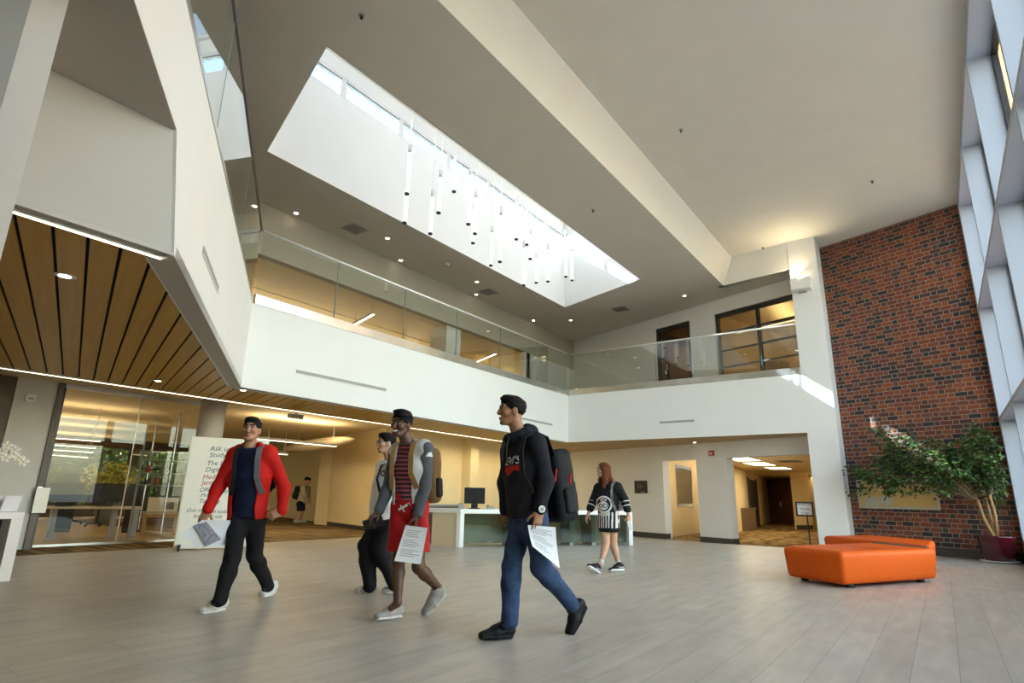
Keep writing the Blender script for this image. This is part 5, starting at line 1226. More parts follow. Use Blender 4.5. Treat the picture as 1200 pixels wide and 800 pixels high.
def striped(name, base, line, axis, freq, duty, rot=0.0):
    m = mat(name, base, .8); N, L, b = nodes(m)
    tc = N.new('ShaderNodeTexCoord'); mp = N.new('ShaderNodeMapping'); mp.inputs['Rotation'].default_value = (0, 0, rot); L.new(tc.outputs['Object'], mp.inputs['Vector'])
    sp = N.new('ShaderNodeSeparateXYZ'); L.new(mp.outputs['Vector'], sp.inputs[0]); nz = N.new('ShaderNodeTexNoise'); nz.inputs['Scale'].default_value = 9; L.new(tc.outputs['Object'], nz.inputs['Vector'])
    ma = N.new('ShaderNodeMath'); ma.operation = 'MULTIPLY_ADD'; ma.inputs[1].default_value = .022; L.new(nz.outputs['Fac'], ma.inputs[0]); L.new(sp.outputs[axis], ma.inputs[2])
    mu = N.new('ShaderNodeMath'); mu.operation = 'MULTIPLY'; mu.inputs[1].default_value = freq; L.new(ma.outputs[0], mu.inputs[0])
    fr = N.new('ShaderNodeMath'); fr.operation = 'FRACT'; L.new(mu.outputs[0], fr.inputs[0]); lt = N.new('ShaderNodeMath'); lt.operation = 'LESS_THAN'; lt.inputs[1].default_value = duty; L.new(fr.outputs[0], lt.inputs[0])
    mx = N.new('ShaderNodeMixRGB'); mx.inputs['Color1'].default_value = (*base, 1); mx.inputs['Color2'].default_value = (*line, 1); L.new(lt.outputs[0], mx.inputs['Fac']); L.new(mx.outputs[0], b.inputs['Base Color']); MT[name] = m
striped('stripe_maroon', (0.035, 0.012, 0.022), (0.34, 0.07, 0.085), 2, 27.0, .42)

# ------------------------------------------------------------------ people
class Figure:
    """skeleton in world coordinates: each joint is (pixel x, pixel y, extra depth) about the figure's own distance"""
    def __init__(s, dist, J, label, group, base, face, tilt=0.0, hs=1.0):
        s.d = dist; s.J = {k: at(v[0], v[1], dist + (v[2] if len(v) > 2 else 0)) for k, v in J.items()}
        s.t = thing('person', label, 'person', (base[0], base[1], 0), group)
        J = s.J; s.hs = hs
        s.lat = unit(J['ls'] - J['rs']); s.up = unit(J['neck'] - J['pel']); s.front = unit(np.cross(s.lat, s.up)); s.lat = np.cross(s.up, s.front)
        fz = unit([face[0], face[1], face[2] if len(face) > 2 else 0]); s.hf = fz; hu = np.array([0, 0, 1.0]) + tilt * np.array([-fz[1], fz[0], 0])
        s.hu = unit(hu - fz * np.dot(hu, fz)); s.hr = np.cross(s.hf, s.hu)
        allp = np.array(list(J_.copy() for J_ in s.J.values())); s.lo = allp.min(0) - .28; s.hi = allp.max(0) + .28; s.lo[2] = min(s.lo[2], -.03)
    def H(s, x, y, z): return s.J['head'] + s.hs * (s.hr * x + s.hf * y + s.hu * z)
    def field(s, keys, h, pad=.22):
        p = np.array([s.J[k] if isinstance(k, str) else k for k in keys]); return Field(p.min(0) - pad, p.max(0) + pad, h)
    def torso(s, F, g=0.0, sw=1.0, lo=True, k=.05, waist=.125, chest=.135):
        J = s.J; m = (J['ls'] + J['rs']) / 2; ch = m * .62 + J['pel'] * .38; wa = m * .28 + J['pel'] * .72
        ch = ch + s.front * .012
        F.cone(wa, ch, (waist * sw + g, waist * .80 + g), (chest * sw + .02 + g, chest * .80 + g), s.lat, k)
        F.cone(ch, m - s.up * .03, (chest * sw + .02 + g, chest * .80 + g), (.115 * sw + g, .075 + g), s.lat, k)
        F.cone(J['rs'] * .85 + m * .15, J['ls'] * .85 + m * .15, .062 + g, .062 + g, s.up, k)
        if lo: F.cone(J['pel'], wa, (.145 * sw + g, .112 + g), (waist * sw + g, waist * .8 + g), s.lat, k)
    def arm(s, F, side, g=0.0, r=(.05, .041, .028), k=.025, stop=1.0, upper=True):
        J = s.J; a, b_, c = J[side + 's'], J[side + 'e'], J[side + 'w']
        if upper: F.cone(a, b_, r[0] + g, r[1] + g, None, k)
        F.cone(b_, b_ + (c - b_) * stop, r[1] + g, r[2] + (r[1] - r[2]) * (1 - stop) + g, None, k)
    def leg(s, F, side, g=0.0, r=(.082, .054, .036), k=.03, stop=1.0):
        J = s.J; a, b_, c = J[side + 'h'], J[side + 'k'], J[side + 'a']
        F.cone(a, b_, r[0] + g, r[1] + g, None, k); calf = b_ + (c - b_) * .3
        if stop >= 1: F.cone(b_, calf, r[1] + g, r[1] * 1.0 + g, None, k); F.cone(calf, c + (unit(c - b_) * .02 if g > .005 else 0), r[1] * 1.0 + g, r[2] + g, None, k)
        else: F.cone(b_, b_ + (c - b_) * stop, r[1] + g, r[1] - (r[1] - r[2]) * stop + g, None, k)
    def hand(s, F, side, fdir, palm, curl=.5, spread=1.0, thumb=1, sc_=1.0, ext=None):
        """palm plus five fingers of unequal length bending towards the palm side"""
        w = s.J[side + 'w']; f = unit(fdir); n = unit(np.array(palm, float) - f * np.dot(palm, f)); u = np.cross(f, n) * thumb   # u points to the thumb side
        q = lambda a, b_, c: w + sc_ * (f * a + u * b_ + n * c)
        F.cone(w - f * .02, q(.03, 0, 0), (.027, .02), (.036, .016), u, .012); F.cone(q(.03, 0, 0), q(.085, 0, .002), (.038, .015), (.041, .013), u, .012)
        for i, (o, l) in enumerate(((.030, .072), (.010, .080), (-.011, .074), (-.031, .058))):
            a = q(.088 - abs(o - .01) * .12, o, .002); cv = curl * (1 + .12 * i) if not ext or ext != i else .1; ang = 0
            d = unit(f + u * (o * 2.2 * spread)); p0 = a
            for sgm, (ll, rr) in enumerate(((.46, .0088), (.31, .0080), (.23, .0070))):
                ang += cv * (.75 if sgm == 0 else 1.0); dv = d * math.cos(ang) + n * math.sin(ang); p1 = p0 + sc_ * dv * l * ll
                F.cone(p0, p1, rr * sc_, rr * .93 * sc_, None, .003); p0 = p1
        a = q(.028, .032, .006); b_ = a + sc_ * unit(f * .62 + u * .62 + n * .45) * .045; c = b_ + sc_ * unit(f * .9 + u * .1 + n * .6) * .034
        F.cone(q(.015, .018, .004), a, .014 * sc_, .013 * sc_, None, .008); F.cone(a, b_, .0115 * sc_, .010 * sc_, None, .006); F.cone(b_, c, .010 * sc_, .0085 * sc_, None, .003)
        return q
    def head(s, F, jaw=1.0, nose=1.0, smile=0.0):
        H, a = s.H, s.hs; X, Y, Z = s.hr * a, s.hf * a, s.hu * a
        F.ell(H(0, -.014, .032), X * .074, Y * .095, Z * .083, .02)
        F.cone(H(0, .022, .01), H(0, .040, -.070), (.066 * a, .062 * a), (.040 * jaw * a, .040 * a), s.hr, .025)
        F.ell(H(0, .070, -.094), X * .024 * jaw, Y * .02, Z * .018, .02)
        for sg in (-1, 1):
            F.cone(H(sg * .062, -.012, -.03), H(sg * .032 * jaw, .056, -.088), .016 * a, .014 * a, None, .025)
            F.ell(H(sg * .042, .062, -.018), X * .024, Y * .022, Z * .02, .025)
            F.ell(H(sg * .078, -.012, -.006), X * .010, Y * .021, Z * .033, .006); F.ell(H(sg * .088, -.006, -.004), X * .006, Y * .010, Z * .018, .004, sub=True)
            F.cone(H(sg * .012, .088, .036), H(sg * .05, .074, .036), .010 * a, .009 * a, None, .014)
            F.ell(H(sg * .031, .094, .014), X * .017, Y * .014, Z * .010, .01, sub=True); F.ell(H(sg * .031, .074, .014), X * .014, Y * .012, Z * .011, .004)
        F.cone(H(0, .088, .022), H(0, .106 * nose, -.020), .009 * a, .0125 * a, None, .012); F.ell(H(0, .098, -.028), X * .019, Y * .013, Z * .009, .008)
        F.ell(H(0, .083, -.054), X * (.024 + .008 * smile), Y * .016, Z * .007, .008); F.ell(H(0, .082, -.066), X * (.021 + .006 * smile), Y * .015, Z * .008, .008)
        F.cone(H(0, -.022, -.05), s.J['neck'] - s.up * .02, (.052 * a, .055 * a), (.060, .058), s.hr, .025)
    def face_paint(s, lips, brow_w=1.0, smile=False, beard=False, extra=None, socks=()):
        """0 skin, 1 lips, 2 eye white, 3 dark, 4 teeth"""
        def paint(C):
            q = (C - s.J['head']) / s.hs; x, y, z = np.abs(q @ s.hr), q @ s.hf, q @ s.hu; m = np.zeros(len(C), int); f = y > .045
            m[f & (x < .026) & (z < -.046) & (z > -.073)] = 1
            if smile: m[f & (x < .024) & (np.abs(z + .058 - x * x * 12) < .0065)] = 4
            m[f & (((x - .031) / .0150) ** 2 + ((z - .014) / .0065) ** 2 < 1)] = 2; m[f & (((x - .031) / .0085) ** 2 + ((z - .014) / .0085) ** 2 < 1)] = 3
            m[f & (x > .012) & (x < .053) & (np.abs(z - (.036 + .006 * np.sin((x - .012) * 60) )) < .0055 * brow_w)] = 3
            m[f & (x < .046) & (x > .015) & (np.abs(z - .0235) < .0022)] = 3
            m[f & (y > .09) & (x > .005) & (x < .012) & (z < -.031) & (z > -.037)] = 3
            if beard: m[f & (x < .028) & (np.abs(z + .042) < .003) & (y > .06)] = 3; m[(y > .055) & (x < .022) & (z < -.086)] = 3
            for k_ in socks: m[np.linalg.norm(C - s.J[k_], axis=1) < .13] = 3
            if extra: m = extra(C, m)
            return m
        return paint
    def body(s, skin, lips, h=.0055, arms=('l', 'r'), hands=(), legs='bare', smile=0, beard=False, jaw=1.0, lr=(.082, .054, .036), sw=1.0, ar=(.05, .041, .028), brow=1.0):
        F = Field(s.lo, s.hi, h); s.torso(F, -.012, sw)
        for a in arms: s.arm(F, a, 0, ar)
        for side in 'lr':
            s.leg(F, side, 0 if legs == 'bare' else -.012, lr); f = s.J[side + 't'] - s.J[side + 'a']
            F.cone(s.J[side + 'a'], s.J[side + 'a'] + f * .35 - s.up * .01, .034, .026, None, .015)
        s.head(F, jaw, smile=smile)
        for hd in hands: s.hand(F, *hd[:3], **hd[3])
        return F.build('body', [skin, lips, 'eye_white', 'eye_dark', 'teeth'], s.t, s.face_paint(lips, smile=bool(smile), beard=beard, brow_w=brow, socks=() if legs == 'bare' else ('la', 'ra')), relax=1)
    def hair(s, m, kind='short', h=.006):
        F = Field(s.J['head'] - .26, s.J['head'] + .26, h); H, a = s.H, s.hs; X, Y, Z = s.hr * a, s.hf * a, s.hu * a
        if kind == 'short':
            F.ell(H(0, -.016, .040), X * .084, Y * .104, Z * .088, .0); F.ell(H(0, .045, .098), X * .058, Y * .050, Z * .028, .03)
            F.cone(H(0, .062, .016), H(0, .18, -.01), (.056 * a, .052 * a), (.070 * a, .064 * a), s.hr, 0, sub=True)
            F.ell(H(0, .05, -.065), X * .12, Y * .11, Z * .070, 0, sub=True); F.ell(H(0, -.10, -.095), X * .12, Y * .09, Z * .055, 0, sub=True)
            for sg in (-1, 1): F.ell(H(sg * .08, -.008, -.008), X * .016, Y * .026, Z * .034, 0, sub=True)
            F.folds(.0025, 160)
        elif kind == 'curly':
            F.ell(H(0, -.014, .046), X * .085, Y * .104, Z * .096, .0); F.ell(H(0, .045, .108), X * .062, Y * .052, Z * .034, .03)
            F.cone(H(0, .062, .014), H(0, .18, -.01), (.056 * a, .052 * a), (.070 * a, .064 * a), s.hr, 0, sub=True)
            F.ell(H(0, .05, -.060), X * .12, Y * .11, Z * .070, 0, sub=True); F.ell(H(0, -.10, -.09), X * .12, Y * .09, Z * .058, 0, sub=True); F.folds(.004, 230)
            for sg in (-1, 1): F.ell(H(sg * .08, -.008, -.008), X * .016, Y * .028, Z * .036, 0, sub=True)
        return F.build('hair', m, s.t, relax=1)
    def shoe(s, side, up_m, sole_m, pitch_pts, h=.005, high=0.0, chunky=1.0, w=1.0, stripes=None, laces=True):
        w *= 1.1
        """pitch_pts: heel and toe of the sole, world coordinates"""
        hl, to = [np.array(p, float) for p in pitch_pts]; d = unit(to - hl); L_ = .30
        side_ = unit(np.cross(d, s.J[side + 'k'] - hl)); n = np.cross(side_, d); n = n if n[2] > 0 or abs(n[2]) < .05 else -n
        if np.dot(n, s.J[side + 'k'] - hl) < 0: n = -n
        q = lambda a, b_, c: hl + d * a * L_ + side_ * b_ + n * c
        F = Field(np.minimum(hl, to) - .2, np.maximum(hl, to) + .25, h)
        F.cone(q(.16, 0, .055), q(.5, 0, .05), (.036 * w, .04), (.043 * w, .040), side_, .02); F.cone(q(.5, 0, .050), q(.86, 0, .036), (.043 * w, .040), (.037 * w, .026), side_, .02)
        F.cone(q(.15, 0, .06), q(.22, 0, .095 + high), (.037 * w, .044), (.039, .047), side_, .02); F.cone(q(.28, 0, .095), q(.55, 0, .064), .034, .028, None, .03)
        F.cone(q(.15, 0, .09 + high * .8), q(.24, 0, .15 + high), .030, .030, None, 0, sub=True); F.half(q(0, 0, .012), -n)
        up = F.build('shoe', up_m, s.t)
        G = Field(np.minimum(hl, to) - .2, np.maximum(hl, to) + .2, h)
        zs = .014 * chunky
        G.cone(q(.15, 0, zs), q(.5, 0, zs), (.042 * w, .016 * chunky), (.045 * w, .016 * chunky), side_, .012); G.cone(q(.5, 0, zs), q(.88, 0, zs + .004), (.048 * w, .016 * chunky), (.040 * w, .013 * chunky), side_, .012); G.half(q(0, 0, 0.0), -n)
        G.build('sole', sole_m, up)
        if laces:
            b = MB()
            for k in range(4):
                a = .36 + .07 * k; z = .115 - .012 * k
                b.tube([q(a, -.024, z - .018), q(a + .01, 0, z - .001), q(a, .024, z - .018)], .003, 6)
            b.build('laces', sole_m if sole_m != 'shoe_black' else 'strap_grey', up)
        return q
    def sheet(s, label, corners, cat='paper', m='paper', bend=.02, prints=True, name='paper_sheet'):
        """a held sheet of paper: slightly curved, printed with lines of text"""
        A, B, C, D = [np.array(c, float) for c in corners]; n = unit(np.cross(B - A, D - A)); b = MB(); N_ = 10
        def pt(u, v, o=0): return A * (1 - u) * (1 - v) + B * u * (1 - v) + C * u * v + D * (1 - u) * v + n * (bend * math.sin(math.pi * v) + o)
        v_ = [pt(i / N_, j / N_, o) for o in (-.0008, .0008) for j in range(N_ + 1) for i in range(N_ + 1)]; M_ = (N_ + 1) ** 2; f = []
        for j in range(N_):
            for i in range(N_):
                a = j * (N_ + 1) + i; f += [(a, a + N_ + 1, a + N_ + 2, a + 1), (M_ + a, M_ + a + 1, M_ + a + N_ + 2, M_ + a + N_ + 1)]
        bd = [i for i in range(N_ + 1)] + [(N_ + 1) * j + N_ for j in range(1, N_ + 1)] + [(N_ + 1) * N_ + i for i in range(N_ - 1, -1, -1)] + [(N_ + 1) * j for j in range(N_ - 1, 0, -1)]
        for i in range(len(bd)): a, c = bd[i], bd[(i + 1) % len(bd)]; f.append((a, c, M_ + c, M_ + a))
        o = b.add(v_, f)
        t = thing(name, label, cat, (A + B + C + D) / 4)
        sh_ = b.build('sheet', m, t, smooth=False)
        if prints:
            p = MB(); vd = at(600, 600, 1)  # text on the side that faces the viewer's side of the sheet
            sg = 1 if np.dot(n, -(A + C) / 2 + np.array([0, 0, 1])) > 0 else -1; r = random.Random(int(abs(A[0]) * 1000))
            for k in range(14):
                v0 = .12 + .054 * k
                if k in (4, 9): continue
                u1 = r.uniform(.55, .88)
                p.add([pt(.12, v0, sg * .0016), pt(u1, v0, sg * .0016), pt(u1, v0 + .016, sg * .0016), pt(.12, v0 + .016, sg * .0016)], [(0, 1, 2, 3)])
            p.build('printed_lines', 'grey_print', t)
        return t
def floor_at(px, py): return atz(px, py, 0.0)
def decal(verts, faces, target, name, m, parent, direction, lift=.004):
    """lay flat shapes onto a garment along a direction"""
    bm = bmesh.new(); vs = [bm.verts.new(tuple(v)) for v in verts]
    for f in faces:
        try: bm.faces.new([vs[i] for i in f])
        except ValueError: pass
    bmesh.ops.triangulate(bm, faces=bm.faces)
    bmesh.ops.subdivide_edges(bm, edges=[e for e in bm.edges if e.calc_length() > .02], cuts=2, use_grid_fill=True)
    tv = np.zeros(len(target.data.vertices) * 3, np.float32); target.data.vertices.foreach_get('co', tv)
    tree_ = BVHTree.FromPolygons([tuple(v) for v in tv.reshape(-1, 3)], [tuple(p.vertices) for p in target.data.polygons])
    d = Vector(unit(direction)); kill = []
    for v in bm.verts:
        hit = tree_.ray_cast(v.co - d * .5, d, 1.2)
        if hit[0] is None: kill.append(v)
        else: v.co = hit[0] - d * lift
    bmesh.ops.delete(bm, geom=kill, context='VERTS')
    me = bpy.data.meshes.new(name); bm.to_mesh(me); bm.free(); me.materials.append(MT[m])
    o = bpy.data.objects.new(name, me); COL.objects.link(o); o.parent = parent; o.matrix_parent_inverse = Matrix.Translation(-Vector(parent.location))
    return o
# ------------------------------------------------------------------ the walkers
def basis(px):
    r = ray(px, 600); v = unit([r[0], r[1], 0]); return v, np.array([v[1], -v[0], 0])      # away from the viewer, towards the picture's right
UP = np.array([0, 0, 1.0]); WALK = 'people crossing the atrium'
def strap(name, pts, m, parent, w=.022, th=.006):
    """a flat webbing strap through points given with outward normals"""
    b = MB(); n = len(pts); vs = []
    for i, (p, nn_) in enumerate(pts):
        t = unit(np.array(pts[min(i + 1, n - 1)][0]) - np.array(pts[max(i - 1, 0)][0])); s_ = unit(np.cross(t, nn_)); nn_ = unit(nn_)
        vs += [p - s_ * w, p + s_ * w, p + s_ * w + nn_ * th, p - s_ * w + nn_ * th]
    f = [(0, 1, 2, 3)[::-1], tuple(4 * (n - 1) + k for k in range(4))]
    for i in range(n - 1):
        for k in range(4): f.append((4 * i + k, 4 * i + (k + 1) % 4, 4 * i + 4 + (k + 1) % 4, 4 * i + 4 + k))
    return b.add(vs, f).build(name, m, parent, smooth=False)
def shoulder_strap(fg, side, m, parent, g=.05, low=.30, w=.024, inn=.62):
    J = fg.J; mid = (J['ls'] + J['rs']) / 2; s0 = J[side + 's'] * inn + mid * (1 - inn); F_, U_ = fg.front, fg.up
    pts = [(s0 - F_ * (.10 + g) - U_ * .10, -F_), (s0 - F_ * (.075 + g * .6) + U_ * (.02 + g * .5), -F_ + U_), (s0 + U_ * (.062 + g * .55), U_), (s0 + F_ * (.06 + g * .8) + U_ * (.03 + g * .4), F_ + U_),
           (s0 + F_ * (.095 + g) - U_ * .05, F_), (s0 + F_ * (.105 + g) - U_ * low * .6, F_), (s0 * 1.0 + (J[side + 's'] - mid) * .22 + F_ * (.06 + g) - U_ * low, F_)]
    return strap('strap', pts, m, parent, w)
def backpack(fg, label, m, size, off, group, straps=(), m2=None, pocket=True, drop=.02):
    J = fg.J; mid = (J['ls'] + J['rs']) / 2; w, dpt, h = size; c = mid - fg.front * (off + dpt) - fg.up * (h - drop)
    t = thing('backpack', label, 'backpack', c, group); F = Field(c - .45, c + .45, .008)
    F.box(c, fg.lat * w, fg.front * dpt, fg.up * h, .06, 0); F.cone(c + fg.up * (h * .55) - fg.lat * w * .4, c + fg.up * (h * .55) + fg.lat * w * .4, dpt * .95, dpt * .95, None, .05)
    F.folds(.003, 40, 3); F.build('bag_body', m, t)
    if pocket:
        G = Field(c - .4, c + .4, .008); G.box(c - fg.front * dpt * .9 - fg.up * h * .35, fg.lat * w * .74, fg.front * .05, fg.up * h * .48, .04, 0); G.folds(.002, 50); G.build('front_pocket', m2 or m, t)
        for sg in (-1, 1):
            G = Field(c - .4, c + .4, .008); G.box(c + fg.lat * w * sg * .98 - fg.up * h * .45, fg.lat * .03, fg.front * dpt * .5, fg.up * h * .36, .025, 0)
            G.build('side_pocket', m2 or m, t)
    MB().tube([c + fg.up * h * .98 + fg.front * dpt * .4 - fg.lat * .05, c + fg.up * (h + .05) + fg.front * dpt * .4, c + fg.up * h * .98 + fg.front * dpt * .4 + fg.lat * .05], .010, 8).build('carry_loop', m, t, smooth=True)
    for a in straps: shoulder_strap(fg, a[0], a[1], t, *a[2:])
    return t, c

# ---- man in the open red jacket
V, RT = basis(288); T = -V; LF = -RT
J = dict(head=(294.8, 503.5, -.02), neck=(292.5, 524, 0), pel=(290, 606, 0), rs=(274.5, 533.5, .05), ls=(316.5, 532, -.06), re=(256.5, 569, .06), rw=(243.5, 597.5, -.08), le=(333, 570, .02), lw=(330.5, 599, -.16),
         rh=(279.5, 606, .01), lh=(300.5, 605, -.01), rk=(272, 655, -.16), ra=(258.5, 700, -.24), rt=(236, 712, -.30), lk=(298, 651, .06), la=(313.5, 685, .30), lt=(302, 695, .22))
a = Figure(6.08, J, 'young man in an open red jacket and black trousers striding with papers in hand', WALK, floor_at(283, 712), T * .92 + LF * .30 + UP * .02, 0.03, .95)
hd = [('r', LF * .35 - UP * .95 + T * .15, -RT * -.3 - T * .2 + V * .6, dict(curl=.55, thumb=1)), ('l', LF * .85 - UP * .35 + T * .25, V * .9 - UP * .3, dict(curl=.75, thumb=-1))]
a.body('skin_light', 'lip_light', hands=hd, legs='cloth', jaw=1.05, brow=1.3); a.hair('hair_black')
F = a.field(['ls', 'rs', 'pel', 'neck'], .008); a.torso(F, .014, lo=True); F.half(a.J['neck'] - a.up * .005, a.up); F.half(a.J['pel'] + a.up * .0, -a.up); F.folds(.003, 34, 1); F.build('shirt', 'cloth_navy', a.t)
F = a.field(['ls', 'rs', 'pel', 'le', 're', 'lw', 'rw', 'neck'], .008)
a.torso(F, .024, 1.0); F.cone(a.J['pel'] - a.up * .03, a.J['pel'] + a.up * .2, (.168, .135), (.16, .13), a.lat, .04)
for s_ in 'lr': a.arm(F, s_, .012, (.054, .047, .034), .025, .97)
nk = a.J['neck']
for k in range(7):                                     # hood and collar rolled behind the neck
    an = -2.5 + 5.0 * k / 6; p = nk + a.lat * math.sin(an) * .085 - a.front * math.cos(an) * .075 + a.up * (.015 - .035 * (1 - math.cos(an)) * .6)
    F.ell(p, a.lat * .046, a.front * .044, a.up * .048, .02)
mid = a.J['pel'] * .5 + (a.J['ls'] + a.J['rs']) * .25
F.box(mid + a.front * .17 - a.lat * .015, a.lat * .105, a.front * .15, a.up * .45, .02, 0, sub=True); F.cone(nk - a.up * .01, nk + a.up * .12, .062, .075, None, 0, sub=True); F.half(a.J['pel'] - a.up * .02, -a.up)
F.folds(.0045, 30, 2); jk = F.build('jacket', 'cloth_red', a.t)
F = a.field(['lh', 'rh', 'lk', 'rk', 'la', 'ra'], .008); F.cone(a.J['pel'] - a.up * .03, a.J['pel'] + a.up * .06, (.142, .108), (.135, .105), a.lat, .03)
for s_ in 'lr': a.leg(F, s_, .012, (.080, .056, .044), .03)
F.folds(.004, 42, 4); F.build('trousers', 'cloth_black', a.t)
a.shoe('r', 'shoe_white', 'sole_white', (floor_at(264, 713), floor_at(226, 721))); a.shoe('l', 'shoe_white', 'sole_white', (floor_at(321, 696.5) + UP * .03, floor_at(297, 704.5)))
backpack(a, 'dark backpack worn by the man in the red jacket, grey strap showing', 'bag_black', (.13, .07, .19), .14, 'backpacks of the walkers', [('l', 'strap_grey', .052, .36, .024), ('r', 'bag_black', .052, .36, .02)])
dp_ = 5.93
C = lambda px, py, o=0: at(px, py, dp_ + o)
a.sheet('white paper sheet held low by the man in the red jacket, left of the pair', [C(225.5, 610.5), C(241, 609), C(262, 632, .03), C(214, 626, .02)][0:1] + [C(243, 609), C(262, 632), C(236, 643)] if False else [C(212, 625), C(238, 608.5), C(260, 631), C(233, 643.5)], prints=False)
a.sheet('white paper sheet behind the printed one in the red jacket man\'s hand', [C(240, 609, .02), C(270, 609.5, .06), C(270, 638, .06), C(241, 641, .03)], prints=False)
a.sheet('grey printed leaflet on top of the papers of the man in red', [C(227, 615.5, -.02), C(242, 611, -.02), C(259, 632, -.02), C(241.5, 640, -.02)], m='grey_print', prints=False, name='leaflet', cat='leaflet')

# ---- man in striped shirt and red shorts
V, RT = basis(470); T = -V; LF = -RT
J = dict(head=(470.5, 497.5, -.06), neck=(479, 519, -.01), pel=(480, 589, 0), rs=(464.5, 529, .09), ls=(499, 526, -.09), re=(456.5, 567, .10), rw=(444, 598.5, -.02), le=(498, 568, -.10), lw=(489, 603, -.16),
         rh=(470, 594, .03), lh=(490.5, 594, -.03), rk=(467, 656, -.04), ra=(466, 706, -.16), rt=(445, 719, -.18), lk=(490.5, 664, -.08), la=(515, 690, .08), lt=(504, 711, .06))
a = Figure(5.46, J, 'tall smiling young man in a grey jacket, striped shirt and red shorts', WALK, floor_at(470, 722), T * .80 + LF * .58 - UP * .08, .14, 1.0)
hd = [('r', LF * .7 - UP * .55 + T * .4, V * .2 - UP * .3 + RT * .5, dict(curl=.5, thumb=1)), ('l', -UP * 1.0 + LF * .08, V * .35 + LF * .9, dict(curl=.35, thumb=-1))]
a.body('skin_dark', 'lip_dark', hands=hd, smile=1, legs='bare', lr=(.078, .052, .033), brow=1.1); a.hair('hair_black', 'curly')
F = a.field(['ls', 'rs', 'pel', 'neck'], .008); a.torso(F, .016, .95); F.half(nkp := a.J['neck'] - a.up * .012, a.up); F.half(a.J['pel'] + a.up * .01, -a.up); F.folds(.0035, 30, 1); F.build('shirt', 'stripe_maroon', a.t)
F = a.field(['ls', 'rs', 'pel', 'neck'], .008); a.torso(F, .026, .95); nk = a.J['neck']
for k in range(7):
    an = -2.2 + 4.4 * k / 6; p = nk + a.lat * math.sin(an) * .08 - a.front * math.cos(an) * .07 + a.up * (.01 - .02 * (1 - math.cos(an)))
    F.ell(p, a.lat * .035, a.front * .035, a.up * .028, .02)
mid = a.J['pel'] * .5 + (a.J['ls'] + a.J['rs']) * .25
F.box(mid + a.front * .17 - a.lat * .0, a.lat * .085, a.front * .15, a.up * .45, .02, 0, sub=True); F.cone(nk - a.up * .01, nk + a.up * .12, .06, .075, None, 0, sub=True); F.half(a.J['pel'] - a.up * .01, -a.up); F.folds(.004, 30, 5)
F.build('jacket_front', 'cloth_pale', a.t)
F = a.field(['ls', 'rs', 'le', 're', 'lw', 'rw', 'neck'], .008); m = (a.J['ls'] + a.J['rs']) / 2
for s_ in 'lr': F.cone(m * .55 + a.J[s_ + 's'] * .45 - a.front * .0, a.J[s_ + 's'], .062, .068, None, .02); a.arm(F, s_, .013, (.054, .046, .034), .025, .96)
F.cone(m - a.lat * .1 - a.front * .05, m + a.lat * .1 - a.front * .05, .085, .085, None, .03); F.cone(nk - a.up * .03, nk + a.up * .12, .062, .075, None, 0, sub=True)
F.box(mid + a.front * .19, a.lat * .09, a.front * .15, a.up * .45, .02, 0, sub=True); F.folds(.004, 34, 7); slv = F.build('jacket_sleeves', 'cloth_grey', a.t)
lc_ = at(503.5, 531, 5.2); r_ = RT; decal([lc_ - r_ * .03 - UP * .022, lc_ + r_ * .035 - UP * .022, lc_ + r_ * .02 + UP * .02, lc_ - r_ * .012 + UP * .01], [(0, 1, 2, 3)], slv, 'sleeve_logo', 'print_white', a.t, V)
F = a.field(['lh', 'rh', 'lk', 'rk', 'pel'], .008); F.cone(a.J['pel'] - a.up * .04, a.J['pel'] + a.up * .07, (.165, .135), (.145, .118), a.lat, .04)
for s_ in 'lr':
    h_, k_ = a.J[s_ + 'h'], a.J[s_ + 'k']; F.cone(h_, h_ + (k_ - h_) * .84, .092, .098, None, .02); F.half(h_ + (k_ - h_) * .83 * 1.0 if s_ == 'r' else h_ + (k_ - h_) * .9, -UP)
F.folds(.006, 24, 3); sh = F.build('shorts', 'shorts_red', a.t)
for (x0, y0, x1, y1, w_, mm) in ((466.5, 598, 480, 590, .010, 'print_white'), (469, 592, 474, 600, .006, 'print_white'), (478, 590, 484, 603, .006, 'black')):
    p, q_ = at(x0, y0, 5.2), at(x1, y1, 5.2); n_ = unit(np.cross(q_ - p, V)) * w_; decal([p - n_, q_ - n_, q_ + n_, p + n_], [(0, 1, 2, 3)], sh, 'waist_cord', mm, a.t, V, .008)
a.shoe('r', 'shoe_grey', 'sole_white', (floor_at(473, 723), floor_at(436, 728.5))); a.shoe('l', 'shoe_grey', 'sole_white', (at(525.5, 692, 5.55), floor_at(500, 719.5)))
bpk, bc = backpack(a, 'tan brown backpack on the back of the man in red shorts', 'bag_brown', (.15, .09, .25), .13, 'backpacks of the walkers', [('l', 'strap_tan', .05, .34, .026), ('r', 'strap_tan', .05, .34, .022)], 'bag_black')
d_ = 5.24; C = lambda px, py, o=0: at(px, py, d_ + o)
a.sheet('white printed page hanging from the left hand of the man in red shorts', [C(475.5, 615), C(501, 618.5), C(493, 661), C(462, 657)], bend=.015)
w_ = a.J['rw']; c = at(437.5, 612.5, 5.42); t = thing('tablet', 'black tablet case in the right hand of the man in red shorts', 'tablet', c); ax = unit(RT * .95 + UP * .30)
MB().obox(c, ax, unit(UP * .8 - RT * .3 + T * .5), np.cross(ax, unit(UP * .8 - RT * .3 + T * .5)), .085, .048, .012).build('case', 'black', t, bevel=.008); MB().obox(c + T * .012, ax, unit(UP * .8 - RT * .3 + T * .5), np.cross(ax, unit(UP * .8 - RT * .3 + T * .5)), .01, .05, .013).build('band', 'base_dark', t)

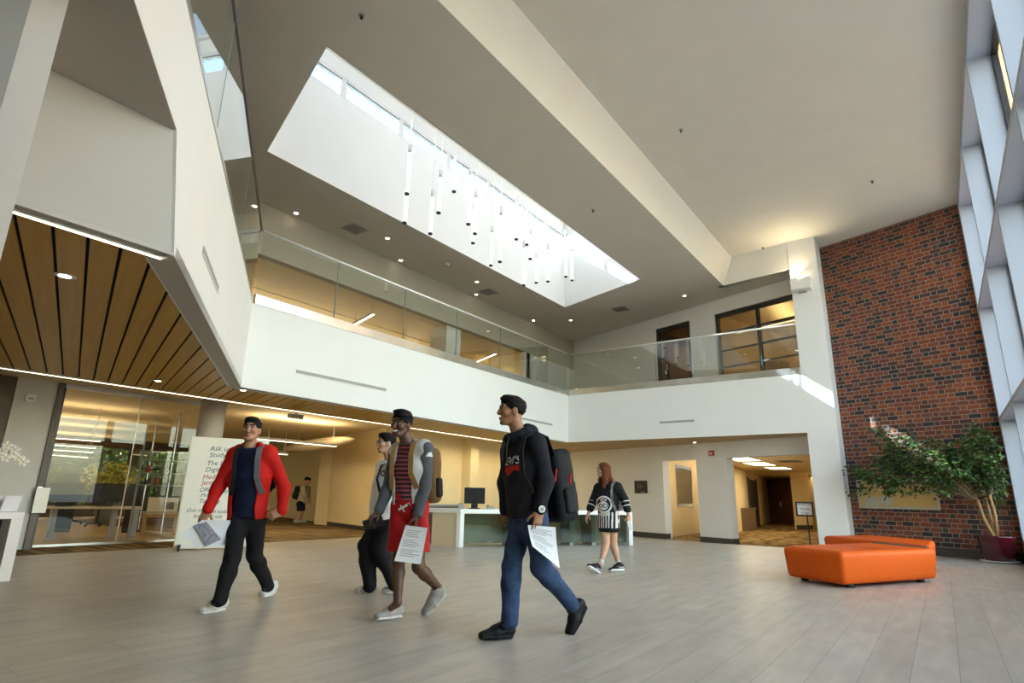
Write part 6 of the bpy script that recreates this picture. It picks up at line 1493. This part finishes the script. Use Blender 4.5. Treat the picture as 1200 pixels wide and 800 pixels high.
# ---- man in the white shirt, half hidden
V, RT = basis(450); T = -V; LF = -RT
J = dict(head=(452.5, 519.5, 0), neck=(457.5, 538, 0), pel=(452, 607, 0), rs=(448, 548, .15), ls=(464, 548, -.14), re=(441, 576, .22), rw=(437, 602, .18), le=(470, 578, -.14), lw=(466, 606, -.10),
         rh=(447, 611, .08), lh=(455, 611, -.08), rk=(429.5, 640, .03), ra=(433.5, 684, .04), rt=(417, 693, .04), lk=(446, 645, -.08), la=(462, 683, .02), lt=(450, 693, -.02))
a = Figure(6.57, J, 'young man in glasses, white shirt and black trousers behind the man in red shorts', WALK, floor_at(437, 697), LF * .95 + T * .28, 0, .93)
a.body('skin_pale', 'lip_light', arms=('l', 'r'), hands=[('r', -UP, RT, dict(curl=.5, thumb=1)), ('l', -UP, V, dict(curl=.5, thumb=-1))], legs='cloth', brow=1.2); a.hair('hair_black')
F = a.field(['ls', 'rs', 'le', 're', 'pel', 'neck', 'lw', 'rw'], .008); a.torso(F, .024, 1.06, waist=.14); F.cone(a.J['pel'] - a.up * .02, a.J['pel'] + a.up * .2, (.165, .15), (.16, .145), a.lat, .05)
for s_ in 'lr': a.arm(F, s_, .012, (.056, .046, .034), .025, .95)
F.cone(a.J['neck'] - a.up * .02, a.J['neck'] + a.up * .12, .058, .075, None, 0, sub=True); F.half(a.J['pel'] - a.up * .015, -a.up); F.folds(.004, 30, 2); st_ = F.build('shirt', 'cloth_white', a.t)
c = at(449, 553.5, 6.2); cir = lambda c, r_, n=20: [c + RT * r_ * math.cos(2 * math.pi * k / n) + UP * r_ * math.sin(2 * math.pi * k / n) for k in range(n)]
decal(cir(c, .032), [tuple(range(20))], st_, 'chest_logo', 'ink', a.t, V); decal([c + RT * .014 * math.cos(k * .7) - RT * .006 + UP * .018 * math.sin(k * .7) for k in range(9)], [tuple(range(9))], st_, 'logo_mark', 'print_white', a.t, V, .007)
F = a.field(['lh', 'rh', 'lk', 'rk', 'la', 'ra'], .008); F.cone(a.J['pel'] - a.up * .04, a.J['pel'] + a.up * .05, (.155, .135), (.15, .13), a.lat, .04)
for s_ in 'lr': a.leg(F, s_, .018, (.09, .066, .050), .04)
F.folds(.005, 36, 4); F.build('trousers', 'cloth_black', a.t)
a.shoe('r', 'shoe_white', 'sole_white', (floor_at(440, 692), floor_at(408, 697.5)), w=1.1, laces=False, high=-.02); a.shoe('l', 'shoe_white', 'sole_white', (floor_at(470, 692), floor_at(443.5, 697)), w=1.1, laces=False, high=-.02)
b = MB()
for sg in (-1, 1):
    b.tube([a.H(sg * (.031 + .021 * math.cos(k * .5236)), .100, .012 + .016 * math.sin(k * .5236)) for k in range(13)], .0022, 6)
    b.tube([a.H(sg * .053, .098, .018), a.H(sg * .078, .02, .018), a.H(sg * .081, -.02, .012)], .0022, 6)
b.tube([a.H(-.011, .104, .016), a.H(.011, .104, .016)], .0022, 6); b.build('glasses', 'black', a.t)
J0 = a.J; strap('bag_strap', [(J0['ls'] * .7 + J0['rs'] * .3 + a.up * .075 - a.front * .02, a.up), (J0['ls'] * .7 + J0['rs'] * .3 + a.front * .12 + a.up * .02, a.front + a.up), (J0['ls'] * .75 + J0['rs'] * .25 + a.front * .165 - a.up * .12, a.front), (J0['ls'] * .9 + J0['rs'] * .1 + a.front * .13 - a.up * .30, a.front)], 'bag_black', a.t, .02)

# ---- man in the black hooded top and jeans
V, RT = basis(610); T = -V; LF = -RT
J = dict(head=(599.5, 482, 0), neck=(608, 508, 0), pel=(618.5, 606, 0), rs=(600, 519, .15), ls=(630, 520, -.14), re=(592, 566, .20), rw=(593, 600, .10), le=(640, 562, -.17), lw=(632, 598, -.20),
         rh=(611, 608, .09), lh=(627, 608, -.09), rk=(599.5, 664, .0), ra=(597.5, 725, -.10), rt=(573, 738, -.16), lk=(634, 665, -.05), la=(668, 705, .13), lt=(666, 728, .10))
a = Figure(4.72, J, 'tall man in a black hooded sweatshirt and blue jeans, rightmost of the four men', WALK, floor_at(618, 745), LF * .97 + T * .24 + UP * .03, 0, 1.03)
hd = [('l', -UP * 1.0 + LF * .12, V * .75 + LF * .5, dict(curl=.28, thumb=-1, spread=1.2)), ('r', -UP * .8 + RT * .5, -V + RT * .2, dict(curl=.5, thumb=1))]
a.body('skin_tan', 'lip_tan', hands=hd, legs='cloth', beard=True, brow=1.2); a.hair('hair_black')
F = a.field(['ls', 'rs', 'le', 're', 'pel', 'neck', 'lw', 'rw'], .008); a.torso(F, .024, 1.0); F.cone(a.J['pel'] + a.up * .02, a.J['pel'] + a.up * .22, (.164, .140), (.162, .138), a.lat, .04)
for s_ in 'lr': a.arm(F, s_, .014, (.056, .048, .035), .025, .94)
nk = a.J['neck']
for k in range(9):
    an = -2.8 + 5.6 * k / 8; p = nk + a.lat * math.sin(an) * .088 - a.front * math.cos(an) * .082 + a.up * (.025 - .03 * (1 - math.cos(an)))
    F.ell(p, a.lat * .044, a.front * .046, a.up * .040, .02)
F.cone(nk + a.up * .0 - a.front * .1, nk - a.up * .07 - a.front * .12, .08, .07, None, .04)
F.cone(nk - a.up * .0, nk + a.up * .14, .060, .085, None, 0, sub=True); F.half(a.J['pel'] + a.up * .005, -a.up); F.folds(.004, 30, 3); hdy = F.build('hooded_top', 'cloth_soft_black', a.t)
ctr = (a.J['ls'] + a.J['rs']) * .25 + a.J['pel'] * .5 + a.up * .125 + a.front * .3
v, f = text_mesh("LEVI'S", .088, align='CENTER'); bx_ = [ctr + a.lat * p[0] + a.up * (p[1]) for p in v]; decal(bx_, f, hdy, 'chest_lettering', 'print_white', a.t, -a.front, .005)
bw_ = [(-.15, 0), (-.13, -.05), (-.06, -.035), (0, -.075), (.06, -.035), (.13, -.05), (.15, 0), (.10, .0), (0, .0), (-.1, 0)]
decal([ctr + a.lat * x + a.up * (y - .012) for x, y in bw_], [tuple(range(len(bw_)))], hdy, 'chest_emblem', 'print_red', a.t, -a.front, .005)
for sg in (-1, 1): MB().tube([nk + a.front * .115 + a.lat * sg * .03 - a.up * .02, nk + a.front * .15 + a.lat * sg * .035 - a.up * .10, nk + a.front * .165 + a.lat * sg * .03 - a.up * .2], .004, 6).build('drawcord', 'black', a.t)
F = a.field(['lh', 'rh', 'lk', 'rk', 'la', 'ra'], .008); F.cone(a.J['pel'] - a.up * .05, a.J['pel'] + a.up * .05, (.155, .125), (.150, .122), a.lat, .04)
for s_ in 'lr': a.leg(F, s_, .014, (.084, .058, .047), .03)
F.folds(.0045, 40, 6); F.build('jeans', 'denim', a.t)
a.shoe('r', 'shoe_black', 'shoe_black', (floor_at(604, 747.5), floor_at(563, 750.5)), chunky=1.5, w=1.08); a.shoe('l', 'shoe_black', 'shoe_black', (at(688, 706, 4.98), floor_at(671, 742)), chunky=1.5, w=1.08)
wv = unit(a.J['lw'] - a.J['le']); c = a.J['lw'] - wv * .012; wt = thing('wristwatch', 'chunky white wristwatch on the left wrist of the man in jeans', 'watch', c)
b = MB(); u1 = unit(np.cross(wv, V)); u2 = np.cross(wv, u1)
ringp = [c + (u1 * math.cos(2 * math.pi * k / 20) * .040 + u2 * math.sin(2 * math.pi * k / 20) * .034) for k in range(21)]; strap('band', [(p, p - c) for p in ringp], 'white_plastic', wt, .013, .007)
fc_ = c + unit(T * .9 + RT * .3) * .047; dn_ = unit(T * .9 + RT * .3); MB().tube([fc_ - dn_ * .012, fc_ + dn_ * .006], .025, 20).build('case', 'white_plastic', wt, smooth=False); MB().tube([fc_ + dn_ * .006, fc_ + dn_ * .008], .017, 18).build('dial', 'vent_grey', wt)
bpk, bc = backpack(a, 'big black backpack with red zip pulls on the hooded man', 'bag_black', (.17, .10, .28), .15, 'backpacks of the walkers', [('l', 'bag_black', .05, .36, .03, .86), ('r', 'bag_black', .05, .36, .03)], drop=-.07)
for (x0, y0, x1, y1) in ((652, 549, 650.5, 564), (668.5, 555, 668, 566)):
    MB().tube([at(x0, y0, 4.70), at(x1, y1, 4.68)], .008, 8).build('zip_trim', 'bag_red', bpk)
d_ = 4.50; C = lambda px, py, o=0: at(px, py, d_ + o)
a.sheet('white printed page hanging from the left hand of the man in jeans', [C(619, 615), C(651, 617.5), C(655.5, 665), C(620, 641)] if False else [C(618.5, 615), C(651, 617.5, .06), C(656, 665.5, .06), C(624, 640)], bend=.015)

# ---- woman in the black and white dress
V, RT = basis(710); T = -V; LF = -RT
J = dict(head=(706.8, 551, 0), neck=(710.5, 566, 0), pel=(713.5, 608, 0), rs=(700.5, 571.5, .09), ls=(724, 570.5, -.07), re=(695, 586.5, .12), rw=(689.5, 601.5, .06), le=(732.5, 586.5, -.06), lw=(736.8, 604, -.10),
         rh=(708, 610, .03), lh=(718, 610, -.03), rk=(710.5, 636, -.10), ra=(704, 660, -.28), rt=(695, 663, -.36), lk=(719, 638, .04), la=(725, 660.5, .03), lt=(720, 666, -.02))
a = Figure(9.05, J, 'woman with long auburn hair in a black and white striped dress walking past the desk', WALK, floor_at(710, 671), LF * .93 + T * .38, .02, .92)
hd = [('r', -UP * .9 + LF * .4, RT * .6 + V * .2, dict(curl=.4, thumb=1, sc_=.92)), ('l', -UP * 1.0 + RT * .05, V * .6 + LF * .6, dict(curl=.4, thumb=-1, sc_=.92))]
a.body('skin_pale', 'lip_light', hands=hd, legs='bare', lr=(.080, .050, .032), sw=.88, ar=(.043, .036, .024), jaw=.88)
F = Field(a.J['head'] - .5, a.J['head'] + .3, .008); H = a.H; X, Y, Z = a.hr, a.hf, a.hu
F.ell(H(0, -.016, .04), X * .084, Y * .102, Z * .088, 0); F.cone(H(0, .066, .0), H(0, .20, -.04), (.056, .080), (.075, .11), a.hr, 0, sub=True); F.ell(H(0, .05, -.07), X * .10, Y * .12, Z * .07, 0, sub=True)
F.cone(H(0, -.06, .02), H(0, -.095, -.16), (.080, .055), (.105, .055), a.hr, .03); F.cone(H(0, -.095, -.16), H(0, -.10, -.34), (.105, .055), (.08, .035), a.hr, .03)
for sg in (-1, 1): F.cone(H(sg * .070, -.01, .03), H(sg * .088, .005, -.16), (.022, .045), (.030, .045), a.hr, .03); F.cone(H(sg * .088, .005, -.16), H(sg * .088, .03, -.27), (.030, .045), (.018, .028), a.hr, .02)
F.folds(.003, 26, 2); F.build('hair', 'hair_brown', a.t)
F = a.field(['ls', 'rs', 'le', 're', 'lw', 'rw', 'pel', 'neck'], .008); a.torso(F, .018, .88, waist=.125); F.cone(a.J['pel'] + a.up * .08, a.J['pel'] + a.up * .25, (.15, .128), (.142, .12), a.lat, .04)
for s_ in 'lr': a.arm(F, s_, .016, (.048, .043, .038), .025, .62)
F.cone(a.J['neck'] - a.up * .03, a.J['neck'] + a.up * .12, .068, .085, None, 0, sub=True); F.half(a.J['pel'] + a.up * .09, -a.up); F.folds(.003, 30, 2); top = F.build('dress_top', 'cloth_black', a.t)
rotz = math.atan2(a.lat[1], a.lat[0]); striped('stripe_dress', (.012, .012, .014), (.72, .70, .68), 0, 25.0, .42, -rotz)
F = a.field(['pel', 'lh', 'rh'], .008, .4); F.cone(a.J['pel'] - UP * .12, a.J['pel'] + a.up * .13, (.163, .142), (.156, .134), a.lat, 0); F.half(a.J['pel'] - UP * .125, -UP); F.half(a.J['pel'] + a.up * .115, a.up); F.folds(.003, 20, 2); sk_ = F.build('skirt', 'stripe_dress', a.t)
F = a.field(['pel', 'lh', 'rh'], .008, .4); F.cone(a.J['pel'] - UP * .175, a.J['pel'] - UP * .10, (.150, .130), (.168, .147), a.lat, 0); F.half(a.J['pel'] - UP * .115, UP); F.half(a.J['pel'] - UP * .18, -UP); F.build('hem_band', 'cloth_black', a.t)
gc = at(707.5, 591, 8.6); ring = lambda c, r0, r1, n=28, sy=1.0: ([c + RT * r * math.cos(2 * math.pi * k / n) + UP * sy * r * math.sin(2 * math.pi * k / n) for r in (r0, r1) for k in range(n)], [(k, (k + 1) % n, n + (k + 1) % n, n + k) for k in range(n)])
disc = lambda c, r, n=20, sy=1.0: ([c + RT * r * math.cos(2 * math.pi * k / n) + UP * sy * r * math.sin(2 * math.pi * k / n) for k in range(n)], [tuple(range(n))])
dressall = top
gm = gc + UP * .0
for nm, (v, f), m_, lf_ in (('print_ring', ring(gm, .098, .120), 'print_white', .004), ('print_face', disc(gm - UP * .02 - RT * .01, .075, sy=.8), 'print_white', .005), ('print_goggle', disc(gm - RT * .042 - UP * .02, .03), 'ink', .008), ('print_goggle', disc(gm + RT * .022 - UP * .02, .034), 'ink', .008),
                            ('print_eye', disc(gm - RT * .042 - UP * .02, .014, sy=1.5), 'print_white', .010), ('print_eye', disc(gm + RT * .022 - UP * .02, .017, sy=1.4), 'print_white', .010), ('print_crown', disc(gm - RT * .005 + UP * .062, .05, sy=.5), 'cloth_pale', .006), ('print_crown_gap', disc(gm + RT * .0 + UP * .062, .026, sy=.4), 'ink', .008)):
    decal(v, f, top, nm, m_, a.t, V, lf_)
v, f = disc(gc - UP * .135 - RT * .005, .075, sy=.42); decal(v, f, sk_, 'print_badge', 'cloth_pale', a.t, V, .006)
for s_, px in (('l', 1), ('r', -1)):
    e_, w_ = a.J[s_ + 'e'], a.J[s_ + 'w']; d_ = unit(w_ - e_)
    for q_ in (.015, .075):
        c = e_ + d_ * q_; u1 = unit(np.cross(d_, UP + V * .3)); u2 = np.cross(d_, u1); rr = .062 - q_ * .06
        strap('cuff_band', [(c + u1 * rr * math.cos(2 * math.pi * k / 18) + u2 * rr * math.sin(2 * math.pi * k / 18), u1 * math.cos(2 * math.pi * k / 18) + u2 * math.sin(2 * math.pi * k / 18)) for k in range(19)], 'print_white', a.t, .006, .004)
for s_, he, to in (('r', at(702.5, 673.5, 8.72), at(687.5, 664.5, 8.50)), ('l', floor_at(732.5, 669.3), floor_at(716.5, 670.3))):
    q = a.shoe(s_, 'shoe_black', 'sole_white', (he, to), chunky=1.5)
    for sd in (-1, 1): MB().tube([q(.12, sd * .043, .055), q(.34, sd * .047, .045), q(.55, sd * .047, .062)], .005, 6).build('side_stripe', 'print_white', a.t)
    k_ = a.J[s_ + 'a'] - unit(a.J[s_ + 'a'] - a.J[s_ + 'k']) * .015; MB().tube([k_ + unit(a.J[s_ + 'k'] - k_) * .03, k_, k_ - UP * .05], .040, 14).build('sock', 'cloth_pale', a.t, smooth=True)
d_ = 8.92; c = at(738, 615.5, d_); t = thing('phone', 'white phone held low in the left hand of the woman in the striped dress', 'phone', c); ax = unit(UP - RT * .22)
MB().obox(c, unit(RT + UP * .22), V, ax, .028, .005, .065).build('case', 'white_plastic', t, bevel=.004); MB().obox(c - V * .0055, unit(RT + UP * .22), V, ax, .023, .001, .055).build('screen', 'print_white', t)
P('bag_floral', (0.25, 0.25, 0.24), .7, var=.75, scale=38)
backpack(a, 'grey and white patterned backpack worn by the woman in the striped dress', 'bag_floral', (.13, .06, .17), .13, 'backpacks of the walkers', [('l', 'bag_floral', .045, .34, .018, .80)], drop=.0)

# ---- distant student by the corridor door
V, RT = basis(352); T = -V; LF = -RT
J = dict(head=(360, 563, .1), neck=(357.5, 568.5, .1), pel=(352.5, 589, .1), rs=(354.5, 571.5, -.1), ls=(360.5, 571.5, .25), re=(357, 580, -.1), rw=(359.5, 587, .0), le=(362, 580, .3), lw=(363, 587, .3),
         rh=(351.5, 590, .0), lh=(354, 590, .2), rk=(351, 602, .0), ra=(345, 612, .0), rt=(349, 613.3, 0), lk=(354, 602, .2), la=(351, 612.3, .25), lt=(355, 613.5, .25))
a = Figure(21.6, J, 'distant student with a backpack and dark shorts by the corridor doorway', 'people in the library', floor_at(348, 613.2), RT * .9 + V * .3 - UP * .45, 0, 1.0)
a.body('skin_pale', 'lip_light', h=.011, hands=[('r', RT * .5 - UP, LF, dict(curl=.4)), ('l', RT * .5 - UP, LF, dict(curl=.4, thumb=-1))], legs='bare'); a.hair('hair_black', h=.012)
F = a.field(['ls', 'rs', 'le', 're', 'pel', 'neck', 'lw', 'rw'], .013); a.torso(F, .022)
for s_ in 'lr': a.arm(F, s_, .018, stop=.8)
F.cone(a.J['neck'] - a.up * .01, a.J['neck'] + a.up * .12, .058, .075, None, 0, sub=True); F.half(a.J['pel'] + a.up * .0, -a.up); F.build('shirt', 'cloth_tan_shirt', a.t)
F = a.field(['lh', 'rh', 'lk', 'rk'], .013); F.cone(a.J['pel'] - a.up * .05, a.J['pel'] + a.up * .06, (.16, .13), (.15, .12), a.lat, .04)
for s_ in 'lr': F.cone(a.J[s_ + 'h'], a.J[s_ + 'h'] * .25 + a.J[s_ + 'k'] * .75, .1, .1, None, .04)
F.half(a.J['lh'] * .3 + a.J['lk'] * .7, -UP); F.build('shorts', 'cloth_navy', a.t)
for s_ in 'lr': a.shoe(s_, 'shoe_grey', 'sole_tan', (a.J[s_ + 'a'] * [1, 1, 0] - RT * .05 + UP * .004, a.J[s_ + 'a'] * [1, 1, 0] + RT * .2 + UP * .004), h=.01, laces=False)
backpack(a, 'small dark backpack on the distant student by the doorway', 'bag_black', (.14, .09, .22), .13, 'backpacks of the walkers', [('l', 'bag_black', .045), ('r', 'bag_black', .045)])
# ------------------------------------------------------------------ light, sky, camera
w = bpy.data.worlds.new('World'); sc.world = w; w.use_nodes = True
N = w.node_tree.nodes; L = w.node_tree.links; bg = N['Background']
sk = N.new('ShaderNodeTexSky'); sk.sky_type = 'NISHITA'; sk.sun_disc = False
SUN = np.array([1.0, 1.03, -0.79]); SUN /= np.linalg.norm(SUN)
sk.sun_elevation = math.asin(-SUN[2]); sk.sun_rotation = math.atan2(-SUN[0], -SUN[1])
sk.air_density = 1.0; sk.dust_density = 1.0; sk.ozone_density = 1.5
hs = N.new('ShaderNodeHueSaturation'); hs.inputs['Saturation'].default_value = 0.75; L.new(sk.outputs[0], hs.inputs['Color']); tn = N.new('ShaderNodeMixRGB'); tn.blend_type = 'MULTIPLY'; tn.inputs['Fac'].default_value = 1; tn.inputs['Color2'].default_value = (1.05, 1.0, 0.86, 1); L.new(hs.outputs[0], tn.inputs['Color1']); L.new(tn.outputs[0], bg.inputs['Color']); bg.inputs['Strength'].default_value = 1.75
def sun():
    l = bpy.data.lights.new('sun', 'SUN'); l.energy = 34.0; l.angle = R(0.6); l.color = (1.0, 0.95, 0.86)
    o = bpy.data.objects.new('sun', l); COL.objects.link(o)
    o.rotation_euler = Vector(SUN).to_track_quat('-Z', 'Y').to_euler()
sun()
def area(name, loc, sx, sy, power, col=(1, .82, .56), up=False, dirv=None, portal=False, spread=None):
    l = bpy.data.lights.new(name, 'AREA'); l.shape = 'RECTANGLE'; l.size = sx; l.size_y = sy; l.energy = power; l.color = col
    if spread: l.spread = spread
    o = bpy.data.objects.new(name, l); COL.objects.link(o); o.location = tuple(map(float, loc))
    d = Vector(dirv) if dirv is not None else Vector((0, 0, 1 if up else -1))
    o.rotation_euler = d.to_track_quat('-Z', 'Y').to_euler()
    if portal: l.cycles.is_portal = True
    return o
WARM = (1.0, 0.78, 0.46)
area('window_portal', (1.5, 4.4, 3.8), 20.5, 6.8, 1, dirv=(-1, 0, 0), portal=True).rotation_euler = (R(90), 0, R(90))
area('skylight_portal', (-7.2, 9.2, ZR + .2), 3.0, 10.2, 1, portal=True)
LAMPS_AND_FILLS()
cam = bpy.data.cameras.new('camera'); co = bpy.data.objects.new('camera', cam); COL.objects.link(co)
cam.sensor_width = 36.0; cam.sensor_fit = 'HORIZONTAL'; cam.lens = FPX / 1200 * 36.0; cam.clip_end = 300; cam.clip_start = 0.05
M3 = Matrix(((RM[0][0], -RM[1][0], -RM[2][0]), (RM[0][1], -RM[1][1], -RM[2][1]), (RM[0][2], -RM[1][2], -RM[2][2])))
co.matrix_world = Matrix.Translation((0, 0, EYE)) @ M3.to_4x4()
sc.camera = co
vs = sc.view_settings; vs.view_transform = 'Standard'; vs.look = 'None'; vs.exposure = 0.16; vs.gamma = 1.0; vs.use_curve_mapping = False
cy = sc.cycles; cy.use_denoising = True; cy.max_bounces = 10; cy.diffuse_bounces = 6; cy.glossy_bounces = 4; cy.transparent_max_bounces = 16
cy.caustics_reflective = False; cy.caustics_refractive = False; cy.sample_clamp_indirect = 8.0; cy.use_adaptive_sampling = True; cy.adaptive_threshold = 0.02
